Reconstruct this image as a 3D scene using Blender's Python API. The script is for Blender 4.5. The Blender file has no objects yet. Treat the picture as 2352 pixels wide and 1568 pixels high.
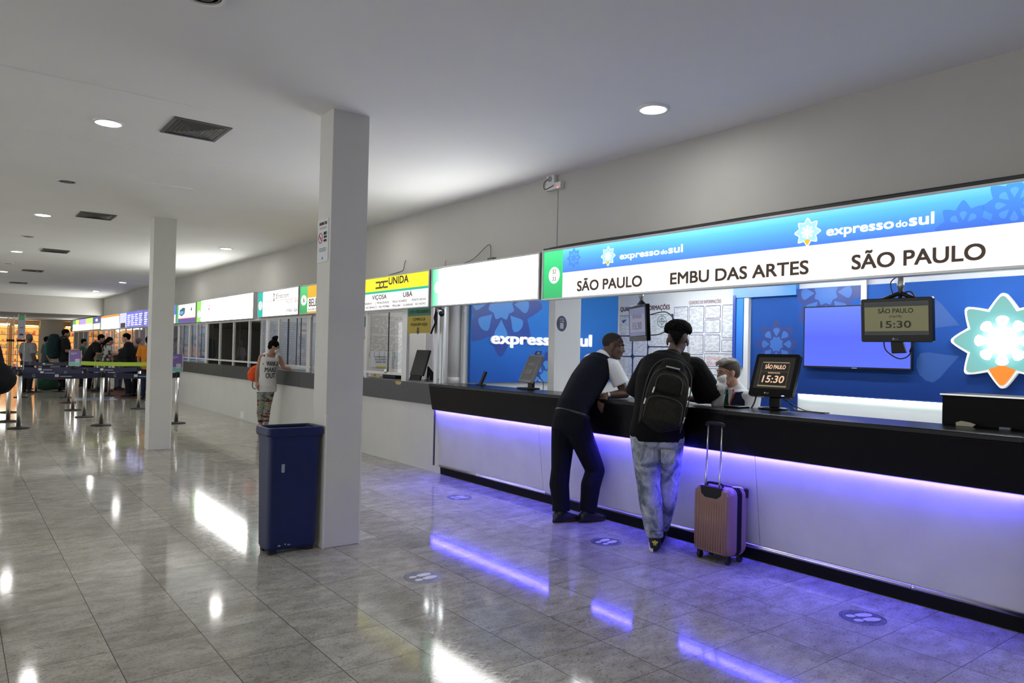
import bpy, bmesh, math, random
from math import sin, cos, pi, radians
from mathutils import Vector, Matrix, Euler, noise
V = Vector
random.seed(7)
scene = bpy.context.scene
COL = scene.collection

# ------------------------------------------------------------------ camera, world, exposure
CAM_H = 1.52
RIGHT = V((0.79322437, -0.60852452, 0.02220374))
UP = V((-0.02687307, 0.00144501, 0.99963781))
FWD = V((0.60833621, 0.79353375, 0.01520671))
FPX = 1677.3
cam_data = bpy.data.cameras.new('camera')
cam_data.sensor_width = 36.0
cam_data.lens = 36.0 * FPX / 2352.0
cam_data.clip_start = 0.05
cam_data.clip_end = 300
cam = bpy.data.objects.new('camera', cam_data)
COL.objects.link(cam)
cam.matrix_world = Matrix(((RIGHT.x, UP.x, -FWD.x, 0), (RIGHT.y, UP.y, -FWD.y, 0), (RIGHT.z, UP.z, -FWD.z, CAM_H), (0, 0, 0, 1)))
scene.camera = cam
world = bpy.data.worlds.new('world')
scene.world = world
world.use_nodes = True
world.node_tree.nodes['Background'].inputs[0].default_value = (0.95, 0.97, 1.0, 1)
world.node_tree.nodes['Background'].inputs[1].default_value = 2.0
scene.view_settings.view_transform = 'Standard'
scene.view_settings.look = 'None'
scene.view_settings.gamma = 1.0
scene.view_settings.exposure = 0.13
scene.view_settings.use_curve_mapping = False
scene.cycles.max_bounces = 8
scene.cycles.glossy_bounces = 3
scene.cycles.transmission_bounces = 2
scene.cycles.caustics_reflective = False
LAMP = 112.0         # strength of a ceiling downlight diffuser
TUBE = 42.0          # strength of the fluorescent tubes inside the booths

# ------------------------------------------------------------------ where a point of the photograph lies in the place
def _ray(px, py): return FWD * FPX + RIGHT * (px - 1176) - UP * (py - 784)
def onx(px, py, x): v = _ray(px, py); return v * (x / v.x) + V((0, 0, CAM_H))
def ony(px, py, y): v = _ray(px, py); return v * (y / v.y) + V((0, 0, CAM_H))
def onz(px, py, z=0.0): v = _ray(px, py); return v * ((z - CAM_H) / v.z) + V((0, 0, CAM_H))
def at(px, py, d): return _ray(px, py) * (d / FPX) + V((0, 0, CAM_H))

# ------------------------------------------------------------------ materials
def mat(name, col, rough=0.5, metal=0.0, emit=None, estr=0.0, spec=0.5, vary=0.0, vscale=8.0, bump=0.0, bscale=60.0, coat=0.0):
    m = bpy.data.materials.new(name); m.use_nodes = True
    nt = m.node_tree; b = nt.nodes['Principled BSDF']
    b.inputs['Base Color'].default_value = (*col, 1)
    b.inputs['Roughness'].default_value = rough
    b.inputs['Metallic'].default_value = metal
    b.inputs['Specular IOR Level'].default_value = spec
    b.inputs['Coat Weight'].default_value = coat
    if emit is not None:
        b.inputs['Emission Color'].default_value = (*emit, 1)
        b.inputs['Emission Strength'].default_value = estr
    if vary > 0 or bump > 0:
        tc = nt.nodes.new('ShaderNodeTexCoord')
    if vary > 0:
        n = nt.nodes.new('ShaderNodeTexNoise'); n.inputs['Scale'].default_value = vscale; n.inputs['Detail'].default_value = 5
        r = nt.nodes.new('ShaderNodeMapRange'); r.inputs[1].default_value = 0.3; r.inputs[2].default_value = 0.7
        r.inputs[3].default_value = 1 - vary; r.inputs[4].default_value = 1 + vary
        h = nt.nodes.new('ShaderNodeHueSaturation'); h.inputs['Color'].default_value = (*col, 1)
        nt.links.new(tc.outputs['Object'], n.inputs['Vector']); nt.links.new(n.outputs['Fac'], r.inputs[0])
        nt.links.new(r.outputs[0], h.inputs['Value']); nt.links.new(h.outputs[0], b.inputs['Base Color'])
    if bump > 0:
        n2 = nt.nodes.new('ShaderNodeTexNoise'); n2.inputs['Scale'].default_value = bscale; n2.inputs['Detail'].default_value = 4
        bp = nt.nodes.new('ShaderNodeBump'); bp.inputs['Strength'].default_value = bump; bp.inputs['Distance'].default_value = 0.01
        nt.links.new(tc.outputs['Object'], n2.inputs['Vector']); nt.links.new(n2.outputs['Fac'], bp.inputs['Height'])
        nt.links.new(bp.outputs[0], b.inputs['Normal'])
    return m

def glow(name, col, s):            # a lit face: print and light in one
    return mat(name, tuple(.25 * min(q, 1) for q in col), 0.4, emit=col, estr=s, spec=.3)

def ramp_mat(name, stops, axis, lo, hi, rough=.4, estr=0.0, space='Object', dark=False):
    """a print or glow that runs through several colours along one axis (x, y, z, or 'r' round the object's origin)"""
    m = mat(name, stops[0][1], rough); nt = m.node_tree; b = nt.nodes['Principled BSDF']
    tc = nt.nodes.new('ShaderNodeTexCoord'); r = nt.nodes.new('ShaderNodeMapRange')
    r.inputs[1].default_value = lo; r.inputs[2].default_value = hi
    if axis == 'r':
        ln = nt.nodes.new('ShaderNodeVectorMath'); ln.operation = 'LENGTH'
        nt.links.new(tc.outputs[space], ln.inputs[0]); nt.links.new(ln.outputs['Value'], r.inputs[0])
    else:
        s = nt.nodes.new('ShaderNodeSeparateXYZ'); nt.links.new(tc.outputs[space], s.inputs[0]); nt.links.new(s.outputs[axis], r.inputs[0])
    c = nt.nodes.new('ShaderNodeValToRGB'); cr = c.color_ramp
    while len(cr.elements) < len(stops): cr.elements.new(0.5)
    for e, (p, cc) in zip(cr.elements, stops): e.position = p; e.color = (*cc, 1)
    nt.links.new(r.outputs[0], c.inputs[0])
    if dark: b.inputs['Base Color'].default_value = (.01, .01, .01, 1); b.inputs['Specular IOR Level'].default_value = .2
    else: nt.links.new(c.outputs[0], b.inputs['Base Color'])
    if estr > 0:
        nt.links.new(c.outputs[0], b.inputs['Emission Color']); b.inputs['Emission Strength'].default_value = estr
    return m

def lines_mat(name, paper, ink, axis_scale=90.0, density=.5):
    """a sheet of printed text seen from too far to read: rows of broken ink"""
    m = mat(name, paper, .6); nt = m.node_tree; b = nt.nodes['Principled BSDF']
    tc = nt.nodes.new('ShaderNodeTexCoord'); s = nt.nodes.new('ShaderNodeSeparateXYZ')
    nt.links.new(tc.outputs['Object'], s.inputs[0])
    def mth(op, a, bb=None):
        n = nt.nodes.new('ShaderNodeMath'); n.operation = op
        for i, q in enumerate((a, bb)):
            if q is None: continue
            if isinstance(q, (int, float)): n.inputs[i].default_value = q
            else: nt.links.new(q, n.inputs[i])
        return n.outputs[0]
    row = mth('MULTIPLY', s.outputs['Z'], axis_scale)
    stripe = mth('LESS_THAN', mth('FRACT', row), .42)
    cmb = nt.nodes.new('ShaderNodeCombineXYZ')
    nt.links.new(mth('ADD', mth('MULTIPLY', s.outputs['Y'], 40.0), mth('MULTIPLY', s.outputs['X'], 40.0)), cmb.inputs[0])
    nt.links.new(mth('FLOOR', row), cmb.inputs[1])
    nz = nt.nodes.new('ShaderNodeTexNoise'); nz.inputs['Scale'].default_value = .37; nz.inputs['Detail'].default_value = 1
    nt.links.new(cmb.outputs[0], nz.inputs['Vector'])
    word = mth('GREATER_THAN', nz.outputs['Fac'], density)
    mix = nt.nodes.new('ShaderNodeMix'); mix.data_type = 'RGBA'
    mix.inputs['A'].default_value = (*paper, 1); mix.inputs['B'].default_value = (*ink, 1)
    nt.links.new(mth('MULTIPLY', stripe, word), mix.inputs['Factor']); nt.links.new(mix.outputs['Result'], b.inputs['Base Color'])
    return m

def glass_mat(name, tint=(1, 1, 1), ior=1.5):
    m = bpy.data.materials.new(name); m.use_nodes = True; nt = m.node_tree
    for n in list(nt.nodes): nt.nodes.remove(n)
    o = nt.nodes.new('ShaderNodeOutputMaterial'); mx = nt.nodes.new('ShaderNodeMixShader')
    t = nt.nodes.new('ShaderNodeBsdfTransparent'); t.inputs[0].default_value = (*tint, 1)
    g = nt.nodes.new('ShaderNodeBsdfGlossy'); g.inputs['Roughness'].default_value = 0.0
    lw = nt.nodes.new('ShaderNodeLayerWeight'); lw.inputs[0].default_value = .5
    pw = nt.nodes.new('ShaderNodeMath'); pw.operation = 'POWER'; pw.inputs[1].default_value = 5.0; nt.links.new(lw.outputs['Facing'], pw.inputs[0])
    f = nt.nodes.new('ShaderNodeMath'); f.operation = 'MULTIPLY_ADD'; f.inputs[1].default_value = .94; f.inputs[2].default_value = .05; nt.links.new(pw.outputs[0], f.inputs[0])
    nt.links.new(f.outputs[0], mx.inputs[0]); nt.links.new(t.outputs[0], mx.inputs[1]); nt.links.new(g.outputs[0], mx.inputs[2])
    nt.links.new(mx.outputs[0], o.inputs[0])
    return m

def floor_mat():
    m = mat('polished_granite', (.4, .39, .35), .12, spec=.20); nt = m.node_tree; b = nt.nodes['Principled BSDF']
    tc = nt.nodes.new('ShaderNodeTexCoord'); s = nt.nodes.new('ShaderNodeSeparateXYZ'); nt.links.new(tc.outputs['Object'], s.inputs[0])
    def mth(op, a, bb=None):
        n = nt.nodes.new('ShaderNodeMath'); n.operation = op
        for i, q in enumerate((a, bb)):
            if q is None: continue
            if isinstance(q, (int, float)): n.inputs[i].default_value = q
            else: nt.links.new(q, n.inputs[i])
        return n.outputs[0]
    T = .4230
    def joint(o, o0):
        f = mth('FRACT', mth('DIVIDE', mth('ADD', o, 20 * T - o0), T))
        d = mth('MINIMUM', f, mth('SUBTRACT', 1.0, f))
        return d, mth('FLOOR', mth('DIVIDE', mth('ADD', o, 20 * T - o0), T))
    dx, ix = joint(s.outputs['X'], -0.1813); dy, iy = joint(s.outputs['Y'], 2.7956)
    gx = mth('LESS_THAN', dx, .0050); gy = mth('LESS_THAN', dy, .0038)
    g = mth('MAXIMUM', gx, gy)
    cell = nt.nodes.new('ShaderNodeCombineXYZ'); nt.links.new(ix, cell.inputs[0]); nt.links.new(iy, cell.inputs[1])
    wn = nt.nodes.new('ShaderNodeTexWhiteNoise'); nt.links.new(cell.outputs[0], wn.inputs['Vector'])
    # each tile has its own piece of stone
    off = nt.nodes.new('ShaderNodeVectorMath'); off.operation = 'MULTIPLY_ADD'
    nt.links.new(wn.outputs['Color'], off.inputs[0]); off.inputs[1].default_value = (7, 7, 7); nt.links.new(tc.outputs['Object'], off.inputs[2])
    rot = nt.nodes.new('ShaderNodeMapping'); rot.inputs['Scale'].default_value = (1.0, 1.7, 1.0); rot.inputs['Rotation'].default_value = (0, 0, -.5)
    nt.links.new(off.outputs[0], rot.inputs['Vector'])
    def nz(scale, detail, rough=.6):
        n = nt.nodes.new('ShaderNodeTexNoise'); n.inputs['Scale'].default_value = scale; n.inputs['Detail'].default_value = detail; n.inputs['Roughness'].default_value = rough
        nt.links.new(rot.outputs[0], n.inputs['Vector']); return n.outputs['Fac']
    def ramp(src, stops):
        c = nt.nodes.new('ShaderNodeValToRGB'); cr = c.color_ramp
        while len(cr.elements) < len(stops): cr.elements.new(.5)
        for e, (p, cc) in zip(cr.elements, stops): e.position = p; e.color = (*cc, 1)
        nt.links.new(src, c.inputs[0]); return c.outputs[0]
    def mixc(mode, fac, a, bb):
        n = nt.nodes.new('ShaderNodeMix'); n.data_type = 'RGBA'; n.blend_type = mode
        if isinstance(fac, (int, float)): n.inputs['Factor'].default_value = fac
        else: nt.links.new(fac, n.inputs['Factor'])
        for k, q in (('A', a), ('B', bb)):
            if isinstance(q, tuple): n.inputs[k].default_value = (*q, 1)
            else: nt.links.new(q, n.inputs[k])
        return n.outputs['Result']
    base = ramp(nz(6, 6), [(.3, (.29, .27, .22)), (.5, (.40, .38, .32)), (.7, (.50, .48, .41))])
    specks = ramp(nz(60, 6, .8), [(.38, (.16, .14, .12)), (.47, (1, 1, 1))])
    c1 = mixc('MULTIPLY', .70, base, specks)
    dirt = ramp(nz(16, 5, .7), [(.30, (.45, .42, .36)), (.42, (1, 1, 1))])
    c2 = mixc('MULTIPLY', .7, c1, dirt)
    tint = nt.nodes.new('ShaderNodeMapRange'); tint.inputs[3].default_value = .88; tint.inputs[4].default_value = 1.1
    nt.links.new(wn.outputs['Value'], tint.inputs[0])
    hs = nt.nodes.new('ShaderNodeHueSaturation'); nt.links.new(c2, hs.inputs['Color']); nt.links.new(tint.outputs[0], hs.inputs['Value'])
    c3 = mixc('MIX', g, hs.outputs[0], (.075, .07, .065))
    nt.links.new(c3, b.inputs['Base Color'])
    rr = nt.nodes.new('ShaderNodeMapRange'); rr.inputs[1].default_value = .38; rr.inputs[2].default_value = .64; rr.inputs[3].default_value = .02; rr.inputs[4].default_value = .13
    nt.links.new(nz(34, 6, .75), rr.inputs[0]); nt.links.new(rr.outputs[0], b.inputs['Roughness'])
    bp = nt.nodes.new('ShaderNodeBump'); bp.inputs['Strength'].default_value = .05; bp.inputs['Distance'].default_value = .0015
    nt.links.new(nz(70, 4), bp.inputs['Height']); nt.links.new(bp.outputs[0], b.inputs['Normal'])
    return m

# ------------------------------------------------------------------ mesh building
class Frame:
    """a drawing plane: a along u, b along v, c out along n"""
    def __init__(s, o, u, v):
        s.o = V(o); s.u = V(u).normalized(); s.v = V(v).normalized(); s.n = s.u.cross(s.v).normalized()
    def p(s, a, b, c=0.0): return s.o + s.u * a + s.v * b + s.n * c
def FX(x, o=(0, 0)): return Frame((x, o[0], o[1]), (0, -1, 0), (0, 0, 1))      # faces the hall
def FY(y, o=(0, 0)): return Frame((o[0], y, o[1]), (1, 0, 0), (0, 0, 1))       # faces the camera end
def FZ(z): return Frame((0, 0, z), (1, 0, 0), (0, 1, 0))

_text_cache = {}
def text2d(body, bold=0.0):
    k = (body, bold)
    if k in _text_cache: return _text_cache[k]
    cu = bpy.data.curves.new('txt', 'FONT'); cu.body = body; cu.size = 1.0; cu.offset = bold; cu.resolution_u = 5; cu.fill_mode = 'BOTH'
    ob = bpy.data.objects.new('txt', cu); COL.objects.link(ob)
    dg = bpy.context.evaluated_depsgraph_get(); me = ob.evaluated_get(dg).to_mesh()
    vs = [(v.co.x, v.co.y) for v in me.vertices]; fs = [tuple(p.vertices) for p in me.polygons]
    ob.evaluated_get(dg).to_mesh_clear()
    bpy.data.objects.remove(ob); bpy.data.curves.remove(cu)
    _text_cache[k] = (vs, fs); return vs, fs
def cap_h():
    vs, _ = text2d('H'); return max(v[1] for v in vs)

class MB:
    def __init__(s): s.v = []; s.f = []; s.sm = []; s.marks = []
    def add(s, vs, fs, smooth=False):
        n = len(s.v); s.v += [V(p) for p in vs]
        s.f += [tuple(i + n for i in f) for f in fs]; s.sm += [smooth] * len(fs); return s
    def box(s, lo, hi, M=None):
        x0, y0, z0 = lo; x1, y1, z1 = hi
        vs = [V(p) for p in ((x0, y0, z0), (x1, y0, z0), (x1, y1, z0), (x0, y1, z0), (x0, y0, z1), (x1, y0, z1), (x1, y1, z1), (x0, y1, z1))]
        if M: vs = [M @ p for p in vs]
        return s.add(vs, [(0, 3, 2, 1), (4, 5, 6, 7), (0, 1, 5, 4), (1, 2, 6, 5), (2, 3, 7, 6), (3, 0, 4, 7)])
    def fbox(s, F, a0, a1, b0, b1, c0, c1):
        return s.prism(F, [(a0, b0), (a1, b0), (a1, b1), (a0, b1)], c0, c1)
    def prism(s, F, pts, c0, c1):
        n = len(pts)
        ar = sum(pts[i][0] * pts[(i + 1) % n][1] - pts[(i + 1) % n][0] * pts[i][1] for i in range(n))
        if ar < 0: pts = pts[::-1]
        vs = [F.p(a, b, c0) for a, b in pts] + [F.p(a, b, c1) for a, b in pts]
        fs = [tuple(range(n, 2 * n)), tuple(range(n - 1, -1, -1))] + [(i, (i + 1) % n, n + (i + 1) % n, n + i) for i in range(n)]
        return s.add(vs, fs)
    def text(s, F, body, a, b, h, c=0.001, d=0.002, w=None, align='L', bold=0.0, shear=0.0, xs=1.0):
        vs, fs = text2d(body, 0)
        if not vs: return s
        s.marks.append((len(s.v), len(s.f)))
        k = h / cap_h(); x0 = min(v[0] for v in vs); x1 = max(v[0] for v in vs)
        kx = k * xs if w is None else w / (x1 - x0)
        W = (x1 - x0) * kx; sh = {'L': 0, 'C': -W / 2, 'R': -W}[align]
        P = [((v[0] - x0) * kx + sh + a + shear * v[1] * k, v[1] * k + b) for v in vs]
        D = bold * .5
        n = len(P); edges = {}
        for f in fs:
            for i in range(len(f)):
                e = (f[i], f[(i + 1) % len(f)]); edges[e] = 1
        out = [f for f in fs] + [tuple(i + n for i in f[::-1]) for f in fs]
        out += [(e[1], e[0], e[0] + n, e[1] + n) for e in edges if (e[1], e[0]) not in edges]
        for ox, oy in (((-D, -D), (D, -D), (-D, D), (D, D)) if D > 0 else ((0, 0),)):      # heavier letters are wider strokes
            s.add([F.p(q[0] + ox, q[1] + oy, c + d) for q in P] + [F.p(q[0] + ox, q[1] + oy, c) for q in P], out)
        return s
    def tube(s, pts, r, n=8, caps=True):
        pts = [V(p) for p in pts]; rs = r if isinstance(r, (list, tuple)) else [r] * len(pts)
        vs = []; fs = []; prev = None
        for i, p in enumerate(pts):
            t = (pts[min(i + 1, len(pts) - 1)] - pts[max(i - 1, 0)]).normalized()
            if prev is None:
                q = V((0, 0, 1)) if abs(t.z) < .9 else V((1, 0, 0)); u = t.cross(q).normalized()
            else:
                u = (prev - t * prev.dot(t)).normalized()
            prev = u; w = t.cross(u)
            vs += [p + (u * cos(2 * pi * k / n) + w * sin(2 * pi * k / n)) * rs[i] for k in range(n)]
        for i in range(len(pts) - 1):
            for k in range(n):
                a = i * n + k; b = i * n + (k + 1) % n; fs.append((a, b, b + n, a + n))
        if caps: fs += [tuple(range(n - 1, -1, -1)), tuple(range((len(pts) - 1) * n, len(pts) * n))]
        return s.add(vs, fs, True)
    def lathe(s, c, prof, n=24, axis=None):
        c = V(c); vs = []; fs = []
        M = Matrix.Identity(3) if axis is None else V((0, 0, 1)).rotation_difference(V(axis)).to_matrix()
        for r, z in prof: vs += [c + M @ V((r * cos(2 * pi * k / n), r * sin(2 * pi * k / n), z)) for k in range(n)]
        m = len(prof)
        for i in range(m - 1):
            for k in range(n):
                a = i * n + k; b = i * n + (k + 1) % n; fs.append((a, b, b + n, a + n))
        fs += [tuple(range(n - 1, -1, -1)), tuple(range((m - 1) * n, m * n))]
        return s.add(vs, fs, True)
    def ell(s, c, r, R=None, nu=16, nv=10):
        c = V(c); R = R or Matrix.Identity(3); vs = [c + R @ V((0, 0, -r[2]))]; fs = []
        for j in range(1, nv):
            ph = -pi / 2 + pi * j / nv
            vs += [c + R @ V((r[0] * cos(ph) * cos(2 * pi * k / nu), r[1] * cos(ph) * sin(2 * pi * k / nu), r[2] * sin(ph))) for k in range(nu)]
        vs.append(c + R @ V((0, 0, r[2]))); e = len(vs) - 1
        for k in range(nu):
            fs.append((0, 1 + (k + 1) % nu, 1 + k)); b = 1 + (nv - 2) * nu; fs.append((e, b + k, b + (k + 1) % nu))
        for j in range(nv - 2):
            for k in range(nu):
                a = 1 + j * nu + k; b = 1 + j * nu + (k + 1) % nu; fs.append((a, b, b + nu, a + nu))
        return s.add(vs, fs, True)
    def loft(s, rings, n=20):
        """rings: (centre, left, forward, half width, half depth)"""
        vs = []; fs = []
        for c, L, Fw, rx, ry in rings:
            vs += [V(c) + L * (rx * cos(2 * pi * k / n)) + Fw * (ry * sin(2 * pi * k / n)) for k in range(n)]
        m = len(rings)
        for i in range(m - 1):
            for k in range(n):
                a = i * n + k; b = i * n + (k + 1) % n; fs.append((a, b, b + n, a + n))
        fs += [tuple(range(n - 1, -1, -1)), tuple(range((m - 1) * n, m * n))]
        return s.add(vs, fs, True)
    def limb(s, pts, rs, n=12):
        """a limb that tapers from joint to joint"""
        pts = [V(p) for p in pts]
        for i in range(len(pts)): s.ell(pts[i], (rs[i],) * 3, None, 12, 8)
        for i in range(len(pts) - 1):
            if (pts[i + 1] - pts[i]).length > 1e-4: s.tube([pts[i], pts[i + 1]], [rs[i], rs[i + 1]], n)
        return s
    def build_words(s, name, m, parent):
        """every word drawn with text() becomes a mesh of its own; whatever came before the first is one more"""
        mk = ([(0, 0)] if not s.marks or s.marks[0][1] > 0 else []) + s.marks + [(len(s.v), len(s.f))]
        for (v0, f0), (v1, f1) in zip(mk[:-1], mk[1:]):
            if f1 == f0: continue
            b = MB(); b.v = s.v[v0:v1]; b.f = [tuple(i - v0 for i in f) for f in s.f[f0:f1]]; b.sm = s.sm[f0:f1]; b.build(name, m, parent)
    def build(s, name, m, parent=None, bevel=0.0, seg=2, origin=None, fix=False):
        me = bpy.data.meshes.new(name)
        o = V(origin) if origin is not None else V((0, 0, 0))
        me.from_pydata([p - o for p in s.v], [], s.f); me.polygons.foreach_set('use_smooth', s.sm); me.update()
        if fix:
            bm = bmesh.new(); bm.from_mesh(me); bmesh.ops.recalc_face_normals(bm, faces=bm.faces); bm.to_mesh(me); bm.free()
        me.materials.append(m)
        ob = bpy.data.objects.new(name, me); COL.objects.link(ob); ob.location = o
        if bevel > 0:
            bv = ob.modifiers.new('bevel', 'BEVEL'); bv.width = bevel; bv.segments = seg; bv.limit_method = 'ANGLE'; bv.angle_limit = radians(40); bv.harden_normals = False
        if parent is not None: put(ob, parent)
        return ob
    def remesh(s, name, m, voxel, parent=None, smooth=4, fac=.5, post=None):
        """merge everything into one continuous skin"""
        me = bpy.data.meshes.new(name); me.from_pydata(s.v, [], s.f)
        bm = bmesh.new(); bm.from_mesh(me); bmesh.ops.recalc_face_normals(bm, faces=bm.faces); bm.to_mesh(me); bm.free()
        ob = bpy.data.objects.new(name, me); COL.objects.link(ob)
        r = ob.modifiers.new('r', 'REMESH'); r.mode = 'VOXEL'; r.voxel_size = voxel; r.adaptivity = 0
        sm = ob.modifiers.new('s', 'SMOOTH'); sm.factor = fac; sm.iterations = smooth
        dg = bpy.context.evaluated_depsgraph_get(); new = bpy.data.meshes.new_from_object(ob.evaluated_get(dg))
        ob.modifiers.clear(); ob.data = new; bpy.data.meshes.remove(me); new.name = name
        if post: post(new)
        new.materials.clear(); new.materials.append(m)
        new.polygons.foreach_set('use_smooth', [True] * len(new.polygons)); new.update()
        if parent is not None: put(ob, parent)
        return ob

def put(ob, parent):
    ob.parent = parent
    ob.matrix_parent_inverse = wm(parent).inverted()
def wm(o):
    if o.parent is None: return o.matrix_basis.copy()
    return wm(o.parent) @ o.matrix_parent_inverse @ o.matrix_basis

def tag(o, label, cat, group=None, kind=None):
    o['label'] = label; o['category'] = cat
    if group: o['group'] = group
    if kind: o['kind'] = kind
    return o
def thing(name, label, cat, loc=(0, 0, 0), group=None):
    o = bpy.data.objects.new(name, None); COL.objects.link(o); o.location = loc; o.empty_display_size = .05
    return tag(o, label, cat, group)
def struct(o, label=None):
    o['kind'] = 'structure'
    if label: o['label'] = label
    return o
def dup(root, loc, label, rotz=None, group=None):
    r = root.copy(); COL.objects.link(r); r.location = loc
    if rotz is not None: r.rotation_euler = (0, 0, rotz)
    r['label'] = label
    if group: r['group'] = group
    for ch in list(root.children):
        c = ch.copy(); COL.objects.link(c); c.parent = r; c.matrix_parent_inverse = ch.matrix_parent_inverse.copy()
        for g in list(ch.children):
            d = g.copy(); COL.objects.link(d); d.parent = c; d.matrix_parent_inverse = g.matrix_parent_inverse.copy()
    return r
def drape(name, m, on, pts, F, parent, lift=.003, cuts=4):
    """a flat cut-out laid on a surface, following its shape; the frame's n points away from the surface"""
    from mathutils.bvhtree import BVHTree
    me = on.data; bv = BVHTree.FromPolygons([v.co for v in me.vertices], [tuple(p.vertices) for p in me.polygons])
    bm = bmesh.new(); vs = [bm.verts.new(F.p(a, b, .3)) for a, b in pts]; bm.faces.new(vs)
    bmesh.ops.triangulate(bm, faces=bm.faces)
    for _ in range(cuts): bmesh.ops.subdivide_edges(bm, edges=bm.edges, cuts=1, use_grid_fill=True)
    for v in bm.verts:
        h = bv.ray_cast(v.co, -F.n, 1.0)
        v.co = (h[0] + F.n * lift) if h[0] else v.co - F.n * .3
    bmesh.ops.recalc_face_normals(bm, faces=bm.faces)
    r = bmesh.ops.extrude_face_region(bm, geom=list(bm.faces))
    for g in r['geom']:
        if isinstance(g, bmesh.types.BMVert): g.co -= F.n * (lift + .004)
    bmesh.ops.recalc_face_normals(bm, faces=bm.faces)
    nm = bpy.data.meshes.new(name); bm.to_mesh(nm); bm.free(); nm.materials.append(m); nm.polygons.foreach_set('use_smooth', [True] * len(nm.polygons))
    ob = bpy.data.objects.new(name, nm); COL.objects.link(ob); put(ob, parent); return ob
def rrect(a0, a1, b0, b1, r, n=4):
    out = []
    for cx, cy, t0 in ((a1 - r, b1 - r, 0), (a0 + r, b1 - r, 90), (a0 + r, b0 + r, 180), (a1 - r, b0 + r, 270)):
        out += [(cx + r * cos(radians(t0 + 90 * k / n)), cy + r * sin(radians(t0 + 90 * k / n))) for k in range(n + 1)]
    return out
def disc(a, b, ra, rb=None, n=32):
    rb = rb or ra
    return [(a + ra * cos(2 * pi * k / n), b + rb * sin(2 * pi * k / n)) for k in range(n)]
def curve_pts(pts, n=8):
    """smooth line through points"""
    P = [V(p) for p in pts]; out = []
    for i in range(len(P) - 1):
        p0 = P[max(i - 1, 0)]; p1 = P[i]; p2 = P[i + 1]; p3 = P[min(i + 2, len(P) - 1)]
        for k in range(n):
            t = k / n
            out.append(.5 * ((2 * p1) + (p2 - p0) * t + (2 * p0 - 5 * p1 + 4 * p2 - p3) * t * t + (3 * p1 - p0 - 3 * p2 + p3) * t ** 3))
    out.append(P[-1]); return out
def star(a, b, R, inner=.70, rot=90.0, only=None, n=8):
    """the eight-petalled flower outline"""
    out = []
    ks = range(n) if only is None else only
    st = 360 / n
    for k in ks:
        t = rot + st * k
        e = 1 - inner; prof = [(-st / 2, inner), (-st * .365, inner + e * .22), (-st * .25, inner + e * .47), (-st * .15, inner + e * .72), (-st * .07, inner + e * .93), (-st * .03, inner + e * .99), (0, 1.0), (st * .03, inner + e * .99), (st * .07, inner + e * .93), (st * .15, inner + e * .72), (st * .25, inner + e * .47), (st * .365, inner + e * .22)]
        if only is not None: prof.append((st / 2, inner))
        out += [(a + R * r * cos(radians(t + d)), b + R * r * sin(radians(t + d))) for d, r in prof]
    return out
def drop(a, b, ang, r0, r1, w):
    """a petal-shaped spot, pointed towards the flower's middle"""
    d = (cos(radians(ang)), sin(radians(ang))); q = (-d[1], d[0]); L = r1 - r0; out = []
    for t, s in ((0, 0), (.3, .42), (.6, .88), (.78, 1), (.92, .72), (1, .25), (1, -.25), (.92, -.72), (.78, -1), (.6, -.88), (.3, -.42)):
        out.append((a + d[0] * (r0 + L * t) + q[0] * w * s, b + d[1] * (r0 + L * t) + q[1] * w * s))
    return out
# ================================================================== the hall
M_ceil = mat('ceiling_paint', (.90, .90, .88), .8, vary=.03, vscale=.7)
M_wall = mat('wall_paint', (.50, .49, .45), .7, vary=.03, vscale=1.2)
M_col = mat('column_paint', (.63, .62, .58), .6, vary=.02, vscale=3)
M_white = mat('white_paint', (.74, .74, .74), .55)
M_whitew = mat('counter_white_wall', (.62, .62, .59), .45, vary=.03, vscale=3)
M_floor = floor_mat()
M_alu = mat('aluminium', (.62, .63, .63), .35, .8)
M_aluw = mat('white_aluminium', (.7, .7, .7), .4, .2)
M_steel = mat('brushed_steel', (.72, .71, .7), .28, 1.0)
M_black = mat('black_plastic', (.005, .005, .006), .4, spec=.3)
M_blackg = mat('black_gloss', (.004, .004, .005), .22, spec=.25)
M_dark = mat('dark_metal', (.05, .05, .05), .5, .3)
M_rubber = mat('black_rubber', (.012, .012, .012), .7)
M_cable = mat('cable', (.012, .012, .012), .5)
CEIL = 3.36
WX = 4.915            # the long wall above the ticket counters
FAR = 34.0            # where the ceiling drops
YB = -6.0
XL = -8.0
END = 47.0

def struct_box(name, lo, hi, m, bevel=0):
    return struct(MB().box(lo, hi).build(name, m, bevel=bevel))

struct(MB().box((XL, YB, -.2), (9.0, 50.0, 0)).build('floor', M_floor))

# the plastered ceiling sags a little between its seams
def make_ceiling():
    nx, ny = 66, 120
    vs = []; fs = []
    x0, x1, y0, y1 = XL, WX + .1, YB, FAR + .1
    for j in range(ny + 1):
        for i in range(nx + 1):
            x = x0 + (x1 - x0) * i / nx; y = y0 + (y1 - y0) * j / ny
            z = CEIL + .012 * (noise.noise(V((x * .55, y * .4, 1))) ) * min(1, (WX - x) / .6 if x < WX else 0)
            vs.append((x, y, z))
    for j in range(ny):
        for i in range(nx):
            a = j * (nx + 1) + i; fs.append((a, a + nx + 1, a + nx + 2, a + 1))
    n = len(vs)
    vs += [(x0, y0, CEIL + .25), (x1, y0, CEIL + .25), (x1, y1, CEIL + .25), (x0, y1, CEIL + .25)]
    fs.append((n, n + 1, n + 2, n + 3))
    b = MB().add(vs, fs, True)
    return struct(b.build('ceiling', M_ceil))
make_ceiling()
# raised seams of the plasterboard sheets
for k, y in enumerate((5.95, 7.55, 9.1)):
    struct(MB().box((XL, y - .004, CEIL - .0045), (2.2, y + .004, CEIL + .03)).build('trim_%d' % (k + 1), M_ceil))

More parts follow.
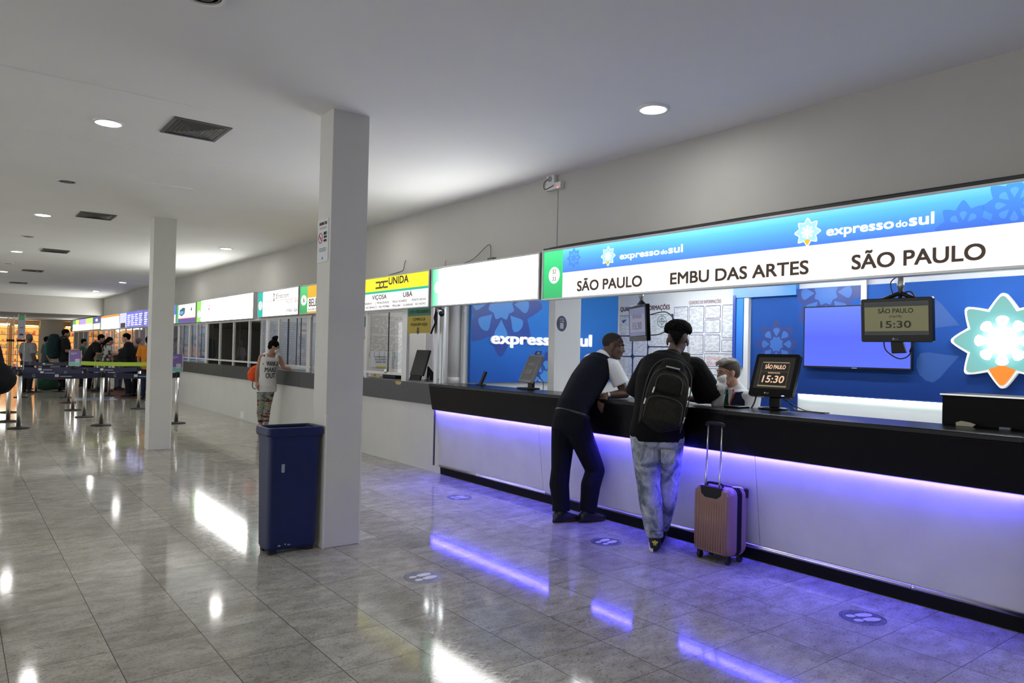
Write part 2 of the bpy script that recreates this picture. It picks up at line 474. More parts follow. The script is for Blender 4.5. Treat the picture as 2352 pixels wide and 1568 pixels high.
struct_box('wall_right', (WX, YB, 2.088), (WX + .06, FAR, CEIL + .1), M_wall)
# window openings added on the hall's unseen side to bring in filling daylight
struct_box('wall_left', (XL - .2, 33.0, 0), (XL, 50, CEIL), M_wall)
struct_box('wall_left_added_sill', (XL - .2, YB, 0), (XL, 33.0, .25), M_wall)
struct_box('wall_left_added_head', (XL - .2, YB, 2.95), (XL, 33.0, CEIL), M_wall)
for k in range(10):
    y = YB + .2 + k * 4.2; struct(MB().box((XL - .18, y - .2, .25), (XL - .02, y + .2, 2.95)).build('window_%d' % (20 + k), M_aluw))  # mullions of the added openings
struct_box('wall_back', (XL, YB - .2, 0), (9, YB, CEIL), M_wall)
# the drop in the ceiling at the far end, and the lower hall behind it
struct_box('wall_drop', (XL, FAR, 2.66), (WX + .14, FAR + .16, CEIL), M_wall)
struct_box('ceiling_low', (XL, FAR + .16, 2.68), (9.0, 50.0, 2.8), mat('low_ceiling_shaded', (.42, .42, .4), .8))  # darker than the main ceiling: its shade is put into the colour
struct_box('wall_right_low', (WX, FAR + .16, 2.10), (WX + .14, END - 2.5, 2.68), M_wall)
struct_box('wall_end', (3.77, END, 0), (4.86, END + .2, 2.68), M_wall)
struct_box('wall_far', (XL, 49.8, 0), (9.0, 50.0, 2.68), M_wall)
struct_box('wall_outer', (8.9, YB, 0), (9.0, 50, 2.68), M_white)

# ------------------------------------------------------------------ the two square columns
def column(y0, y1, label):
    o = MB().box((2.27, y0, 0), (2.573, y1, CEIL + .02)).build('column', M_col, bevel=.006)
    struct(o, label)
    s = MB(); s.box((2.2685, y0 - .002, 0), (2.282, y0 + .012, 1.02)); s.box((2.561, y0 - .002, 0), (2.5745, y0 + .012, 1.02))
    s.build('corner_guard', mat('corner_guard', (.74, .73, .7), .4), o)
    return o
column(5.265, 5.515, 'white square column with a no smoking notice, beside the blue bin')
column(11.50, 11.745, 'farther white square column next to the queue barriers')

# ------------------------------------------------------------------ ceiling lights
M_ring = mat('light_trim', (.78, .78, .77), .4)
M_lamp = mat('lamp_diffuser', (.8, .8, .8), .4, emit=(1.0, .985, .955), estr=LAMP)
def ceiling_light():
    t = thing('ceiling_light', '', 'ceiling light', (0, 0, CEIL), 'round recessed ceiling lights')
    r = MB().lathe((0, 0, CEIL), [(.092, .01), (.092, -.012), (.116, -.012), (.118, -.006), (.118, .01)], 32); r.f = r.f[:-2]; r.sm = r.sm[:-2]
    r.build('trim_ring', M_ring, t)
    MB().lathe((0, 0, CEIL), [(.093, -.002), (.093, -.008), (.08, -.0095), (.02, -.010)], 32).build('diffuser', M_lamp, t)
    return t
L0 = ceiling_light(); first = True
lights = [(4.10, 3.68, 'lit round ceiling light nearest the large blue sign'),
          (4.04, 14.17, 'lit round ceiling light above the woman in the white top'),
          (4.00, 24.4, 'lit round ceiling light near the long wall beyond the far column'),
          (3.97, 29.3, 'lit round ceiling light nearest the drop in the ceiling'),
          (.985, 6.87, 'large lit round ceiling light beside the nearest air vent'),
          (.995, 12.5, 'lit round ceiling light beside the second air vent'),
          (1.00, 17.97, 'lit round ceiling light beside the third air vent'),
          (1.02, 23.4, 'lit round ceiling light at the left edge beside the fourth air vent'),
          (4.06, 8.95, 'lit round ceiling light hidden behind the near column'),
          (4.02, 19.3, 'lit round ceiling light hidden behind the far column')]
for x, y, lab in lights:
    if first: L0.location = (x, y, CEIL); L0['label'] = lab; first = False
    else: dup(L0, (x, y, CEIL), lab)
# the rest of the hall to the left of and behind the camera carries the same lights
for x, y in [(1.0, 1.4), (1.0, -4.0), (1.02, 29.0)] + [(-2.0, y) for y in (-4, 1.4, 6.87, 12.5, 18, 23.4, 29)] + [(-5.0, y) for y in (-4, 1.4, 6.87, 12.5, 18, 23.4, 29)]:
    dup(L0, (x, y, CEIL), 'lit round ceiling light outside the picture', group='ceiling lights outside the picture')

# ------------------------------------------------------------------ ceiling loudspeakers
M_spk = mat('speaker_grille', (.22, .215, .2), .7)
def ceiling_speaker():
    t = thing('ceiling_speaker', '', 'speaker', (0, 0, CEIL), 'round ceiling speakers')
    r = MB().lathe((0, 0, CEIL), [(.088, .01), (.088, -.014), (.112, -.014), (.116, -.004), (.116, .01)], 28); r.f = r.f[:-2]; r.sm = r.sm[:-2]
    r.build('rim', M_ring, t)
    g = MB().lathe((0, 0, CEIL), [(.089, -.003), (.089, -.009), (.02, -.012)], 28)
    for k in range(1, 4): g.lathe((0, 0, CEIL - .011), [(.025 * k - .004, 0), (.025 * k - .004, -.004), (.025 * k, -.004), (.025 * k, 0)], 24)
    g.build('grille', M_spk, t)
    return t
S0 = ceiling_speaker()
for i, (y, lab) in enumerate([(9.67, 'unlit round ceiling speaker between the two nearest lights on the left'),
                              (4.02, 'round ceiling speaker cut off by the top edge of the picture'),
                              (15.2, 'round ceiling speaker just beyond the second air vent'),
                              (20.8, 'small distant round ceiling speaker beyond the third air vent')]):
    if i == 0: S0.location = (.99, y, CEIL); S0['label'] = lab
    else: dup(S0, (1.0, y, CEIL), lab)

# ------------------------------------------------------------------ air vents
M_vent = mat('vent_metal', (.10, .10, .10), .5, .3)
M_ventin = mat('vent_inside', (.02, .02, .02), .9)
def air_vent():
    t = thing('air_vent', '', 'air vent', (0, 0, CEIL), 'square ceiling air vents')
    w, d = .228, .268
    f = MB(); z0, z1 = CEIL - .012, CEIL + .01
    for lo, hi in (((-w, -d), (w, -d + .03)), ((-w, d - .03), (w, d)), ((-w, -d + .03), (-w + .03, d - .03)), ((w - .03, -d + .03), (w, d - .03))):
        f.box((lo[0], lo[1], z0), (hi[0], hi[1], z1))
    f.build('frame', M_vent, t, bevel=.004)
    MB().box((-w + .03, -d + .03, CEIL - .001), (w - .03, d - .03, CEIL + .01)).build('opening', M_ventin, t)
    s = MB()
    for k in range(6):
        q = (1 - k / 6.4); a = (w - .032) * q; b = (d - .032) * q; zz = CEIL - .004 - .0012 * k
        for sx in (-1, 1):
            s.add([(sx * a, -b, zz), (sx * a, b, zz), (sx * (a - .022), b - .026, zz - .010), (sx * (a - .022), -b + .026, zz - .010)], [(0, 1, 2, 3)])
            s.add([(-a, sx * b, zz), (a, sx * b, zz), (a - .022, sx * (b - .026), zz - .010), (-a + .022, sx * (b - .026), zz - .010)], [(0, 1, 2, 3)])
    s.build('slats', M_vent, t)
    return t
A0 = air_vent()
for i, (y, lab) in enumerate([(6.57, 'large square air vent nearest the camera with angled slats'),
                              (12.0, 'second dark square air vent along the ceiling'),
                              (17.25, 'third dark air vent along the ceiling'),
                              (22.45, 'fourth small dark air vent along the ceiling'),
                              (27.5, 'farthest dark air vent before the drop in the ceiling')]):
    if i == 0: A0.location = (1.597, y, CEIL); A0['label'] = lab
    else: dup(A0, (1.6, y, CEIL), lab)

# ------------------------------------------------------------------ blue rubbish bin
def bin_():
    t = thing('rubbish_bin', 'blue rectangular plastic rubbish bin with an open top beside the column', 'bin', (2.04, 5.4, 0))
    cx, cy = 2.045, 5.405
    M = mat('bin_plastic', (.004, .012, .072), .38, vary=.06, vscale=5)
    def ring(w, d, z, r): return [V((cx + a, cy + b, z)) for a, b in rrect(-w, w, -d, d, r, 5)]
    prof = [(.178, .105, .03), (.185, .112, .05), (.198, .124, .80), (.200, .126, .865), (.212, .138, .868), (.216, .142, .88), (.216, .142, .925), (.211, .137, .931), (.198, .124, .931), (.193, .119, .92), (.176, .104, .06)]
    rings = [ring(w, d, z, .035) for w, d, z in prof]
    n = len(rings[0]); b = MB(); vs = [p for r in rings for p in r]; fs = []
    for i in range(len(rings) - 1):
        for k in range(n):
            a = i * n + k; c = i * n + (k + 1) % n; fs.append((a, c, c + n, a + n))
    fs += [tuple(range(n - 1, -1, -1)), tuple(range((len(rings) - 1) * n, len(rings) * n))]
    o = b.add(vs, fs).build('body', M, t)
    for x in (-.14, .14):
        for y in (-.07, .07): MB().box((cx + x - .03, cy + y - .025, 0), (cx + x + .03, cy + y + .025, .032)).build('foot', M_rubber, t, bevel=.004)
    w = MB(); Ff = FY(cy - .1135)
    for a, ww in ((-.10, .022), (-.055, .012), (-.032, .012), (-.02, .006)):
        w.prism(Ff, disc(cx + a, .066 + .004 * sin(a * 90), ww / 2, .006, 10), -.004, .0008)
    w.prism(FY(cy - .121), rrect(cx - .10, cx - .076, .60, .68, .008), -.003, .0008)
    w.build('scuffs', mat('scuff', (.32, .34, .38), .6), t)
bin_()

# ------------------------------------------------------------------ notice on the near column
def notice():
    F = FX(2.27); a0, a1, b0, b1 = -5.505, -5.30, 2.19, 2.525
    t = thing('notice', 'white no smoking notice fixed high on the near white column', 'notice', (2.268, 5.4, b0))
    MB().fbox(F, a0, a1, b0, b1, .0005, .004).build('sheet', mat('notice_paper', (.66, .68, .7), .5), t)
    ca = (a0 + a1) / 2
    r = MB().text(F, 'AGORA É LEI', ca, b1 - .045, .022, .004, w=.14, align='C', bold=.001)
    n = 28; ring = []
    cx, cz = ca - .045, b1 - .145
    for k in range(n):
        t0, t1 = 2 * pi * k / n, 2 * pi * (k + 1) / n
        r.prism(F, [(cx + .042 * cos(t0), cz + .042 * sin(t0)), (cx + .042 * cos(t1), cz + .042 * sin(t1)), (cx + .034 * cos(t1), cz + .034 * sin(t1)), (cx + .034 * cos(t0), cz + .034 * sin(t0))], .004, .0052)
    r.prism(F, [(cx - .03, cz + .022), (cx - .022, cz + .03), (cx + .03, cz - .022), (cx + .022, cz - .03)], .004, .0052)
    r.build('red_print', mat('red_ink', (.5, .05, .04), .6), t)
    k = MB().text(F, 'RIO', ca + .02, cz + .02, .022, .004, w=.055, bold=.002).text(F, 'SEM', ca + .02, cz - .006, .017, .004, w=.055, bold=.001).text(F, 'FUMO', ca + .02, cz - .034, .017, .004, w=.055, bold=.001)
    k.fbox(F, cx - .022, cx + .022, cz - .003, cz + .003, .0035, .0048)
    for i, w in enumerate((.13, .14, .12)): k.fbox(F, ca - w / 2, ca + w / 2, b0 + .105 - i * .011, b0 + .109 - i * .011, .0035, .0048)
    k.fbox(F, ca - .07, ca + .07, b1 - .066, b1 - .063, .0035, .0048); k.fbox(F, ca - .06, ca + .06, b1 - .076, b1 - .073, .0035, .0048)
    k.build('dark_print', mat('dark_ink', (.06, .06, .08), .6), t)
    e = MB().prism(F, disc(ca, b0 + .03, .012), .0035, .0048); e.build('emblem', mat('emblem_ink', (.15, .2, .5), .6), t)
notice()

# ------------------------------------------------------------------ power box and emergency lamp on the long wall
def wall_boxes():
    F = FX(WX)
    t = thing('junction_box', 'white square power box on the wall above the blue sign', 'electrical box', (WX, 5.75, 3.2))
    c = onx(1272, 413, WX)
    MB().fbox(F, -c.y - .062, -c.y + .062, c.z - .062, c.z + .062, 0, .05).build('box', M_white, t, bevel=.005)
    s = MB(); s.prism(F, disc(-c.y, c.z, .03), .05, .056); s.build('socket', mat('socket_grey', (.3, .3, .3), .5), t)
    u = thing('emergency_lamp', 'slim white emergency lamp with a red light below the power box', 'lamp', (WX, 5.7, 3.1))
    d = onx(1279, 428, WX)
    MB().fbox(F, -d.y - .12, -d.y + .12, d.z - .04, d.z + .028, 0, .055).build('housing', M_white, u, bevel=.006)
    MB().ell(F.p(-d.y + .075, d.z - .03, .056), (.006, .006, .006), None, 10, 6).build('indicator', mat('red_led', (.6, .02, .02), .3, emit=(1, .03, .03), estr=14), u)
    MB().tube(curve_pts([F.p(-c.y - .02, c.z, .06), F.p(-c.y - .075, c.z - .03, .065), F.p(-c.y - .06, c.z - .1, .068), F.p(-d.y + .02, d.z + .0, .062)]), .004, 6).build('lead', M_cable, u)
    w = MB().tube([F.p(-c.y + .075, d.z - .05, .004), F.p(-c.y + .075, 2.58, .004)], .002, 5)
    w.build('wire', mat('grey_wire', (.2, .2, .2), .6), u)
wall_boxes()

# ------------------------------------------------------------------ floor stickers
M_stk = mat('sticker_grey', (.06, .06, .085), .35)
M_stkw = mat('sticker_white', (.66, .66, .66), .35)
def sticker():
    t = thing('floor_sticker', '', 'floor sticker', (0, 0, 0), 'round footprint stickers on the floor')
    F = FZ(0)
    MB().prism(F, disc(0, 0, .133, n=48), .0004, .0012).build('disc', M_stk, t)
    w = MB()
    for s in (-1, 1):
        y = .036 * s
        w.prism(F, disc(-.054, y, .030, .022, 20), .001, .0016)
        w.prism(F, [(-.012, y - .020), (.03, y - .029), (.062, y - .027), (.085, y - .015), (.092, y), (.085, y + .015), (.062, y + .027), (.03, y + .029), (-.012, y + .020), (-.02, y)], .001, .0016)
    w.build('footprints', M_stkw, t)
    r = MB()
    for rr, hw in ((.1315, .0018), (.1035, .0010)):
        for k in range(60):
            t0, t1 = 2 * pi * k / 60, 2 * pi * (k + 1) / 60
            r.prism(F, [((rr - hw) * cos(t0), (rr - hw) * sin(t0)), ((rr + hw) * cos(t0), (rr + hw) * sin(t0)), ((rr + hw) * cos(t1), (rr + hw) * sin(t1)), ((rr - hw) * cos(t1), (rr - hw) * sin(t1))], .001, .00155)
    for base, m in ((90, 13), (270, 16)):                 # the tiny lettering round the rim, too small to read
        for i in range(m):
            if i in (5, 6, 11): continue
            th = radians(base + (i - (m - 1) / 2) * 7.4)
            G = Frame((.117 * cos(th), .117 * sin(th), .0), (sin(th), -cos(th), 0), (cos(th), sin(th), 0))
            r.fbox(G, -.0045, -.002, -.007, .007, .001, .0016).fbox(G, .001, .0035, -.007, .007 - .004 * (i % 2), .001, .0016).fbox(G, -.002, .001, -.007 + .005 * (i % 3), -.004 + .005 * (i % 3), .001, .0016)
    r.build('ring_print', mat('sticker_print', (.36, .36, .4), .4), t)
    return t
F0 = sticker()
for i, (x, y, rz, lab) in enumerate([(2.55, 4.256, 5, 'footprint floor sticker on the plain tiles near the column'),
                                  (4.237, 6.37, 0, 'footprint floor sticker near the far end of the lit counter'),
                                  (4.261, 4.243, 10, 'footprint floor sticker behind the two men at the counter'),
                                  (4.315, 2.163, -25, 'footprint floor sticker on the purple lit tiles past the suitcase')]):
    if i == 0: F0.location = (x, y, 0); F0.rotation_euler = (0, 0, radians(rz)); F0['label'] = lab
    else: dup(F0, (x, y, 0), lab, radians(rz))
# ================================================================== ticket booths
def qx(px, py, x): p = onx(px, py, x); return (-p.y, p.z)          # point on a plane facing the hall
def qy(px, py, y): p = ony(px, py, y); return (p.x, p.z)           # point on a plane facing the camera end
XB = 7.95             # back wall of the large booth
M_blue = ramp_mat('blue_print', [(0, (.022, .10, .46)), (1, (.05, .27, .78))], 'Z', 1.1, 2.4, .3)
M_blue_shade = ramp_mat('blue_print_shaded', [(0, (.0085, .034, .19)), (1, (.02, .095, .38))], 'Z', 1.1, 2.4, .6)  # copy of the print, darkened for the back wall's weaker light
for q in (M_blue, M_blue_shade): q.node_tree.nodes['Principled BSDF'].inputs['Specular IOR Level'].default_value = .12
M_blued = mat('blue_print_dark', (.016, .06, .33), .35)
M_blued2 = mat('blue_print_dark_shaded', (.0085, .032, .19), .4)  # this and the next: the printed shapes, darkened in the same way
M_bluel2 = mat('blue_print_light_shaded', (.026, .12, .42), .4)
M_bluel = mat('blue_print_light', (.06, .27, .72), .3)
M_booth = mat('booth_white', (.72, .73, .74), .6)
M_boothc = mat('booth_cream', (.7, .66, .62), .6)
M_ink = mat('black_ink', (.03, .028, .025), .6)
M_redink = mat('dark_red_ink', (.28, .02, .03), .6)
M_redl = mat('red_ink_pale', (.62, .16, .16), .6)
M_navy = mat('navy_print', (.015, .018, .1), .5)
M_text = lines_mat('small_print', (.70, .71, .74), (.36, .37, .42))
M_sheet = mat('white_sheet', (.72, .73, .76), .6)
M_tube = mat('fluorescent_tube', (.8, .8, .8), .4, emit=(.93, .98, 1.0), estr=TUBE)
M_glass = glass_mat('window_glass')

struct_box('ceiling_booth', (WX + .06, YB, 2.50), (8.9, 45, 2.58), M_white)
struct_box('wall_booth', (XB, YB, 0), (XB + .1, 7.85, 2.5), M_booth)
struct_box('wall_partition', (5.15, 7.72, 0), (XB, 7.85, 2.5), M_booth)
o = MB().box((5.15, 5.965, 0), (5.53, 6.07, 2.5)).build('column', M_white, bevel=.004)
struct(o, 'slim white pillar behind the counter with a round blue sticker')
o = MB().lathe((5.10, 7.86, 1.0), [(.082, 0), (.082, 1.5)], 28).build('column', M_white)
struct(o, 'round white pipe column between the two booths')
MB().lathe((5.10, 7.86, 1.1), [(.09, 0), (.09, .09), (.083, .092)], 28).build('collar', M_white, o)

# ------------------------------------------------------------------ fluorescent fixtures
def tube_light(name_loc, L, label, group='fluorescent lamps inside the booths'):
    x, y, z = name_loc
    t = thing('fluorescent_lamp', label, 'lamp', (x, y, z), group)
    MB().box((x - .05, y - L / 2, z - .03), (x + .05, y + L / 2, z)).build('housing', M_white, t)
    b = MB()
    for s in (-.022, .022): b.tube([(x + s, y - L / 2 + .02, z - .045), (x + s, y + L / 2 - .02, z - .045)], .014, 10)
    b.build('tubes', M_tube, t)
    return t
T0 = tube_light((7.25, 2.6, 2.5), 1.2, 'fluorescent lamp along the top of the blue back wall')
for y in (.9, 4.3, 6.0): dup(T0, (7.25, y, 2.5), 'fluorescent lamp along the top of the blue back wall')
for y in (1.8, 4.0, 6.4): dup(T0, (6.0, y, 2.5), 'fluorescent lamp on the ceiling of the large booth', group='lamps over the clerks')
dup(T0, (6.0, 9.3, 2.5), 'fluorescent lamp on the ceiling of the booth with the hanging yellow sign')
dup(T0, (5.7, 13.6, 2.5), 'fluorescent lamp in the booth with white notices behind the woman')
dup(T0, (5.8, 20.4, 2.5), 'fluorescent lamp in the booth under the bus sign')
dup(T0, (5.8, 23.4, 2.5), 'fluorescent lamp in the booth behind the far column')
dup(T0, (5.8, 28.4, 2.5), 'fluorescent lamp in the booth behind the queue')
dup(T0, (5.8, 32.5, 2.5), 'fluorescent lamp in the booth at the far end of the counters')
dup(T0, (5.8, 38.0, 2.5), 'fluorescent lamp in the booths past the drop in the ceiling')

# ------------------------------------------------------------------ the long black counter lit from below
M_matte = mat('matte_black', (.004, .004, .004), .6, spec=.15)
def counter():
    y0, y1 = 1.46, 7.714
    t = thing('service_counter', 'long black topped counter with white front lit purple from below', 'counter', (4.8, 4.6, 0))
    M_stone = mat('black_stone', (.0035, .0035, .004), .25, vary=.25, vscale=40, spec=.22)
    def prof(name, P, m, a=y0, b=y1, bev=0.0):
        vs = [(x, a, z) for x, z in P] + [(x, b, z) for x, z in P]; n = len(P)
        fs = [tuple(range(n)), tuple(range(2 * n - 1, n - 1, -1))] + [(i, n + i, n + (i + 1) % n, (i + 1) % n) for i in range(n)]
        return MB().add(vs, fs).build(name, m, t, bevel=bev, fix=True)
    prof('fascia', [(4.645, 1.085), (4.70, .80), (4.716, .80), (4.672, 1.085)], M_stone, bev=.003)
    prof('worktop', [(4.640, 1.085), (4.640, 1.12), (5.14, 1.12), (5.14, 1.085)], M_stone, bev=.006)
    M_panel = mat('counter_panel', (.64, .64, .64), .42, vary=.05, vscale=4)
    ys = [y0, 3.2, 5.72, y1]
    for a, b in zip(ys[:-1], ys[1:]):
        prof('front_panel', [(4.744, .80), (4.832, .115), (4.86, .115), (4.77, .80)], M_panel, a + .0018, b - .0018, .002)
    prof('backing', [(4.79, 1.085), (4.79, .80), (4.88, .1), (4.92, .1), (4.92, 1.085)], M_dark)
    prof('kick_plate', [(4.842, 0), (4.836, .10), (4.86, .10), (4.86, 0)], M_matte)
    b = MB().tube([(4.828, y0, .105), (4.828, 5.70, .105)], .017, 14); b.tube([(4.828, 5.705, .105), (4.828, y1, .105)], .017, 14)
    for y in (2.1, 3.7, 5.69, 6.9): b.lathe((4.828, y, .105), [(.0195, -.012), (.0195, .012)], 14, (0, 1, 0))
    b.build('foot_rail', M_steel, t)
    M_led = mat('led_strip', (.3, .3, .9), .4, emit=(.06, .045, 1.0), estr=360)
    MB().box((4.722, y0 + .01, .801), (4.731, y1 - .01, .807)).build('led_strip', M_led, t)
    MB().box((4.716, y0, .807), (4.79, y1, .82)).box((4.7345, y0, .796), (4.742, y1, .807)).build('led_shield', M_dark, t)  # unseen channel added to keep the strip's light off the panel
    e = MB(); e.box((4.735, y1 - .004, .115), (4.752, y1 + .012, .80)); e.build('end_trim', M_dark, t)
    # the dark end post at the right
    prof('end_post', [(4.72, 0), (4.655, 1.085), (5.1, 1.085), (5.1, 0)], M_matte, y0 - .035, y0 - .002)
counter()

# ------------------------------------------------------------------ plain counters of the smaller booths
struct_box('wall_counter', (4.85, 7.72, 0), (4.95, 44.0, .845), M_whitew)
M_gr1 = mat('dark_grey_granite', (.052, .052, .055), .4, vary=.15, vscale=30)
M_gr2 = mat('green_grey_granite', (.06, .065, .058), .4, vary=.15, vscale=30)
M_gr3 = mat('charcoal_granite', (.045, .045, .048), .4, vary=.15, vscale=30)
def grey_counter(y0, y1, m, label):
    t = thing('ticket_counter', label, 'counter', (4.9, (y0 + y1) / 2, .845))
    MB().box((4.825, y0 + .004, .838), (4.849, y1 - .004, 1.10)).build('fascia', m, t, bevel=.003)
    MB().box((4.849, y0 + .004, 1.07), (5.42, y1 - .004, 1.10)).build('worktop', m, t, bevel=.003)
    MB().box((4.90, y0 + .004, .846), (4.95, y1 - .004, 1.07)).build('backing', M_whitew, t)
grey_counter(7.90, 10.42, M_gr1, 'dark grey counter carrying a black monitor, adjoining the lit counter')
grey_counter(10.42, 12.38, M_gr3, 'charcoal counter section seen just left of the near column')
grey_counter(12.38, 16.88, M_gr1, 'dark grey counter section the woman leans on')
grey_counter(16.88, 19.1, M_gr2, 'shorter greenish grey counter section beside the dark windows')
grey_counter(19.1, 21.4, M_gr2, 'greenish grey counter section right of the far column')
grey_counter(21.4, 33.9, M_gr1, 'long grey counter behind the queue of people')
grey_counter(33.9, 43.5, M_gr1, 'farthest grey counter past the drop in the ceiling')
f = MB().fbox(FX(4.85), -15.63, -15.40, .03, .16, 0, .006).build('wall_plate', mat('plate_white', (.78, .78, .78), .4)); tag(f, 'small white cover plate low on the counter wall', 'cover plate')

# ------------------------------------------------------------------ glazed booth fronts
nwin = [0]
def glazing(y0, y1, posts, rail=1.19, dark=(), top=2.085, sill=1.10, glass=True):
    """an aluminium framed ticket window: posts at the given places"""
    nwin[0] += 1
    f = MB(); x0, x1 = 4.885, 4.93
    for y, w in posts: f.box((x0, y - w / 2, sill), (x1, y + w / 2, top))
    f.box((x0 + .003, y0, top - .035), (x1 - .003, y1, top + .003))
    f.box((x0 + .003, y0, rail - .018), (x1 - .003, y1, rail + .018))
    o = struct(f.build('window_%d' % nwin[0], M_aluw, bevel=.002))
    if dark:
        d = MB()
        for y in dark: d.box((4.898, y - .007, rail), (4.91, y + .007, top - .03))
        d.build('pane_joint', M_dark, o)
    if glass:
        g = MB(); g.box((4.904, y0, rail), (4.909, y1, top - .03)); g.build('glass', M_glass, o)
    return o
glazing(8.78, 10.0, [(8.78, .13), (9.94, .06)], 1.19, (9.27,))
glazing(12.05, 14.35, [(12.16, .16), (13.62, .05), (14.27, .12)], 1.19, (12.55, 12.74, 13.15, 13.18))
glazing(14.35, 18.62, [(15.36, .06), (16.42, .06), (17.45, .06), (18.55, .16)], 1.20, (16.0, 18.05))
glazing(18.62, 21.4, [(19.42, .05), (20.18, .12), (21.35, .10)], 1.20, (19.05, 19.9, 20.75))
glazing(21.4, 27.0, [(22.4, .08), (23.4, .08), (24.4, .08), (25.6, .08), (26.6, .08)], 1.2)
glazing(27.0, 33.9, [(27.8, .08), (29.0, .08), (30.2, .08), (31.4, .08), (32.6, .08), (33.7, .08)], 1.2)
glazing(34.0, 43.0, [(35.2, .1), (36.6, .1), (38.0, .1), (39.5, .1), (41.2, .1), (42.8, .1)], 1.2)
b = MB(); b.box((4.90, 7.80, 1.10), (4.93, 7.83, 2.085)); b.box((4.90, 7.845, 1.10), (4.93, 7.90, 2.085)); b.box((4.90, 7.96, 1.10), (4.93, 8.03, 2.085))
struct(b.build('trim_post', M_alu, bevel=.002))

# walls between the small booths and their backs
M_bl1 = mat('booth_lilac', (.62, .58, .64), .6)
for i, (y, m) in enumerate([(10.42, M_boothc), (14.9, M_booth), (18.75, mat('booth_unlit_dark', (.10, .10, .095), .7)), (21.45, M_booth), (25.9, M_booth), (30.1, M_booth), (34.2, M_booth), (43.6, M_booth)]):  # the dark wall has its unlit booth's shade put into the colour
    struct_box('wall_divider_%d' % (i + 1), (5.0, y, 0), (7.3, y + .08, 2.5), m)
struct_box('wall_rear', (7.3, 7.85, 0), (7.4, 43.7, 2.5), M_bl1)

# ------------------------------------------------------------------ notices inside the booths
def sheet(name, F, a0, a1, b0, b1, label, m=None, cat='notice', group=None, heads=()):
    t = MB().fbox(F, a0, a1, b0, b1, .001, .004).build(name, m or M_text)
    tag(t, label, cat, group)
    if heads:
        h = MB()
        for body, a, b, hh, w in heads: h.text(F, body, a, b, hh, .004, .001, w=w, align='C', bold=.0012)
        h.build_words('heading', M_ink, t)
    return t
F = FY(10.42)
M_text2 = lines_mat('small_print_cream', (.66, .62, .58), (.30, .28, .27), 70, .45)
M_text3 = lines_mat('small_print_grey', (.50, .54, .53), (.25, .28, .27), 80, .45)
sheet('notice_sheet', F, 5.05, 5.19, 1.25, 2.04, 'narrow cream notice at the left edge behind the glass', mat('cream_sheet', (.72, .64, .5), .6))
sheet('notice_sheet', F, 5.20, 5.85, 1.76, 2.05, 'wide upper notice of small print behind the glass', M_text2)
sheet('notice_sheet', F, 5.20, 5.85, 1.50, 1.74, 'middle notice of small print behind the glass', M_text2)
sheet('notice_sheet', F, 5.21, 5.55, 1.24, 1.49, 'white user service notice behind the sliding glass', M_sheet, heads=[('ATENDIMENTO', 5.38, 1.395, .022, .2), ('AO USUÁRIO', 5.38, 1.355, .024, .2), ('LIGUE 158', 5.38, 1.315, .024, .16)])
sheet('notice_sheet', F, 5.58, 5.85, 1.22, 1.49, 'grey green notice of small print behind the glass', M_text3)
tag(MB().fbox(F, 5.30, 5.48, 1.235, 1.262, .005, .007).build('yellow_sticker', mat('yellow_sticker', (.6, .52, .06), .5)), 'small yellow sticker low behind the sliding glass', 'sticker')
g = MB().fbox(F, 5.07, 5.17, 1.86, 2.03, .005, .009).build('pennant', mat('pennant_green', (.02, .16, .09), .5)); tag(g, 'small green and yellow pennant behind the glass', 'pennant')
MB().fbox(F, 5.07, 5.17, 1.68, 1.86, .005, .009).build('lower_half', mat('pennant_yellow', (.5, .4, .05), .5), g)
MB().fbox(F, 5.09, 5.15, 1.72, 1.87, .009, .011).build('card', M_sheet, g)
b = MB()
for k in range(6):
    c = 9.83 - k * .155
    for j in range(8):
        t0, t1 = radians(110 + 17 * j), radians(127 + 17 * j)
        b.prism(FX(4.9035), [(-c + .03 * cos(t0), 1.44 + .05 * sin(t0)), (-c + .03 * cos(t1), 1.44 + .05 * sin(t1)), (-c + .024 * cos(t1), 1.44 + .046 * sin(t1)), (-c + .024 * cos(t0), 1.44 + .046 * sin(t0))], 0, .002)
tag(b.build('speech_holes', M_dark), 'row of curved speech holes in the sliding ticket window', 'speech holes')
k = MB().lathe((4.902, 9.30, 1.22), [(.03, 0), (.034, .012), (.03, .03), (.012, .034)], 20, (-1, 0, 0)).build('window_lock', M_steel); tag(k, 'round steel lock at the bottom of the sliding ticket window', 'lock')
# the lilac door with its handle
F2 = FX(7.28)
d = MB().fbox(F2, -12.6, -11.3, 0, 2.25, 0, .035).build('door_1', mat('door_lilac', (.66, .60, .66), .5)); struct(d)
h = MB(); h.tube([F2.p(-11.42, 1.56, .035), F2.p(-11.42, 1.56, .09), F2.p(-11.30, 1.56, .095)], .016, 10); h.lathe(F2.p(-11.42, 1.56, .035), [(.035, 0), (.035, .012)], 18, (-1, 0, 0)); h.fbox(F2, -11.36, -11.27, 1.40, 1.50, .035, .06)
h.build('door_handle', M_steel, d)
struct_box('wall_recess', (6.2, 10.2, 0), (6.24, 10.42, 2.5), M_bl1)

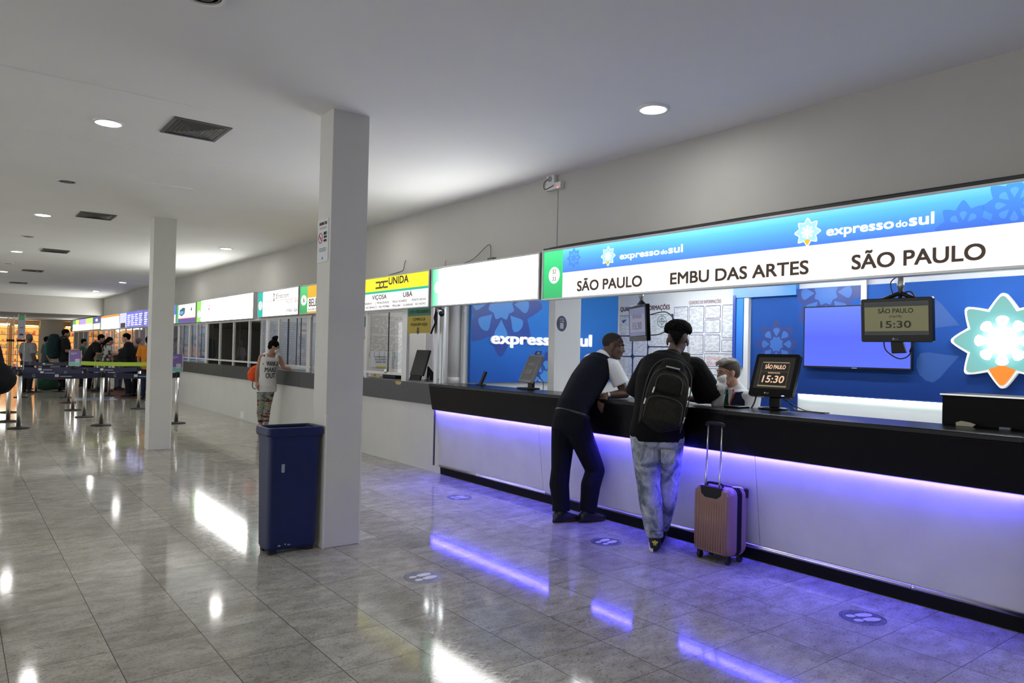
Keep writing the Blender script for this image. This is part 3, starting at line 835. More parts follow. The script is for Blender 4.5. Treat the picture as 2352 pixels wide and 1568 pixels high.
# notices on the other booths' side walls
F = FY(14.9)
for i, (a0, a1, b0, b1, lab) in enumerate([(5.02, 5.30, 1.15, 2.05, 'tall white price list seen through the window left of the woman'),
                                        (5.33, 5.72, 1.15, 2.05, 'tall bluish price list seen behind the woman'),
                                        (5.76, 6.35, 1.14, 2.06, 'wide white timetable seen through the window near the column')]):
    sheet('notice_sheet', F, a0, a1, b0, b1, lab, lines_mat('list_print_%d' % i, (.62, .66, .74), (.33, .36, .44), 28, .35))
rr = MB().prism(F, rrect(5.78, 5.98, 1.80, 1.98, .03), .005, .009).build('logo_card', M_sheet); tag(rr, 'white rounded card on the timetable near the column', 'card')
MB().fbox(F, 5.82, 5.94, 1.875, 1.90, .009, .010).build('print', M_redl, rr)
F = FY(21.45)
sheet('poster', F, 5.03, 6.4, 1.22, 2.06, 'pale blue poster inside the booth under the bus sign', lines_mat('poster_print', (.50, .55, .68), (.36, .40, .52), 6, .5), 'poster')
sheet('blue_strip', F, 5.03, 6.4, 1.12, 1.22, 'blue strip below the pale poster', M_bluel, 'strip')
F = FY(25.9)
sheet('poster', F, 5.03, 6.4, 1.15, 2.06, 'grey blue notice board in the booth behind the far column', lines_mat('poster_print_b', (.5, .55, .66), (.3, .34, .44), 20, .4), 'poster')
F = FY(30.1)
sheet('poster', F, 5.03, 6.4, 1.15, 2.06, 'lilac grey notice board in the booth behind the queue', lines_mat('poster_print_c', (.45, .45, .62), (.28, .28, .46), 16, .4), 'poster')

# ------------------------------------------------------------------ lit signs
def lit_sign(y0, y1, z0, z1, label, name='lit_sign', group=None):
    t = thing(name, label, 'sign', (4.88, (y0 + y1) / 2, z0), group)
    f = MB(); x0, x1 = 4.842, WX
    f.box((x0, y0 - .025, z0 - .018), (x1, y1 + .025, z0)); f.box((x0, y0 - .025, z1), (x1, y1 + .025, z1 + .02))
    f.box((x0, y0 - .025, z0), (x1, y0, z1)); f.box((x0, y1, z0), (x1, y1 + .025, z1))
    f.build('frame', M_alu, t, bevel=.003)
    return t, FX(4.85)
def face(t, F, y0, y1, z0, z1, m, c=.0, name='face'):
    return MB().fbox(F, -y1, -y0, z0, z1, -.03, c).build(name, m, t)
def wordmark(b, F, a, z, W, c, d, h):
    b.text(F, 'expresso', a, z, h * .92, c, d, w=W * .645, bold=h * .07)
    b.text(F, 'do', a + W * .668, z, h * .62, c, d, w=W * .10, bold=h * .035)
    b.text(F, 'sul', a + W * .787, z, h * 1.03, c, d, w=W * .205, bold=h * .085)

G_white = glow('lit_white', (1.0, .97, .925), 1.0)
G_over = glow('lit_white_strong', (1, 1, .98), 12.0)
G_mid = glow('lit_white_mid', (1, 1, .99), 1.7)
G_green = ramp_mat('lit_green', [(0, (.02, .34, .10)), (.6, (.03, .50, .16)), (1, (.06, .66, .24))], 'Z', 2.08, 2.57, .3, 1.0)
G_blue = ramp_mat('lit_blue', [(0, (.055, .17, .68)), (.45, (.075, .30, .82)), (.8, (.10, .46, .93)), (1, (.17, .60, .98))], 'Z', 2.33, 2.56, .3, 1.0)
G_shape = ramp_mat('lit_blue_shape', [(0, (.045, .14, .60)), (1, (.07, .30, .80))], 'Z', 2.33, 2.56, .3, 1.0)
G_shape2 = ramp_mat('lit_blue_shape_pale', [(0, (.065, .21, .70)), (1, (.11, .42, .88))], 'Z', 2.33, 2.56, .3, 1.0)
G_pale = glow('lit_pale_blue', (.42, .77, .95), 1.0)
G_letters = glow('lit_letter_white', (1, 1, 1), 1.15)
G_orange = glow('lit_orange', (1.0, .52, .04), 1.0)
M_sign = mat('sign_lettering', (.035, .025, .02), .6, emit=(.06, .045, .036), estr=1.0)

def small_flower(b_out, b_in, b_dot, b_or, F, a, z, R, c):
    b_out.prism(F, star(a, z, R * 1.07), c, c + .001)
    b_in.prism(F, star(a, z, R * .96), c + .001, c + .002)
    b_or.prism(F, star(a, z, R * .96, only=[4]) + [(a, z - R * .52)], c + .002, c + .003)
    for k in range(8): b_dot.prism(F, drop(a, z, 90 + 45 * k, R * .18, R * .50, R * .11), c + .002, c + .0035)
    b_dot.prism(F, disc(a, z, R * .26, n=16), c + .002, c + .0035)

def sign_big():
    y0, y1, z0, z1 = 1.15, 5.812, 2.085, 2.566
    t, F = lit_sign(y0, y1, z0, z1, 'very long lit blue and white sign over the black counter, with flower logos')
    zb = 2.333
    face(t, F, 5.515, y1, z0, z1, G_green, name='green_end')
    face(t, F, y0, 5.515, zb, z1, G_blue, name='blue_band')
    face(t, F, y0, 5.515, z0, zb, G_white, name='white_band')
    c = qx(1273, 632, 4.85)
    MB().prism(F, disc(c[0], c[1], .085, .085, 40), .0, .0015).build('number_disc', G_white, t)
    n = MB().text(F, '32', c[0], c[1] + .016, .042, .0015, .001, align='C').text(F, '33', c[0], c[1] - .058, .042, .0015, .001, align='C')
    n.fbox(F, c[0] - .062, c[0] + .062, c[1] - .0025, c[1] - .0005, .0015, .002)
    for body, p0, p1, h in (('SÃO PAULO', (1326, 668), (1475, 657), .094), ('EMBU DAS ARTES', (1540, 652), (1858, 629), .094), ('SÃO PAULO', (1957, 619), (2265, 594), .094)):
        q0 = qx(*p0, 4.85); q1 = qx(*p1, 4.85)
        MB().text(F, body, q0[0], (q0[1] + q1[1]) / 2, h, .0008, .0015, w=q1[0] - q0[0] - .005, bold=.0055).build('destination', M_sign, t)
    n.build_words('numbers', M_sign, t)
    # printed flowers in the blue
    for px, py, R in ((1318, 592, .10), (2212, 520, .16), (2330, 468, .17)):
        sh = MB(); sp = MB(); q = qx(px, py, 4.85); pts = star(q[0], q[1], R, .7)
        pts = [(a, min(max(z, zb + .001), z1 - .002)) for a, z in pts]
        pts = [(max(a, -5.513), z) for a, z in pts]
        sh.prism(F, pts, .0, .0006)
        for k in range(8):
            dd = drop(q[0], q[1], 90 + 45 * k, R * .22, R * .58, R * .13)
            if all(zb < z < z1 and a > -5.51 for a, z in dd): sp.prism(F, dd, .0006, .001)
        so = sh.build('printed_flower', G_shape, t)
        if sp.v: sp.build('printed_petals', G_shape2, so)
    for cpx, l, rr, R, h in (((1397, 588), (1424, 592), (1569, 578), .088, .060), ((1855, 533), (1899, 537), (2147, 512), .096, .068)):
        o, i, d, r = MB(), MB(), MB(), MB(); w = MB()
        q = qx(*cpx, 4.85); small_flower(o, i, d, r, F, q[0], q[1], R, .001)
        q0 = qx(*l, 4.85); q1 = qx(*rr, 4.85)
        wordmark(w, F, q0[0], (q0[1] + q1[1]) / 2 - .006, q1[0] - q0[0], .0006, .0015, h)
        lo = o.build('flower_logo', G_letters, t); i.build('logo_petals', G_pale, lo); d.build('logo_spots', G_letters, lo); r.build('logo_tip', G_orange, lo)
        w.build('logo_lettering', G_letters, t)
    k = MB(); k.box((4.84, y0 - .02, z1 + .021), (4.93, y1, z1 + .035)); k.tube(curve_pts([F.p(-5.75, z1 + .04, -.02), F.p(-5.2, z1 + .05, -.03), F.p(-4.2, z1 + .045, -.03), F.p(-3, z1 + .05, -.03), F.p(-1.4, z1 + .045, -.03)]), .005, 6)
    k.build('cable_tray', M_dark, t)
sign_big()

def sign_blank():
    y0, y1, z0, z1 = 5.90, 8.02, 2.095, 2.555
    t, F = lit_sign(y0, y1, z0, z1, 'blank overexposed white lit sign with a green left end')
    face(t, F, 7.80, y1, z0, z1, ramp_mat('lit_green_fade', [(0, (.9, 1, .92)), (.4, (.35, .85, .5)), (1, (.05, .6, .25))], 'Y', 7.80, 8.02, .3, 1.15), name='green_end')
    face(t, F, y0, 7.80, z0, z1, G_over, name='white_face')
    MB().prism(F, disc(-7.905, 2.32, .065, .07), 0, .0015).build('number_disc', G_mid, t)
    MB().text(F, '31', -7.905, 2.29, .045, .002, .001, align='C').build_words('lettering', mat('pale_number', (.5, .5, .5), .5, emit=(.85, .85, .85), estr=1), t)
    w = MB(); w.tube(curve_pts([(4.88, 7.4, 2.575), (4.89, 7.15, 2.63), (4.89, 6.85, 2.76), (4.90, 6.83, 2.60), (4.88, 6.8, 2.575)]), .004, 6); w.tube([(4.89, 7.80, 2.57), (4.90, 7.80, 2.66)], .003, 6)
    w.box((4.86, 6.74, 2.575), (4.91, 6.84, 2.60)); w.build('loose_wires', mat('thin_wire', (.12, .11, .1), .6), t)
sign_blank()

def sign_unida():
    y0, y1, z0, z1 = 8.115, 10.50, 2.095, 2.55
    t, F = lit_sign(y0, y1, z0, z1, 'yellow and white lit sign lettered UNIDA, VIÇOSA and UBÁ')
    face(t, F, y0, y1, 2.36, z1, glow('lit_yellow', (.95, .86, .03), .95), name='yellow_band')
    face(t, F, y0, y1, 2.328, 2.36, glow('lit_teal', (.02, .50, .34), .9), name='teal_line')
    face(t, F, y0, y1, z0, 2.328, glow('lit_white_soft', (1, .99, .97), 1.05), name='white_band')
    n = MB()
    q0 = qx(893, 654, 4.85); q1 = qx(938, 651, 4.85); n.text(F, 'UNIDA', q0[0], q0[1] + .004, .098, .0008, .0015, w=q1[0] - q0[0], bold=.006)
    a0 = qx(863, 656, 4.85)[0]; a1 = qx(891, 656, 4.85)[0]; zc = 2.447; W = a1 - a0
    def bar(P):
        for (x0, z0_), (x1, z1_) in zip(P[:-1], P[1:]):
            d = V((x1 - x0, z1_ - z0_, 0)); q = V((-d.y, d.x, 0)).normalized() * .0125; e = d.normalized() * .006
            n.prism(F, [(x0 - q.x - e.x, z0_ - q.y - e.y), (x1 - q.x + e.x, z1_ - q.y + e.y), (x1 + q.x + e.x, z1_ + q.y + e.y), (x0 + q.x - e.x, z0_ + q.y - e.y)], .0008, .0022)
    X = lambda f: a0 + W * f
    bar([(X(.02), zc + .040), (X(.34), zc + .040)]); bar([(X(.46), zc + .040), (X(.98), zc + .040)]); bar([(X(.02), zc - .040), (X(.54), zc - .040)]); bar([(X(.66), zc - .040), (X(.98), zc - .040)])
    bar([(X(.46), zc + .040), (X(.37), zc + .026), (X(.33), zc), (X(.37), zc - .026)]); bar([(X(.54), zc - .040), (X(.63), zc - .026), (X(.67), zc), (X(.63), zc + .026)])
    for body, l, r, h in (('VIÇOSA', 855, 888, .062), ('-', 903, 908, .01), ('UBÁ', 926, 947, .062)):
        A = qx(l, 685, 4.85)[0]; B = qx(r, 683, 4.85)[0]; n.text(F, body, A, 2.243 if body != '-' else 2.265, h, .0008, .0015, w=B - A, bold=.003)
    for body, l, r, z in (('ITABIRA', 832, 854, 2.176), ('-', 859, 861, 2.19), ('J. MONLEVADE', 862, 893, 2.176), ('-', 897, 899, 2.19), ('RAUL SOARES', 902, 934, 2.176), ('-', 940, 942, 2.19), ('PONTE NOVA', 946, 978, 2.176),
                       ('RIO BRANCO', 841, 866, 2.118), ('-', 868, 870, 2.13), ('RIO POMBA', 871, 895, 2.118), ('PIRAUBA', 901, 920, 2.118), ('-', 922, 924, 2.13), ('GUARANI', 926, 948, 2.118), ('-', 950, 952, 2.13), ('RIO NOVO', 954, 978, 2.118)):
        A = qx(l, 700, 4.85)[0]; B = qx(r, 700, 4.85)[0]; n.text(F, body, A, z, .030 if body != '-' else .006, .0008, .0012, w=B - A, bold=.001)
    n.build_words('lettering', M_sign, t)
    w = MB(); w.tube(curve_pts([(4.87, 9.25, 2.575), (4.88, 8.95, 2.60), (4.88, 8.85, 2.62), (4.89, 8.83, 2.72), (4.90, 8.82, 2.75)]), .006, 6); w.build('loose_wires', bpy.data.materials['thin_wire'], t)
sign_unida()

def sign_small(y0, y1, z0, z1, label, spec, name='lit_sign'):
    t, F = lit_sign(y0, y1, z0, z1, label)
    spec(t, F, y0, y1, z0, z1)
def spec36(t, F, y0, y1, z0, z1):
    face(t, F, y1 - .32, y1, z0, z1, ramp_mat('lit_green2', [(0, (.03, .3, .08)), (1, (.08, .55, .18))], 'Z', z0, z1, .3, .9), name='green_end')
    face(t, F, y0, y1 - .32, 2.385, z1, glow('lit_amber', (.80, .46, .03), .95), name='amber_band')
    face(t, F, y0, y1 - .32, z0 + .03, 2.385, G_white, name='white_band'); face(t, F, y0, y1 - .32, z0, z0 + .03, glow('lit_amber2', (.75, .42, .03), .9), name='amber_line')
    MB().prism(F, disc(-y1 + .16, 2.35, .125, .09), 0, .0015).build('number_disc', G_white, t)
    n = MB().text(F, '36', -y1 + .16, 2.315, .07, .002, .001, align='C', bold=.002).text(F, 'BELÉM', -y1 + .40, 2.235, .125, .0008, .0015, bold=.004).text(F, 'ARAGUAÍNA  PALMAS', -y1 + .36, 2.165, .035, .0008, .001)
    n.build_words('lettering', M_sign, t)
    MB().prism(F, disc(-y1 + 1.1, 2.475, .07), 0, .0015).build('logo_disc', G_white, t)
sign_small(10.62, 12.48, 2.12, 2.59, 'amber and white lit sign numbered 36, partly hidden by the near column', spec36)
def spec37(t, F, y0, y1, z0, z1):
    face(t, F, y1 - .28, y1, z0, z1, glow('lit_teal2', (.02, .50, .42), .9), name='teal_end')
    face(t, F, y0, y1 - .28, z0, z1, G_mid, name='white_face')
    MB().prism(F, disc(-y1 + .14, 2.34, .11, .09), 0, .0015).build('number_disc', G_white, t)
    n = MB().text(F, '37', -y1 + .14, 2.31, .07, .002, .001, align='C')
    a = lambda px: qx(px, 690, 4.85)[0]
    n.text(F, 'Emtram', a(634), 2.44, .095, .0008, .0015, w=a(663) - a(634), shear=.25)
    n.prism(F, disc(a(629), 2.475, .055, .075), .0008, .0015)
    n.text(F, 'IRECÊ - BA', a(657), 2.33, .06, .0008, .001, w=a(684) - a(657)).text(F, 'IPIRÁ - BA', a(658), 2.165, .06, .0008, .001, w=a(684) - a(658), bold=.002)
    n.build_words('lettering', M_sign, t)
    p = MB().text(F, 'XIQUE XIQUE - BA', a(607), 2.32, .055, .0008, .001, w=a(646) - a(607)).text(F, 'PIRITIBA - BA', a(607), 2.16, .055, .0008, .001, w=a(635) - a(607)).text(F, 'MORRO DO CHAPÉU', a(650), 2.255, .035, .0008, .001, w=a(684) - a(650))
    p.build_words('faded_lettering', mat('faded_lettering', (.4, .4, .4), .5, emit=(.42, .42, .45), estr=1), t)
    MB().fbox(F, a(606), a(686), 2.402, 2.41, .0008, .0012).build('red_line', glow('lit_red', (.85, .12, .12), .9), t)
    MB().prism(F, disc(a(629), 2.475, .035, .05), .0016, .002).build('logo_eye', G_white, t)
sign_small(12.58, 14.72, 2.12, 2.60, 'white lit sign numbered 37 with a teal end, above the woman', spec37)
def spec_w(t, F, y0, y1, z0, z1):
    face(t, F, y1 - .38, y1, z0, z1, glow('lit_lime', (.28, .75, .12), 1.0), name='green_end')
    face(t, F, y0, y1 - .38, z0, z1, G_over, name='white_face')
    MB().prism(F, disc(-y1 + .2, 2.3, .14, .09), 0, .0015).build('number_disc', G_mid, t)
    a = lambda px: qx(px, 705, 4.85)[0]
    MB().fbox(F, a(479), a(482), 2.46, 2.50, .0008, .0015).fbox(F, a(478), a(482), 2.37, 2.43, .0008, .0015).build('red_mark', glow('lit_rose', (.95, .25, .3), 1.0), t)
    b_ = MB()
    for i in range(15): b_.fbox(F, a(459) + i * .095, a(459) + i * .095 + .018, 2.22, 2.285, .0008, .0015)
    for i in range(7): b_.fbox(F, a(460) + i * .17, a(460) + i * .17 + .05, 2.15, 2.18, .0008, .0015)
    b_.build('faded_lettering', mat('pale_lilac_letter', (.6, .6, .7), .5, emit=(.75, .75, .9), estr=1), t)
sign_small(15.02, 19.32, 2.11, 2.62, 'long glaring white lit sign with a lime green left end', spec_w)
def spec_bus(t, F, y0, y1, z0, z1):
    face(t, F, y1 - .16, y1, z0, z1, glow('lit_green3', (.05, .55, .2), .9), name='green_end')
    face(t, F, y0, y1 - .16, z0 + .12, z1, G_white, name='white_face')
    face(t, F, y0, y1 - .16, z0, z0 + .10, glow('lit_indigo', (.12, .10, .35), .9), name='indigo_band'); face(t, F, y0, y1 - .16, z0 + .10, z0 + .12, bpy.data.materials['lit_red'], name='red_line')
    a = lambda px: qx(px, 720, 4.85)[0]
    MB().prism(F, [(a(412), 2.34), (a(418), 2.29), (a(424), 2.36), (a(425), 2.50), (a(420), 2.52), (a(413), 2.46)], .0008, .0015).build('bus_picture', mat('bus_print', (.03, .08, .09), .5, emit=(.03, .1, .11), estr=1), t)
    MB().prism(F, [(a(412.5), 2.36), (a(418), 2.33), (a(422), 2.38), (a(421), 2.43), (a(413), 2.42)], .0015, .002).build('bus_glass', glow('lit_sky', (.15, .45, .8), .9), t)
    MB().prism(F, [(a(438), 2.42), (a(441), 2.42), (a(440.5), 2.47), (a(439.5), 2.52), (a(438.5), 2.47)], .0008, .0015).build('emblem', M_sign, t)
sign_small(19.45, 21.38, 2.12, 2.60, 'lit white sign with a bus picture, right of the far column', spec_bus)
def spec_bw(t, F, y0, y1, z0, z1):
    face(t, F, y0, y1, 2.36, z1, glow('lit_blue2', (.08, .2, .7), 1.0), name='blue_band'); face(t, F, y0, y1, z0, 2.36, G_white, name='white_band')
sign_small(21.48, 23.9, 2.12, 2.60, 'blue over white lit sign mostly hidden by the far column', spec_bw)
def rows(t, F, y0, y1, z0, z1, cols, m):
    b = MB(); w = (y1 - y0) / cols
    for c in range(cols):
        for r in range(6): b.fbox(F, -y1 + c * w + w * .14, -y1 + c * w + w * (.72 + .1 * ((c + r) % 3)), z0 + .06 + r * .068, z0 + .095 + r * .068, .0008, .0015)
    b.build('rows_of_print', m, t)
G_bscr = glow('lit_indigo_face', (.16, .17, .75), 1.0)
def spec_l1(t, F, y0, y1, z0, z1):
    face(t, F, y0, y1, z0, z1, G_bscr); rows(t, F, y0, y1, z0, z1, 3, G_letters)
sign_small(23.98, 25.72, 2.10, 2.60, 'narrow blue lit departures panel left of the far column', spec_l1)
def spec_l2(t, F, y0, y1, z0, z1):
    face(t, F, y0, y1 - 1.3, z0, z1, G_bscr); face(t, F, y1 - 1.3, y1, z0, z1, glow('lit_lilac', (.50, .52, .95), 1.2), name='lilac_end')
    rows(t, F, y0 + .1, y1 - 1.4, z0, z1, 4, G_letters)
    MB().fbox(F, -y1 + .25, -y1 + 1.1, z0, z0 + .17, .001, .012).build('dark_panel', M_black, t)
sign_small(25.82, 29.95, 2.10, 2.62, 'blue lit sign with rows of white print above the queue', spec_l2)
def spec_l3(t, F, y0, y1, z0, z1):
    face(t, F, y0, y1, z1 - .08, z1, glow('lit_orange2', (.95, .3, .02), 1.0), name='orange_band'); face(t, F, y0, y1, z0, z1 - .08, G_over, name='white_face')
    face(t, F, y1 - .1, y1, z0, z1 - .08, bpy.data.materials['lit_green3'], .001, 'green_end')
sign_small(30.05, 34.2, 2.10, 2.62, 'bright white lit sign with an orange top edge', spec_l3)
def spec_l4(t, F, y0, y1, z0, z1):
    face(t, F, y0, y1, z0 + .25, z1, glow('lit_navy', (.06, .07, .28), 1.0), name='navy_band'); face(t, F, y0, y1, z0, z0 + .25, glow('lit_ivory', (.75, .77, .7), 1.0), name='ivory_band')
    MB().prism(F, disc(-y1 + .9, z1 - .13, .3, .06, 12), .001, .002).build('logo', G_letters, t)
sign_small(34.35, 36.25, 2.12, 2.64, 'navy over ivory lit sign past the drop in the ceiling', spec_l4)
def spec_l5(t, F, y0, y1, z0, z1):
    face(t, F, y0, y1, z0, z0 + .27, G_mid, name='white_band'); face(t, F, (y0 + y1) / 2, y1, z0 + .27, z1, glow('lit_violet', (.42, .30, .85), 1.1), name='violet_part'); face(t, F, y0, (y0 + y1) / 2, z0 + .27, z1, glow('lit_lime2', (.5, .75, .15), 1.1), name='lime_part')
sign_small(36.35, 40.6, 2.12, 2.64, 'violet, lime and white lit sign near the far shop', spec_l5)
def spec_l6(t, F, y0, y1, z0, z1):
    face(t, F, y0, y1, z0, z0 + .3, G_over, name='white_band'); face(t, F, y0, y0 + 1.2, z0 + .3, z1, glow('lit_yellow2', (.9, .8, .1), 1.2), name='yellow_part'); face(t, F, y0 + 1.2, y1, z0 + .3, z1, glow('lit_green4', (.1, .45, .2), 1.0), name='green_part')
sign_small(40.7, 42.95, 2.12, 2.64, 'farthest lit sign, green and yellow over white', spec_l6)

# ------------------------------------------------------------------ side wall of the large booth: blue panel with raised letters
YS = 7.67
F = FY(YS)
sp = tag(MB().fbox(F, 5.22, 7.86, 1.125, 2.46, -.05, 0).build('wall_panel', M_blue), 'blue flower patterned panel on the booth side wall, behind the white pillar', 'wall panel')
def flower_print(F, c, R, lim, parent, spots=True, rot=90, mm=None):
    m1, m2 = mm or (M_blued, M_bluel)
    lo0, lo1, hi0, hi1 = lim
    cl = lambda P: [(min(max(a, lo0), lo1), min(max(b, hi0), hi1)) for a, b in P]
    MB().prism(F, cl(star(c[0], c[1], R, .68, rot)), .0, .0006).build('printed_flower', m1, parent)
    if spots:
        b = MB()
        for k in range(8):
            P = cl(drop(c[0], c[1], rot + 45 * k, R * .30, R * .66, R * .155))
            if max(p[1] for p in P) - min(p[1] for p in P) > R * .05: b.prism(F, P, .0006, .0012)
        P = cl(star(c[0], c[1], R * .32, .80, rot + 22.5))
        if max(p[1] for p in P) - min(p[1] for p in P) > R * .05: b.prism(F, P, .0006, .0012)
        b.build('printed_petals', m2, parent)
c = qy(1152, 697, YS); tip = qy(1150, 819, YS)
flower_print(F, c, c[1] - tip[1], (5.23, 7.85, 1.13, 2.455), sp)
c2 = qy(1254, 868, YS); flower_print(F, c2, .36, (5.23, 7.85, 1.13, 2.455), sp)
w = MB(); q0 = qy(1126, 788, YS); q1 = qy(1357, 790, YS)
wordmark(w, F, q0[0], q0[1], q1[0] - q0[0], .012, .022, .155)
tag(w.build('raised_letters', mat('raised_letter_white', (.8, .8, .8), .4, emit=(1, 1, 1), estr=.35)), 'white raised lettering reading expresso do sul on the blue side panel', 'lettering')
b = MB()
for px, py in ((1066, 713), (1067, 786), (1238, 873)):
    q = qy(px, py, YS); b.prism(F, disc(q[0], q[1], .012, n=12), 0, .006)
b.build('screw_caps', M_white, sp)
# round sticker on the slim pillar
F = FY(5.965); c = qy(1290, 743, 5.965)
st = tag(MB().prism(F, disc(c[0], c[1], .072, .085, 36), .001, .003).build('round_sticker', mat('navy_sticker', (.025, .03, .09), .5)), 'round navy sticker on the slim white pillar', 'sticker')
b = MB()
for dz, ww in ((.055, .05), (.046, .07)): b.fbox(F, c[0] - ww / 2, c[0] + ww / 2, c[1] + dz - .002, c[1] + dz + .002, .003, .0036)
b.fbox(F, c[0] + .0, c[0] + .03, c[1] + .02, c[1] + .032, .003, .0036); b.fbox(F, c[0] - .025, c[0] + .025, c[1] - .055, c[1] + .008, .003, .0036)
b.build('print', mat('sticker_pale', (.42, .44, .5), .5), st)
MB().prism(F, disc(c[0] - .02, c[1] + .026, .01, n=12), .003, .0036).build('red_dot', mat('sticker_red', (.5, .12, .08), .5), st)

# ------------------------------------------------------------------ back wall: information boards
F = FX(XB)
def cellgrid(cells, border, m_line, m_fill, parent, r=.02):
    l = MB(); f = MB()
    for a0, a1, b0, b1 in cells:
        if border: l.prism(F, rrect(a0, a1, b0, b1, r), .004, .0052)
        f.prism(F, rrect(a0 + border, a1 - border, b0 + border, b1 - border, max(r - border, .004)), .0052, .0066)
    if border: l.build('cell_lines', m_line, parent)
    f.build('printed_cells', m_fill, parent)
Q = lambda px, py: qx(px, py, XB)
def cell(px0, py0, px1, py1):
    a0 = Q(px0, (py0 + py1) / 2)[0]; a1 = Q(px1, (py0 + py1) / 2)[0]; b1 = Q((px0 + px1) / 2, py0)[1]; b0 = Q((px0 + px1) / 2, py1)[1]
    return (a0, a1, b0, b1)
a0 = Q(1418, 780)[0]; am = Q(1547.5, 780)[0]; a1 = Q(1691, 780)[0]; zt = Q(1480, 696)[1]; zb = Q(1480, 868)[1]
lb = tag(MB().fbox(F, a0, am - .004, zb, zt, .001, .004).build('information_board', M_sheet), 'left information board with navy bordered cells, behind the hanging monitor', 'notice board')
n = cell(1419, 723, 1546, 866); MB().fbox(F, n[0], n[1], n[2], n[3], .004, .005).build('navy_ground', M_navy, lb)
sx = 1 / 6.533
cells = []
for (x0, x1) in ((268, 468), (488, 698)):
    for (y0, y1) in ((560, 850), (868, 1155), (1172, 1462)): cells.append(cell(1380 + x0 * sx, 640 + y0 * sx, 1380 + x1 * sx, 640 + y1 * sx))
cells += [cell(1380 + 715 * sx, 640 + 540 * sx, 1380 + 1070 * sx, 640 + 1012 * sx), cell(1380 + 715 * sx, 640 + 1030 * sx, 1380 + 1070 * sx, 640 + 1465 * sx)]
l = MB()
for q in cells: l.prism(F, rrect(*q, .035), .005, .0062)
l.build('printed_cells', M_text, lb)
h = MB(); p0 = Q(1425.5, 714.5); p1 = Q(1539, 709); h.text(F, 'QUADRO DE INFORMAÇÕES', p0[0], (p0[1] + p1[1]) / 2 - .004, .062, .004, .001, w=p1[0] - p0[0], bold=.004)
h.build_words('heading', M_redink, lb)
g = MB(); q = cells[0]; g.prism(F, [(q[0] + .06, q[3] - .07), (q[0] + .18, q[3] - .05), (q[0] + .13, q[3] - .085), (q[0] + .1, q[3] - .11), (q[0] + .085, q[3] - .085)], .0062, .007); g.build('cell_logo', mat('logo_navy', (.03, .06, .25), .5), lb)
g = MB(); c = Q(1521, 738)
for k in range(16):
    t0, t1 = 2 * pi * k / 16, 2 * pi * (k + 1) / 16
    for r in (.085, .045): g.prism(F, [(c[0] + r * cos(t0), c[1] + r * sin(t0)), (c[0] + r * cos(t1), c[1] + r * sin(t1)), (c[0] + (r - .007) * cos(t1), c[1] + (r - .007) * sin(t1)), (c[0] + (r - .007) * cos(t0), c[1] + (r - .007) * sin(t0))], .0062, .007)
g.fbox(F, c[0] - .085, c[0] + .085, c[1] - .004, c[1] + .004, .0062, .007); g.fbox(F, c[0] - .004, c[0] + .004, c[1] - .085, c[1] + .085, .0062, .007)
g.build('globe_mark', mat('globe_green', (.02, .09, .05), .5), lb)

zt2 = Q(1620, 684)[1]
rb = tag(MB().fbox(F, am + .004, a1, zb, zt2, .001, .004).build('information_board', M_sheet), 'right information board of thin lined cells, behind the backpack wearer', 'notice board')
def C2(x0, y0, x1, y1): return cell(1380 + x0 * sx, 640 + y0 * sx, 1380 + x1 * sx, 640 + y1 * sx)
cells = [C2(1100, 420, 1312, 815), C2(1100, 840, 1312, 1140), C2(1100, 1165, 1535, 1440), C2(1328, 408, 1552, 815), C2(1322, 838, 1540, 1143), C2(1568, 400, 1803, 597), C2(1563, 612, 1795, 815), C2(1558, 836, 1790, 1097),
         C2(1822, 388, 2030, 892), C2(1812, 912, 2028, 1097), C2(1553, 1122, 2026, 1322), C2(1553, 1345, 2026, 1450)]
cellgrid(cells, .007, M_navy, M_text, rb, .02)
h = MB(); p0 = Q(1583, 699); p1 = Q(1657, 694); h.text(F, 'QUADRO DE INFORMAÇÕES', p0[0], (p0[1] + p1[1]) / 2 - .003, .045, .004, .001, w=p1[0] - p0[0], bold=.001)
q = cells[10]
h.text(F, 'RECLAMAÇÕES E SUGESTÕES', q[0] + .045, q[3] - .085, .036, .0068, .001, w=(q[1] - q[0]) * .85).text(F, 'DETRO/RJ', q[0] + .025, q[3] - .15, .036, .0068, .001, w=(q[1] - q[0]) * .4)
h.build_words('heading', M_redl, rb)

# ------------------------------------------------------------------ back wall: blue panels, door, television, flower logo
yD0 = -Q(1834, 790)[0]
mp = tag(MB().fbox(F, -yD0, 1.2, 1.118, 2.345, 0, .05).build('wall_panel', M_blue_shade), 'large blue flower patterned panel behind the television and the flower logo', 'wall panel')
G = Frame(F.p(0, 0, .05), F.u, F.v)
Q2 = lambda px, py: qx(px, py, XB - .05)
lim = (-yD0 + .01, 1.19, 1.125, 2.34)
c = Q2(1897, 672); R = .46
flower_print(G, c, R, lim, mp, True, 90, (M_blued2, M_bluel2))
sc = Q2(2302, 782)
b = MB(); cl = lambda P: [(min(max(a, lim[0]), lim[1]), min(max(z, lim[2]), lim[3])) for a, z in P]
for k in range(8):
    dd = drop(sc[0], sc[1], 90 + 22.5 + 45 * k, .40, .82, .16)
    if max(p[1] for p in dd) < 2.42 and min(p[1] for p in dd) > 1.0: b.prism(G, cl(dd), .0006, .0012)
b.build('printed_petals', mat('blue_print_mid', (.018, .078, .30), .4), mp)
e = MB(); e.fbox(G, -yD0, 1.2, 1.112, 1.124, -.05, .004); e.build('lower_edge', M_blued, mp)
MB().fbox(F, -yD0 + .02, 1.0, 1.098, 1.108, .01, .03).build('led_strip', mat('white_led', (.8, .8, .8), .4, emit=(.82, 1.0, .95), estr=14), mp)
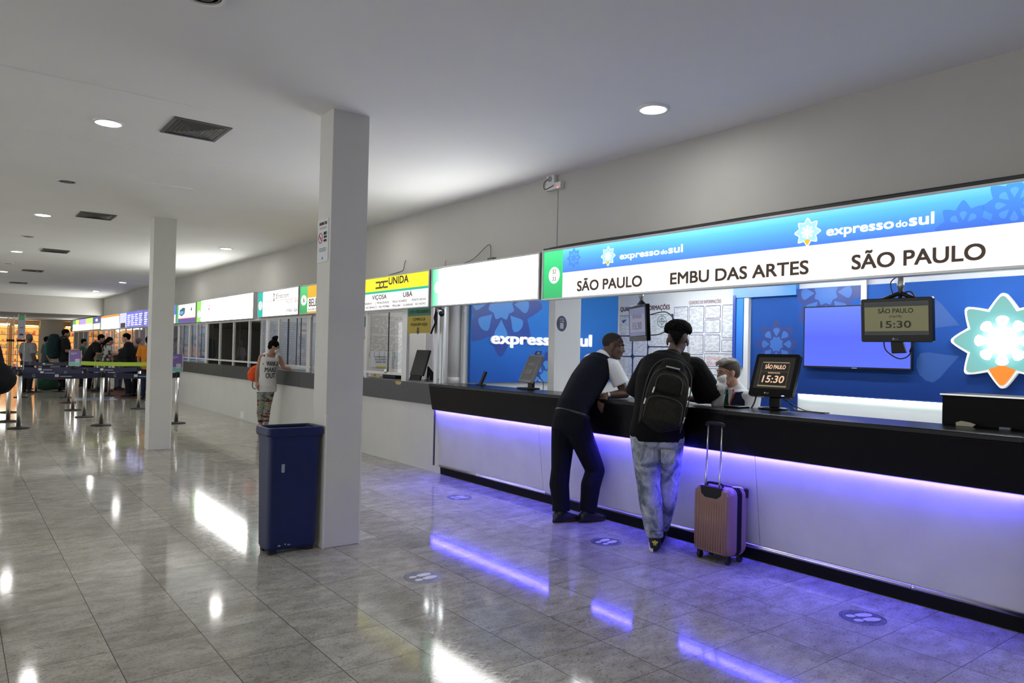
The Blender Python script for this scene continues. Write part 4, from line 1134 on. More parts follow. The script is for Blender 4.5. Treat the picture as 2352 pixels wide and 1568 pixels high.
struct(MB().fbox(F, -Q(1998, 660)[0] * 0 + Q(1985, 660)[0], Q(1998, 660)[0], 2.0, 2.5, .05, .075).build('trim_conduit', M_white, bevel=.004))

# the blue door and its frame
d0 = Q(1725, 790)[0]; d1 = -yD0; f0 = Q(1713, 790)[0]
dr = struct(MB().fbox(F, d0, d1, .02, 2.30, -.05, .008).build('door_2', M_blue_shade))
flower_print(Frame(F.p(0, 0, .008), F.u, F.v), Q(1784, 772 + 18), .30, (d0 + .02, d1 - .01, .1, 2.28), dr, True, 90, (M_blued2, M_bluel2))
MB().fbox(F, f0, d0 - .01, 0, 2.30, 0, .05).build('door_frame', M_white, dr)
hd = tag(MB().fbox(F, Q(1692, 680)[0], d1, 2.275, 2.42, 0, .07).build('door_header', M_bluel), 'blue printed header board above the blue door', 'board')
sb = tag(MB().fbox(F, Q(1697, 760)[0], f0 - .006, 1.40, 2.27, .02, .06).build('hanging_board', M_blue), 'narrow blue board hanging between the information boards and the door', 'board')
MB().fbox(F, Q(1690.5, 760)[0], Q(1697, 760)[0] - .002, 1.45, 2.31, .02, .075).build('turned_edge', M_blued, sb)

def television():
    p = [Q(1860, 708), Q(2107, 848)]; a0, b1 = p[0]; a1, b0 = p[1]
    b1 = (Q(1860, 708)[1] + Q(2107, 694)[1]) / 2; b0 = (Q(1863, 846)[1] + Q(2107, 849)[1]) / 2
    t = thing('television', 'large wall television showing a plain blue screen', 'television', (7.9, -(a0 + a1) / 2, b0))
    MB().fbox(F, a0, a1, b0, b1, .085, .125).build('body', M_black, t, bevel=.004)
    MB().fbox(F, (a0 + a1) / 2 - .2, (a0 + a1) / 2 + .2, b0 + .15, b1 - .15, .051, .085).build('wall_bracket', M_dark, t)
    S = ramp_mat('blue_screen', [(0, (.10, .16, .98)), (.5, (.085, .13, .90)), (1, (.13, .22, .98))], 'Z', b0, b1, .6, 1.0, dark=True)
    MB().fbox(F, a0 + .014, a1 - .014, b0 + .022, b1 - .014, .125, .1262).build('screen', S, t)
    MB().fbox(F, (a0 + a1) / 2 - .03, (a0 + a1) / 2 + .03, b0 + .006, b0 + .013, .125, .1258).build('maker_mark', mat('mark_grey', (.5, .5, .5), .4), t)
television()

def big_logo():
    G = Frame(F.p(0, 0, .05), F.u, F.v); c = qx(2302, 782, XB - .12)
    R = (qx(2303, 675, XB - .12)[1] - qx(2297, 888, XB - .12)[1]) / 2
    t = thing('flower_logo', 'large backlit turquoise flower logo with an orange petal on the blue wall', 'logo', F.p(c[0], c[1], .05))
    o = F.p(c[0], c[1], .1)
    H = Frame(o, F.u, F.v)
    MB().prism(H, star(0, 0, R * 1.03, .72), -.04, .012).build('rim', mat('logo_rim', (.75, .75, .72), .4, emit=(1, .98, .95), estr=.30), t, origin=o)
    tq = ramp_mat('logo_turquoise_glow', [(0, (1.4, 1.5, 1.45)), (.25, (1.0, 1.25, 1.22)), (.44, (.32, .78, .77)), (.62, (.20, .56, .55)), (1, (.22, .47, .43))], 'r', 0, R, .5, 1.0, dark=True)  # whitened middle is the backlight's glow put into the colour
    MB().prism(H, star(0, 0, R * .965, .70), .012, .016).build('petals', tq, t, origin=o)
    MB().prism(H, star(0, 0, R * .965, .70, only=[4]) + [(0, -R * .52)], .016, .019).build('orange_petal', glow('logo_orange', (.82, .24, .03), .9), t)
    b = MB()
    for k in range(8): b.prism(H, drop(0, 0, 90 + 45 * k, R * .20, R * .54, R * .13), .017, .022)
    b.build('spots', mat('logo_spots', (.8, .8, .76), .4, emit=(1, .96, .9), estr=.85), t)
    s = MB()
    for k in range(6): s.tube([F.p(c[0] + .2 * cos(k), c[1] + .2 * sin(k), .045), F.p(c[0] + .2 * cos(k), c[1] + .2 * sin(k), .07)], .008, 8)
    s.build('spacers', M_steel, t)
big_logo()

# desk inside the booth
dk = thing('clerk_desk', 'white desk top behind the black counter', 'desk', (5.42, 4.6, 0))
MB().box((5.15, 1.6, .74), (5.62, 5.9, .77)).build('desk_top', M_white, dk)
for y in (1.65, 3.7, 5.85): MB().box((5.16, y - .02, 0), (5.60, y + .02, .74)).build('side_panel', M_white, dk)
# ================================================================== people
def skin(name, c): return mat(name, c, .5, vary=.05, vscale=14)
SK_DARK = skin('skin_deep_brown', (.085, .042, .026)); SK_BROWN = skin('skin_brown', (.075, .038, .026)); SK_LIGHT = skin('skin_light', (.50, .27, .19)); SK_TAN = skin('skin_tan', (.36, .185, .12))
H_BLACK = mat('hair_black', (.0035, .003, .003), .85, spec=.12); H_BROWN = mat('hair_brown', (.06, .045, .035), .5, bump=.4, bscale=220)
def cloth(name, c, vary=.12, vs=9, bump=.25, bs=28, rough=.85): return mat(name, c, rough, vary=vary, vscale=vs, bump=bump, bscale=bs, spec=.2)
def ortho(d, up):
    d = V(d).normalized(); u = (V(up) - d * V(up).dot(d)).normalized(); return Matrix((d, u.cross(d), u)).transposed()    # columns: forward, left, up

def head_shape(B, c, R, s=1.0, female=False):
    e = lambda p, r, Q=None: B.ell(V(c) + R @ (V(p) * s), tuple(x * s for x in r), R if Q is None else R @ Q, 18, 12)
    e((-.012, 0, .034), (.098, .077, .086)); e((.026, 0, -.028), (.064, .062, .084)); e((.034, 0, -.074), (.050, .049, .044)); e((.066, 0, -.098), (.021, .024, .017))
    B.limb([V(c) + R @ (V(p) * s) for p in ((.082, 0, .018), (.092, 0, -.004), (.100, 0, -.028))], [.009 * s, .0095 * s, .0130 * s])
    for k in (-1, 1):
        e((.089, .013 * k, -.031), (.012, .009, .009))
        B.limb([V(c) + R @ (V(p) * s) for p in ((.082, .012 * k, .022), (.074, .046 * k, .022))], [.011 * s, .010 * s])
        e((.052, .040 * k, -.024), (.030, .026, .028))
        e((-.006, .079 * k, -.010), (.021, .009, .032), Euler((0, -.25, .25 * k)).to_matrix()); e((.0, .077 * k, -.034), (.011, .008, .012))
    e((.086, 0, -.054), (.011, .025, .007)); e((.084, 0, -.066), (.011, .021, .008))
def head_details(c, R, s, root, iris=(.02, .012, .008), brow=None):
    M_e = bpy.data.materials.get('eye_white') or mat('eye_white', (.40, .36, .33), .3)
    M_i = bpy.data.materials.get('iris') or mat('iris', iris, .2)
    for k in (-1, 1):
        p = V(c) + R @ (V((.0745, .032 * k, .004)) * s)
        o = MB().ell(p, (.0115 * s, .0145 * s, .0085 * s), R, 12, 8).build('eye', M_e, root)
        MB().ell(p + R @ V((.0085 * s, 0, 0)), (.0045 * s, .006 * s, .006 * s), R, 10, 6).build('iris', M_i, o)
        if brow:
            MB().tube([V(c) + R @ (V(q) * s) for q in ((.0925, .015 * k, .024), (.0895, .034 * k, .030), (.076, .054 * k, .024))], [.0035 * s, .0045 * s, .002 * s], 6).build('eyebrow', brow, root)

def hand_shape(B, w, d, pn, side, curl=.45, s=1.0, spread=0.0, thumb=.5):
    """w wrist, d along the hand, pn the way the palm faces, side towards the thumb"""
    d = V(d).normalized(); pn = (V(pn) - d * V(pn).dot(d)).normalized(); sd = V(side); sd = (sd - d * sd.dot(d) - pn * sd.dot(pn)).normalized(); w = V(w)
    for i in range(4):
        o = (1.5 - i) * .0195
        B.limb([w + sd * o * .55 * s, w + d * .045 * s + sd * o * .9 * s, w + d * (.088 - .004 * abs(i - 1)) * s + sd * o * s], [.015 * s, .0155 * s, .0115 * s], 10)
    for i, L in enumerate((.070, .079, .073, .056)):
        o = (1.5 - i) * .0195; p = w + d * (.088 - .004 * abs(i - 1)) * s + sd * o * s; ang = curl * (.6 + .12 * i); pts = [p]; rs = [.0098 * s]
        for j, f in enumerate((.45, .30, .25)):
            dd = (d * cos(ang) + pn * sin(ang) + sd * spread * (1.5 - i) * .15).normalized(); p = p + dd * L * f * s; pts.append(p); rs.append((.0088 - .0009 * j) * s); ang += curl * (.9 + .1 * j)
        B.limb(pts, rs, 10)
    p0 = w + d * .02 * s + sd * .024 * s; p1 = p0 + (d * .55 + sd * .75 + pn * .25 * thumb).normalized() * .042 * s; p2 = p1 + (d * .85 + sd * .35 + pn * .4 * thumb).normalized() * .032 * s; p3 = p2 + (d * .95 + pn * .5 * thumb).normalized() * .024 * s
    B.limb([p0, p1, p2, p3], [.015 * s, .0115 * s, .0098 * s, .008 * s], 10)

def joints(loc, heading, h, over=None, world_=None):
    """a relaxed standing pose; over = local metres (forward, left, up), world_ = places given directly"""
    s = h / 1.75; c, q = cos(heading), sin(heading)
    D = dict(pelvis=(0, 0, .93), waist=(0, 0, 1.07), chest=(.012, 0, 1.27), neck=(-.005, 0, 1.50), head=(.03, 0, 1.635))
    for n, k in (('L', 1), ('R', -1)):
        D.update({'hip' + n: (0, .088 * k, .90), 'knee' + n: (.02, .095 * k, .49), 'ank' + n: (-.03, .10 * k, .085), 'sh' + n: (-.005, .185 * k, 1.435), 'el' + n: (-.03, .235 * k, 1.14), 'wr' + n: (.07, .245 * k, .89)})
    if over: D.update(over)
    J = {k: V((loc[0] + s * (v[0] * c - v[1] * q), loc[1] + s * (v[0] * q + v[1] * c), s * v[2])) for k, v in D.items()}
    if world_: J.update({k: V(v) for k, v in world_.items()})
    J['s'] = s; J['f'] = V((c, q, 0)); J['up'] = V((0, 0, 1)); return J

def torso_rings(J, off=0.0, top=1.0, hem=None, w=1.0, belly=0.0):
    s = J['s']; Lh = (J['hipL'] - J['hipR']).normalized(); Ls = (J['shL'] - J['shR']).normalized()
    sp = [J['pelvis'] - (J['waist'] - J['pelvis']).normalized() * .09 * s, J['pelvis'], J['waist'], J['chest'], J['chest'].lerp(J['neck'], .62), J['chest'].lerp(J['neck'], .88), J['neck']]
    if hem is not None: sp[0] = J['pelvis'] - V((0, 0, 1)) * hem * s
    rx = [.158, .170, .146, .166, .172, .118, .062]; ry = [.112, .122, .104 + belly, .124, .104, .080, .060]; out = []
    for i, p in enumerate(sp):
        t = (sp[min(i + 1, 6)] - sp[max(i - 1, 0)]).normalized(); L = Lh.lerp(Ls, min(1, i / 4)); L = (L - t * L.dot(t)).normalized(); F = L.cross(t)
        out.append((p, L, F, (rx[i] * w + off) * s, (ry[i] * w + off) * s))
    return out[:7 if top >= 1 else 6]
def dense(rings, n=4):
    out = []
    for i in range(len(rings) - 1):
        a, b = rings[i], rings[i + 1]
        for k in range(n):
            t = k / n; u = t * t * (3 - 2 * t)
            out.append((a[0].lerp(b[0], t), a[1].lerp(b[1], t).normalized(), a[2].lerp(b[2], t).normalized(), a[3] + (b[3] - a[3]) * u, a[4] + (b[4] - a[4]) * u))
    out.append(rings[-1]); return out
def leg(J, n, off=0.0, end=1.0, flare=0.0):
    h, k, a = J['hip' + n], J['knee' + n], J['ank' + n]; s = J['s']; back = -J['f'] * .018 * s
    pts = [h, h.lerp(k, .5), k, k.lerp(a, .35) + back, k.lerp(a, .75), a]; rs = [.092, .076, .057, .056, .042, .038]
    rs = [(r + off + flare * (i / 5)) * s for i, r in enumerate(rs)]
    if end < 1: pts[-1] = k.lerp(a, end)
    return pts, rs
def arm(J, n, off=0.0):
    a, e, w = J['sh' + n], J['el' + n], J['wr' + n]; s = J['s']
    return [a, a.lerp(e, .45), e, e.lerp(w, .35), w], [(r + off) * s for r in (.056, .048, .040, .041, .027)]

def body(name, label, J, headR, skin_m, voxel=.0075, hands=(None, None), headS=1.0, female=False, group=None, w=1.0):
    s = J['s']; B = MB(); B.loft(dense(torso_rings(J, w=w)), 22)
    for n in 'LR':
        B.limb(*leg(J, n)); B.limb(*arm(J, n))
        B.limb([J['chest'].lerp(J['neck'], .68), J['sh' + n]], [.075 * s, .055 * s])
        a = J['ank' + n]; f = J.get('toe' + n, J['f']); f = V((f.x, f.y, 0)).normalized()
        B.limb([V((a.x, a.y, .045 * s)) - f * .03 * s, V((a.x, a.y, .035 * s)) + f * .10 * s, V((a.x, a.y, .028 * s)) + f * .17 * s], [.036 * s, .036 * s, .026 * s])
    hs = s * headS; B.limb([J['neck'] - V((0, 0, .03 * s)), J['neck'].lerp(J['head'], .45), J['head'] + headR @ V((-.022, 0, -.05)) * hs], [.060 * s, .053 * s, .054 * s])
    head_shape(B, J['head'], headR, hs, female)
    for n, hd in zip('LR', hands):
        d = (J['wr' + n] - J['el' + n]).normalized()
        if hd is None:
            side = J['f']; pn = (J['pelvis'] - J['wr' + n]); pn = V((pn.x, pn.y, 0)); hand_shape(B, J['wr' + n], d, pn, side, .35, s)
        else: hand_shape(B, J['wr' + n], hd[0], hd[1], hd[2], hd[3], s, *hd[4:])
    o = B.remesh(name, skin_m, voxel, None, 3, .5); tag(o, label, 'person', group); return o

def top(J, root, name, m, off=.014, sleeve=.9, hem=None, voxel=.008, w=1.0, belly=0.0, neck=True, flare=.012, cuff=0.0, smooth=4, extra=None):
    s = J['s']; B = MB(); rr = dense(torso_rings(J, off, 1.0, hem, w, belly))
    if not neck: rr = rr[:-3]
    B.loft(rr, 24)
    for n in 'LR':
        B.limb([J['chest'].lerp(J['neck'], .66), J['sh' + n]], [(.078 + off * .6) * s, (.056 + off) * s])
        if sleeve > 0:
            a, e, wr = J['sh' + n], J['el' + n], J['wr' + n]
            if sleeve <= 1:
                p = [a, a.lerp(e, sleeve * .5), a.lerp(e, sleeve)]; r = [.056 + off, .053 + off + flare * .6, .050 + off + flare]
                B.limb(p[:2], [x * s for x in r[:2]]); B.tube(p[1:], [x * s for x in r[1:]], 16)
            else:
                t = sleeve - 1; B.limb([a, a.lerp(e, .5), e], [(.056 + off) * s, (.050 + off) * s, (.043 + off) * s]); B.limb([e, e.lerp(wr, .4)], [(.043 + off) * s, (.043 + off) * s]); B.tube([e.lerp(wr, .4), e.lerp(wr, t)], [(.043 + off) * s, (.031 + off) * s], 14)
    if extra: extra(B)
    return B.remesh(name, m, voxel, root, smooth, .5)
def trousers(J, root, name, m, off=.016, end=.93, flare=.012, voxel=.008, hi=.5, smooth=4):
    s = J['s']; B = MB(); rr = dense(torso_rings(J, off)); k = 4 + int(4 * hi); B.loft(rr[:k + 1], 24)
    for n in 'LR':
        pts, rs = leg(J, n, off, end, flare)
        B.limb(pts[:-1], rs[:-1]); B.tube(pts[-2:], rs[-2:], 14)
        B.limb([J['pelvis'], J['hip' + n]], [(.105 + off) * s, (.092 + off) * s])
    return B.remesh(name, m, voxel, root, smooth, .5)
def shoe(J, n, root, m_up, m_sole, voxel=.006, s=None):
    s = s or J['s']; a = J['ank' + n]; f = V(J.get('toe' + n, J['f'])); f = V((f.x, f.y, 0)).normalized(); l = V((-f.y, f.x, 0)); z0 = max(0.0, a.z - .09 * s); o = V((a.x, a.y, z0))
    B = MB(); P = lambda x, y, z: o + f * x * s + l * y * s + V((0, 0, z * s))
    U = V((0, 0, 1))
    B.loft([(P(-.074, 0, .052), l, U, .024 * s, .038 * s), (P(-.055, 0, .056), l, U, .038 * s, .05 * s), (P(.0, 0, .058), l, U, .041 * s, .052 * s), (P(.07, 0, .050), l, U, .044 * s, .040 * s), (P(.13, 0, .042), l, U, .046 * s, .028 * s), (P(.175, 0, .036), l, U, .038 * s, .020 * s), (P(.198, 0, .033), l, U, .018 * s, .012 * s)], 18)
    B.limb([P(-.015, 0, .075), P(-.005, 0, .112)], [.046 * s, .045 * s])
    up = B.remesh('shoe', m_up, voxel, root, 2, .5)
    pts = [(-.078, .012), (-.07, .032), (-.03, .040), (.03, .041), (.10, .048), (.16, .043), (.195, .022), (.2, 0)]; poly = pts + [(x, -y) for x, y in pts[::-1]][1:-0]
    G = Frame(o, f, l); MB().prism(G, [(x * s, y * s) for x, y in poly], .002, .028 * s).build('sole', m_sole, up, bevel=.004)
    return up

M_dshoe = mat('black_shoe', (.008, .008, .009), .4); M_dsole = mat('black_sole', (.012, .012, .012), .6); M_wsole = mat('white_sole', (.68, .68, .66), .5)
M_vest = cloth('navy_vest', (.0035, .005, .012), .2); M_navytr = cloth('navy_trousers', (.003, .0035, .007), .2); M_shirtw = cloth('white_shirt', (.70, .71, .74), .04, 6, .35, 18)

# ------------------------------------------------------------------ man in a navy vest leaning on the counter
def man_vest():
    hd = radians(-8)
    J = joints((4.50, 4.92), hd, 1.77, world_=dict(
        pelvis=(4.47, 4.93, .90), waist=(4.505, 4.93, 1.05), chest=(4.66, 4.92, 1.27), neck=(4.845, 4.91, 1.505), head=(4.955, 4.885, 1.60),
        hipL=(4.47, 5.02, .87), hipR=(4.47, 4.845, .87), kneeL=(4.425, 5.00, .47), kneeR=(4.665, 4.80, .47), ankL=(4.40, 4.955, .09), ankR=(4.60, 4.83, .09),
        shL=(4.85, 5.095, 1.46), shR=(4.80, 4.735, 1.415), elR=(4.885, 4.655, 1.168), wrR=(4.68, 4.715, 1.15), elL=(4.98, 5.16, 1.17), wrL=(4.86, 4.98, 1.16)))
    J['toeL'] = V((.95, -.2, 0)); J['toeR'] = V((.95, -.15, 0))
    hR = ortho((.62, -.74, -.16), (.10, -.03, 1))
    o = body('person', 'person in navy vest and white shirt leaning on the counter, head turned right', J, hR, SK_DARK, .0062, ((( -.5, -.85, -.1), (0, 0, -1), (.8, -.5, 0), .35), ((-.42, .12, -.9), (.8, .2, -.5), (.2, -.95, 0), .5)))
    head_details(J['head'], hR, 1.0 * J['s'], o, brow=H_BLACK)
    s = J['s']
    B = MB(); c = J['head']; B.ell(c + hR @ V((-.020, 0, .041)), (.0985, .0785, .0885), hR, 22, 14); h = B.remesh('hair', mat('cropped_hair', (.012, .009, .008), .7, bump=.5, bscale=300), .006, o, 2)
    top(J, o, 'shirt', M_shirtw, .012, .66, voxel=.007, flare=.016)
    B = MB(); rr = dense(torso_rings(J, .021, belly=.012)); B.loft(rr[2:-3], 26)
    for n in 'LR': B.limb([J['chest'].lerp(J['neck'], .60), J['chest'].lerp(J['neck'], .72).lerp(J['sh' + n], .62)], [.098 * s, .068 * s])
    B.remesh('vest', M_vest, .007, o, 4)
    B = MB(); n0 = J['neck']; ax = (J['head'] - J['neck']).normalized(); L = (J['shL'] - J['shR']).normalized(); Fd = L.cross(ax).normalized(); L = ax.cross(Fd)
    B.loft([(n0 - ax * .022, L, Fd, .079, .076), (n0 + ax * .008, L, Fd, .073, .071), (n0 + ax * .026, L, Fd, .066, .064)], 22); B.remesh('collar', M_shirtw, .006, o, 2)
    trousers(J, o, 'trousers', M_navytr, .024, .97, .018)
    for n in 'LR': shoe(J, n, o, M_dshoe, M_dsole)
    p = J['pelvis'].lerp(J['waist'], .45); r = dense(torso_rings(J, .0265))[6]
    b = MB().loft([(r[0] - V((0, 0, .012)), r[1], r[2], r[3], r[4]), (r[0] + V((0, 0, .012)), r[1], r[2], r[3] - .001, r[4] - .001)], 26); b.build('belt', mat('grey_belt', (.018, .02, .022), .35), o)
    w = J['wr' + 'R'] ; b = MB().lathe(J['elR'].lerp(J['wrR'], .84), [(.030, -.010), (.033, 0), (.030, .010)], 16, (J['wrR'] - J['elR']).normalized()); b.build('wristwatch', M_steel, o)
man_vest()

# ------------------------------------------------------------------ man with the backpack
def denim_mat():
    m = cloth('bleached_denim', (.33, .36, .39), .0); nt = m.node_tree; b = nt.nodes['Principled BSDF']
    tc = nt.nodes.new('ShaderNodeTexCoord'); n = nt.nodes.new('ShaderNodeTexNoise'); n.inputs['Scale'].default_value = 9; n.inputs['Detail'].default_value = 7; n.inputs['Roughness'].default_value = .62; n.inputs['Distortion'].default_value = .8
    r = nt.nodes.new('ShaderNodeValToRGB'); e = r.color_ramp.elements; e[0].position = .36; e[0].color = (.11, .135, .175, 1); e[1].position = .66; e[1].color = (.56, .58, .58, 1)
    k = r.color_ramp.elements.new(.5); k.color = (.33, .365, .385, 1)
    nt.links.new(tc.outputs['Object'], n.inputs['Vector']); nt.links.new(n.outputs['Fac'], r.inputs[0]); nt.links.new(r.outputs[0], b.inputs['Base Color']); return m
def man_backpack():
    hd = math.atan2(.72, .70)
    J = joints((4.42, 3.90), hd, 1.84, world_=dict(
        pelvis=(4.465, 3.905, .90), waist=(4.47, 3.905, 1.06), chest=(4.575, 3.955, 1.30), neck=(4.725, 3.98, 1.52), head=(4.815, 4.005, 1.652),
        hipL=(4.40, 3.965, .88), hipR=(4.535, 3.845, .88), kneeL=(4.40, 3.925, .49), kneeR=(4.60, 3.905, .49), ankL=(4.41, 3.855, .095), ankR=(4.62, 3.985, .095),
        shL=(4.585, 4.115, 1.43), shR=(4.825, 3.82, 1.43), elL=(4.60, 4.235, 1.175), elR=(4.975, 3.79, 1.175), wrL=(4.83, 4.26, 1.155), wrR=(5.02, 4.02, 1.16)))
    J['toeL'] = V((.75, .66, 0)); J['toeR'] = V((.8, .6, 0))
    hR = ortho((.82, .55, -.16), (.12, .06, 1))
    o = body('person', 'person in black shirt and bleached jeans wearing the backpack at the counter', J, hR, SK_BROWN, .0064, (((.9, -.3, -.05), (0, 0, -1), (.3, -.9, 0), .25), ((.1, .95, -.05), (0, 0, -1), (-.9, .1, 0), .25)))
    s = J['s']; c = J['head']
    head_details(c, hR, s, o, brow=H_BLACK)
    B = MB(); rnd = random.Random(5)
    B.ell(c + hR @ V((-.012, 0, .088)), (.104, .098, .068), hR, 18, 12); [B.ell(c + hR @ V((x, 0, z)), (.028, w, .034), hR, 14, 10) for x, z, w in ((-.092, .055, .070), (-.094, .030, .052), (-.090, .005, .036), (-.083, -.018, .020))]
    for i in range(900):
        u = rnd.uniform(-.25, 1); a = rnd.uniform(0, 2 * pi); q = math.sqrt(1 - u * u) if abs(u) < 1 else 0
        p = V((.112 * q * cos(a) - .012, .106 * q * sin(a), .078 * u + .090)); B.ell(c + hR @ p, (rnd.uniform(.007, .0125),) * 3, None, 7, 5)
    B.build('hair', H_BLACK, o)
    f = MB().ell(c + hR @ V((-.016, 0, .040)), (.0980, .0785, .0875), hR, 20, 14); f.remesh('faded_sides', mat('faded_hair', (.045, .028, .02), .7), .006, o, 2)
    Mb = cloth('black_tshirt', (.0025, .0025, .003), .2)
    top(J, o, 'shirt', Mb, .028, .93, hem=.055, voxel=.0075, flare=.038, w=1.06, belly=.02)
    B = MB(); n0 = J['neck']; ax = (J['head'] - J['neck']).normalized(); L = (J['shL'] - J['shR']).normalized(); Fd = L.cross(ax).normalized(); L = ax.cross(Fd)
    B.loft([(n0 - ax * .025, L, Fd, .088, .084), (n0 + ax * .010, L, Fd, .076, .075), (n0 + ax * .030, L, Fd, .066, .066)], 22); B.remesh('collar', Mb, .006, o, 2)
    D = denim_mat()
    trousers(J, o, 'jeans', D, .030, .86, .002, smooth=5)
    for n in 'LR':
        k, a = J['knee' + n], J['ank' + n]; B = MB()
        for t, r in ((.84, .070), (.895, .076), (.945, .072)): B.ell(k.lerp(a, t), (r * s * .92, r * s * .92, .026 * s), None, 16, 8)
        B.remesh('turned_up_hem', D, .007, o, 3)
    sh = mat('black_suede', (.007, .007, .008), .7)
    for n in 'LR': u = shoe(J, n, o, sh, M_wsole)
    a = J['ankL']; f = J['toeL'].normalized(); l = V((-f.y, f.x, 0)); G = Frame(V((a.x, a.y, 0)) - f * .083, -l, V((0, 0, 1)))
    b = MB()
    for ang in (48, 90, 132): b.prism(G, drop(0, .066, ang, .0, .030, .0075), -.006, .004)
    for k in range(2): b.fbox(G, -.012, .012, .058 + .005 * k, .061 + .005 * k, -.006, .004)
    b.build('heel_mark', mat('heel_yellow', (.6, .52, .08), .5), o)
    # back pockets and seams of the jeans
    b = MB(); fb = J['f']; lf = V((-fb.y, fb.x, 0))
    for k in (-1, 1):
        q = J['pelvis'] - fb * .118 + lf * .082 * k - V((0, 0, .165)); Gp = Frame(q, -lf, V((0, 0, 1)))
        b.prism(Gp, [(-.055, .06), (.055, .06), (.055, -.045), (0, -.07), (-.055, -.045)], -.03, .006)
    b.remesh('back_pockets', D, .006, o, 2)
    return J
JB = man_backpack()

def backpack():
    fb = JB['f'].copy(); z = V((0, 0, 1)); l = V((-fb.y, fb.x, 0)); lean = ((V((4.66, 3.995, 1.50)) - V((4.455, 3.89, .95))).normalized() - l * .095).normalized()
    M1 = cloth('backpack_fabric', (.015, .0145, .010), .25, 30, .3, 90); M2 = cloth('backpack_dark_fabric', (.008, .008, .0065), .2, 30, .3, 90); M3 = mat('zip_trim', (.028, .028, .024), .6)
    t = thing('backpack', 'dark olive backpack worn on the back of the person in bleached jeans', 'backpack', V((4.36, 3.79, .92)))
    l = (l - lean * l.dot(lean)).normalized(); nrm = lean.cross(l).normalized()
    if nrm.dot(fb) > 0: nrm = -nrm
    u = lean; o0 = V((4.395, 3.835, .905)); 
    def P(a, b, c): return o0 + (-l) * a + u * b + nrm * c          # a to the right as seen from behind, b up, c out
    def pod(b0, b1, w0, w1, c, d, name, m, sh=0.0):
        B = MB(); n = 9; rings = []
        for i in range(n + 1):
            tt = i / n; b = b0 + (b1 - b0) * tt; w = w0 + (w1 - w0) * tt
            e = min(1.0, math.sqrt(max(0, 1 - (2 * tt - 1) ** 6)) + .02); top_ = 1.0 if tt < .6 else math.sqrt(max(.02, 1 - ((tt - .6) / .42) ** 2.2))
            rings.append((P(sh * tt, b, c), -l, nrm, w * e ** .5 * (top_ ** .8), d * e ** .5 * (.45 + .55 * top_)))
        B.loft(rings, 22); return B.remesh(name, m, .007, t, 4)
    pod(.0, .60, .175, .150, .075, .095, 'main_compartment', M1)
    pod(.01, .49, .168, .140, .145, .055, 'front_compartment', M1)
    pod(.26, .44, .110, .105, .185, .035, 'upper_pocket', M2)
    pod(.02, .25, .150, .128, .180, .035, 'lower_pocket', M1)
    pod(.47, .60, .105, .085, .120, .05, 'top_pocket', M2)
    for k in (-1, 1):
        s1 = JB['sh' + ('L' if k < 0 else 'R')]; q = JB['neck'].lerp(s1, .55) + V((0, 0, .062)); r = P(.105 * k, .575, .02)
        B = MB(); pts = curve_pts([r, q - fb * .055, q + fb * .02 - V((0, 0, .005)), q + fb * .075 - V((0, 0, .09))], 6)
        B.loft([(p, -l, (pts[min(i + 1, len(pts) - 1)] - pts[max(i - 1, 0)]).normalized().cross(l).normalized(), .036, .013) for i, p in enumerate(pts)], 12)
        B.remesh('shoulder_strap', M1, .007, t, 2)
    for nm, pts in (('zip', [(-.155, .03, .15), (-.158, .2, .165), (-.14, .40, .165), (-.08, .485, .16), (0, .50, .16), (.08, .485, .16), (.14, .40, .165), (.158, .2, .165), (.155, .03, .15)]),
                    ('zip', [(-.16, .03, .085), (-.175, .25, .1), (-.16, .48, .09), (-.09, .59, .085), (0, .612, .085), (.09, .59, .085), (.16, .48, .09), (.175, .25, .1), (.16, .03, .085)]),
                    ('zip', [(-.10, .29, .208), (-.098, .38, .205), (-.06, .425, .2), (0, .432, .2), (.06, .425, .2), (.098, .38, .205), (.10, .29, .208)]),
                    ('zip', [(-.14, .05, .2), (-.135, .19, .21), (-.08, .235, .21), (0, .245, .21), (.08, .235, .21), (.135, .19, .21), (.14, .05, .2)])):
        MB().tube([P(*p) for p in curve_pts(pts, 5)], .0045, 8).build(nm, M3, t)
    for a, b, c in ((-.105, .30, .215), (-.150, .20, .205), (.165, .14, .15)):
        MB().tube([P(a, b, c), P(a - .004, b - .05, c + .006)], .007, 8).build('zip_pull', M_steel, t)
    B = MB().fbox(Frame(P(0, .505, .176), -l, u), -.055, .055, -.006, .006, -.01, .004); B.build('badge', M_steel, t)
    B = MB().tube(curve_pts([P(-.035, .60, .05), P(-.02, .645, .045), P(.02, .645, .045), P(.035, .60, .05)], 6), .008, 8); B.build('grab_handle', M2, t)
backpack()

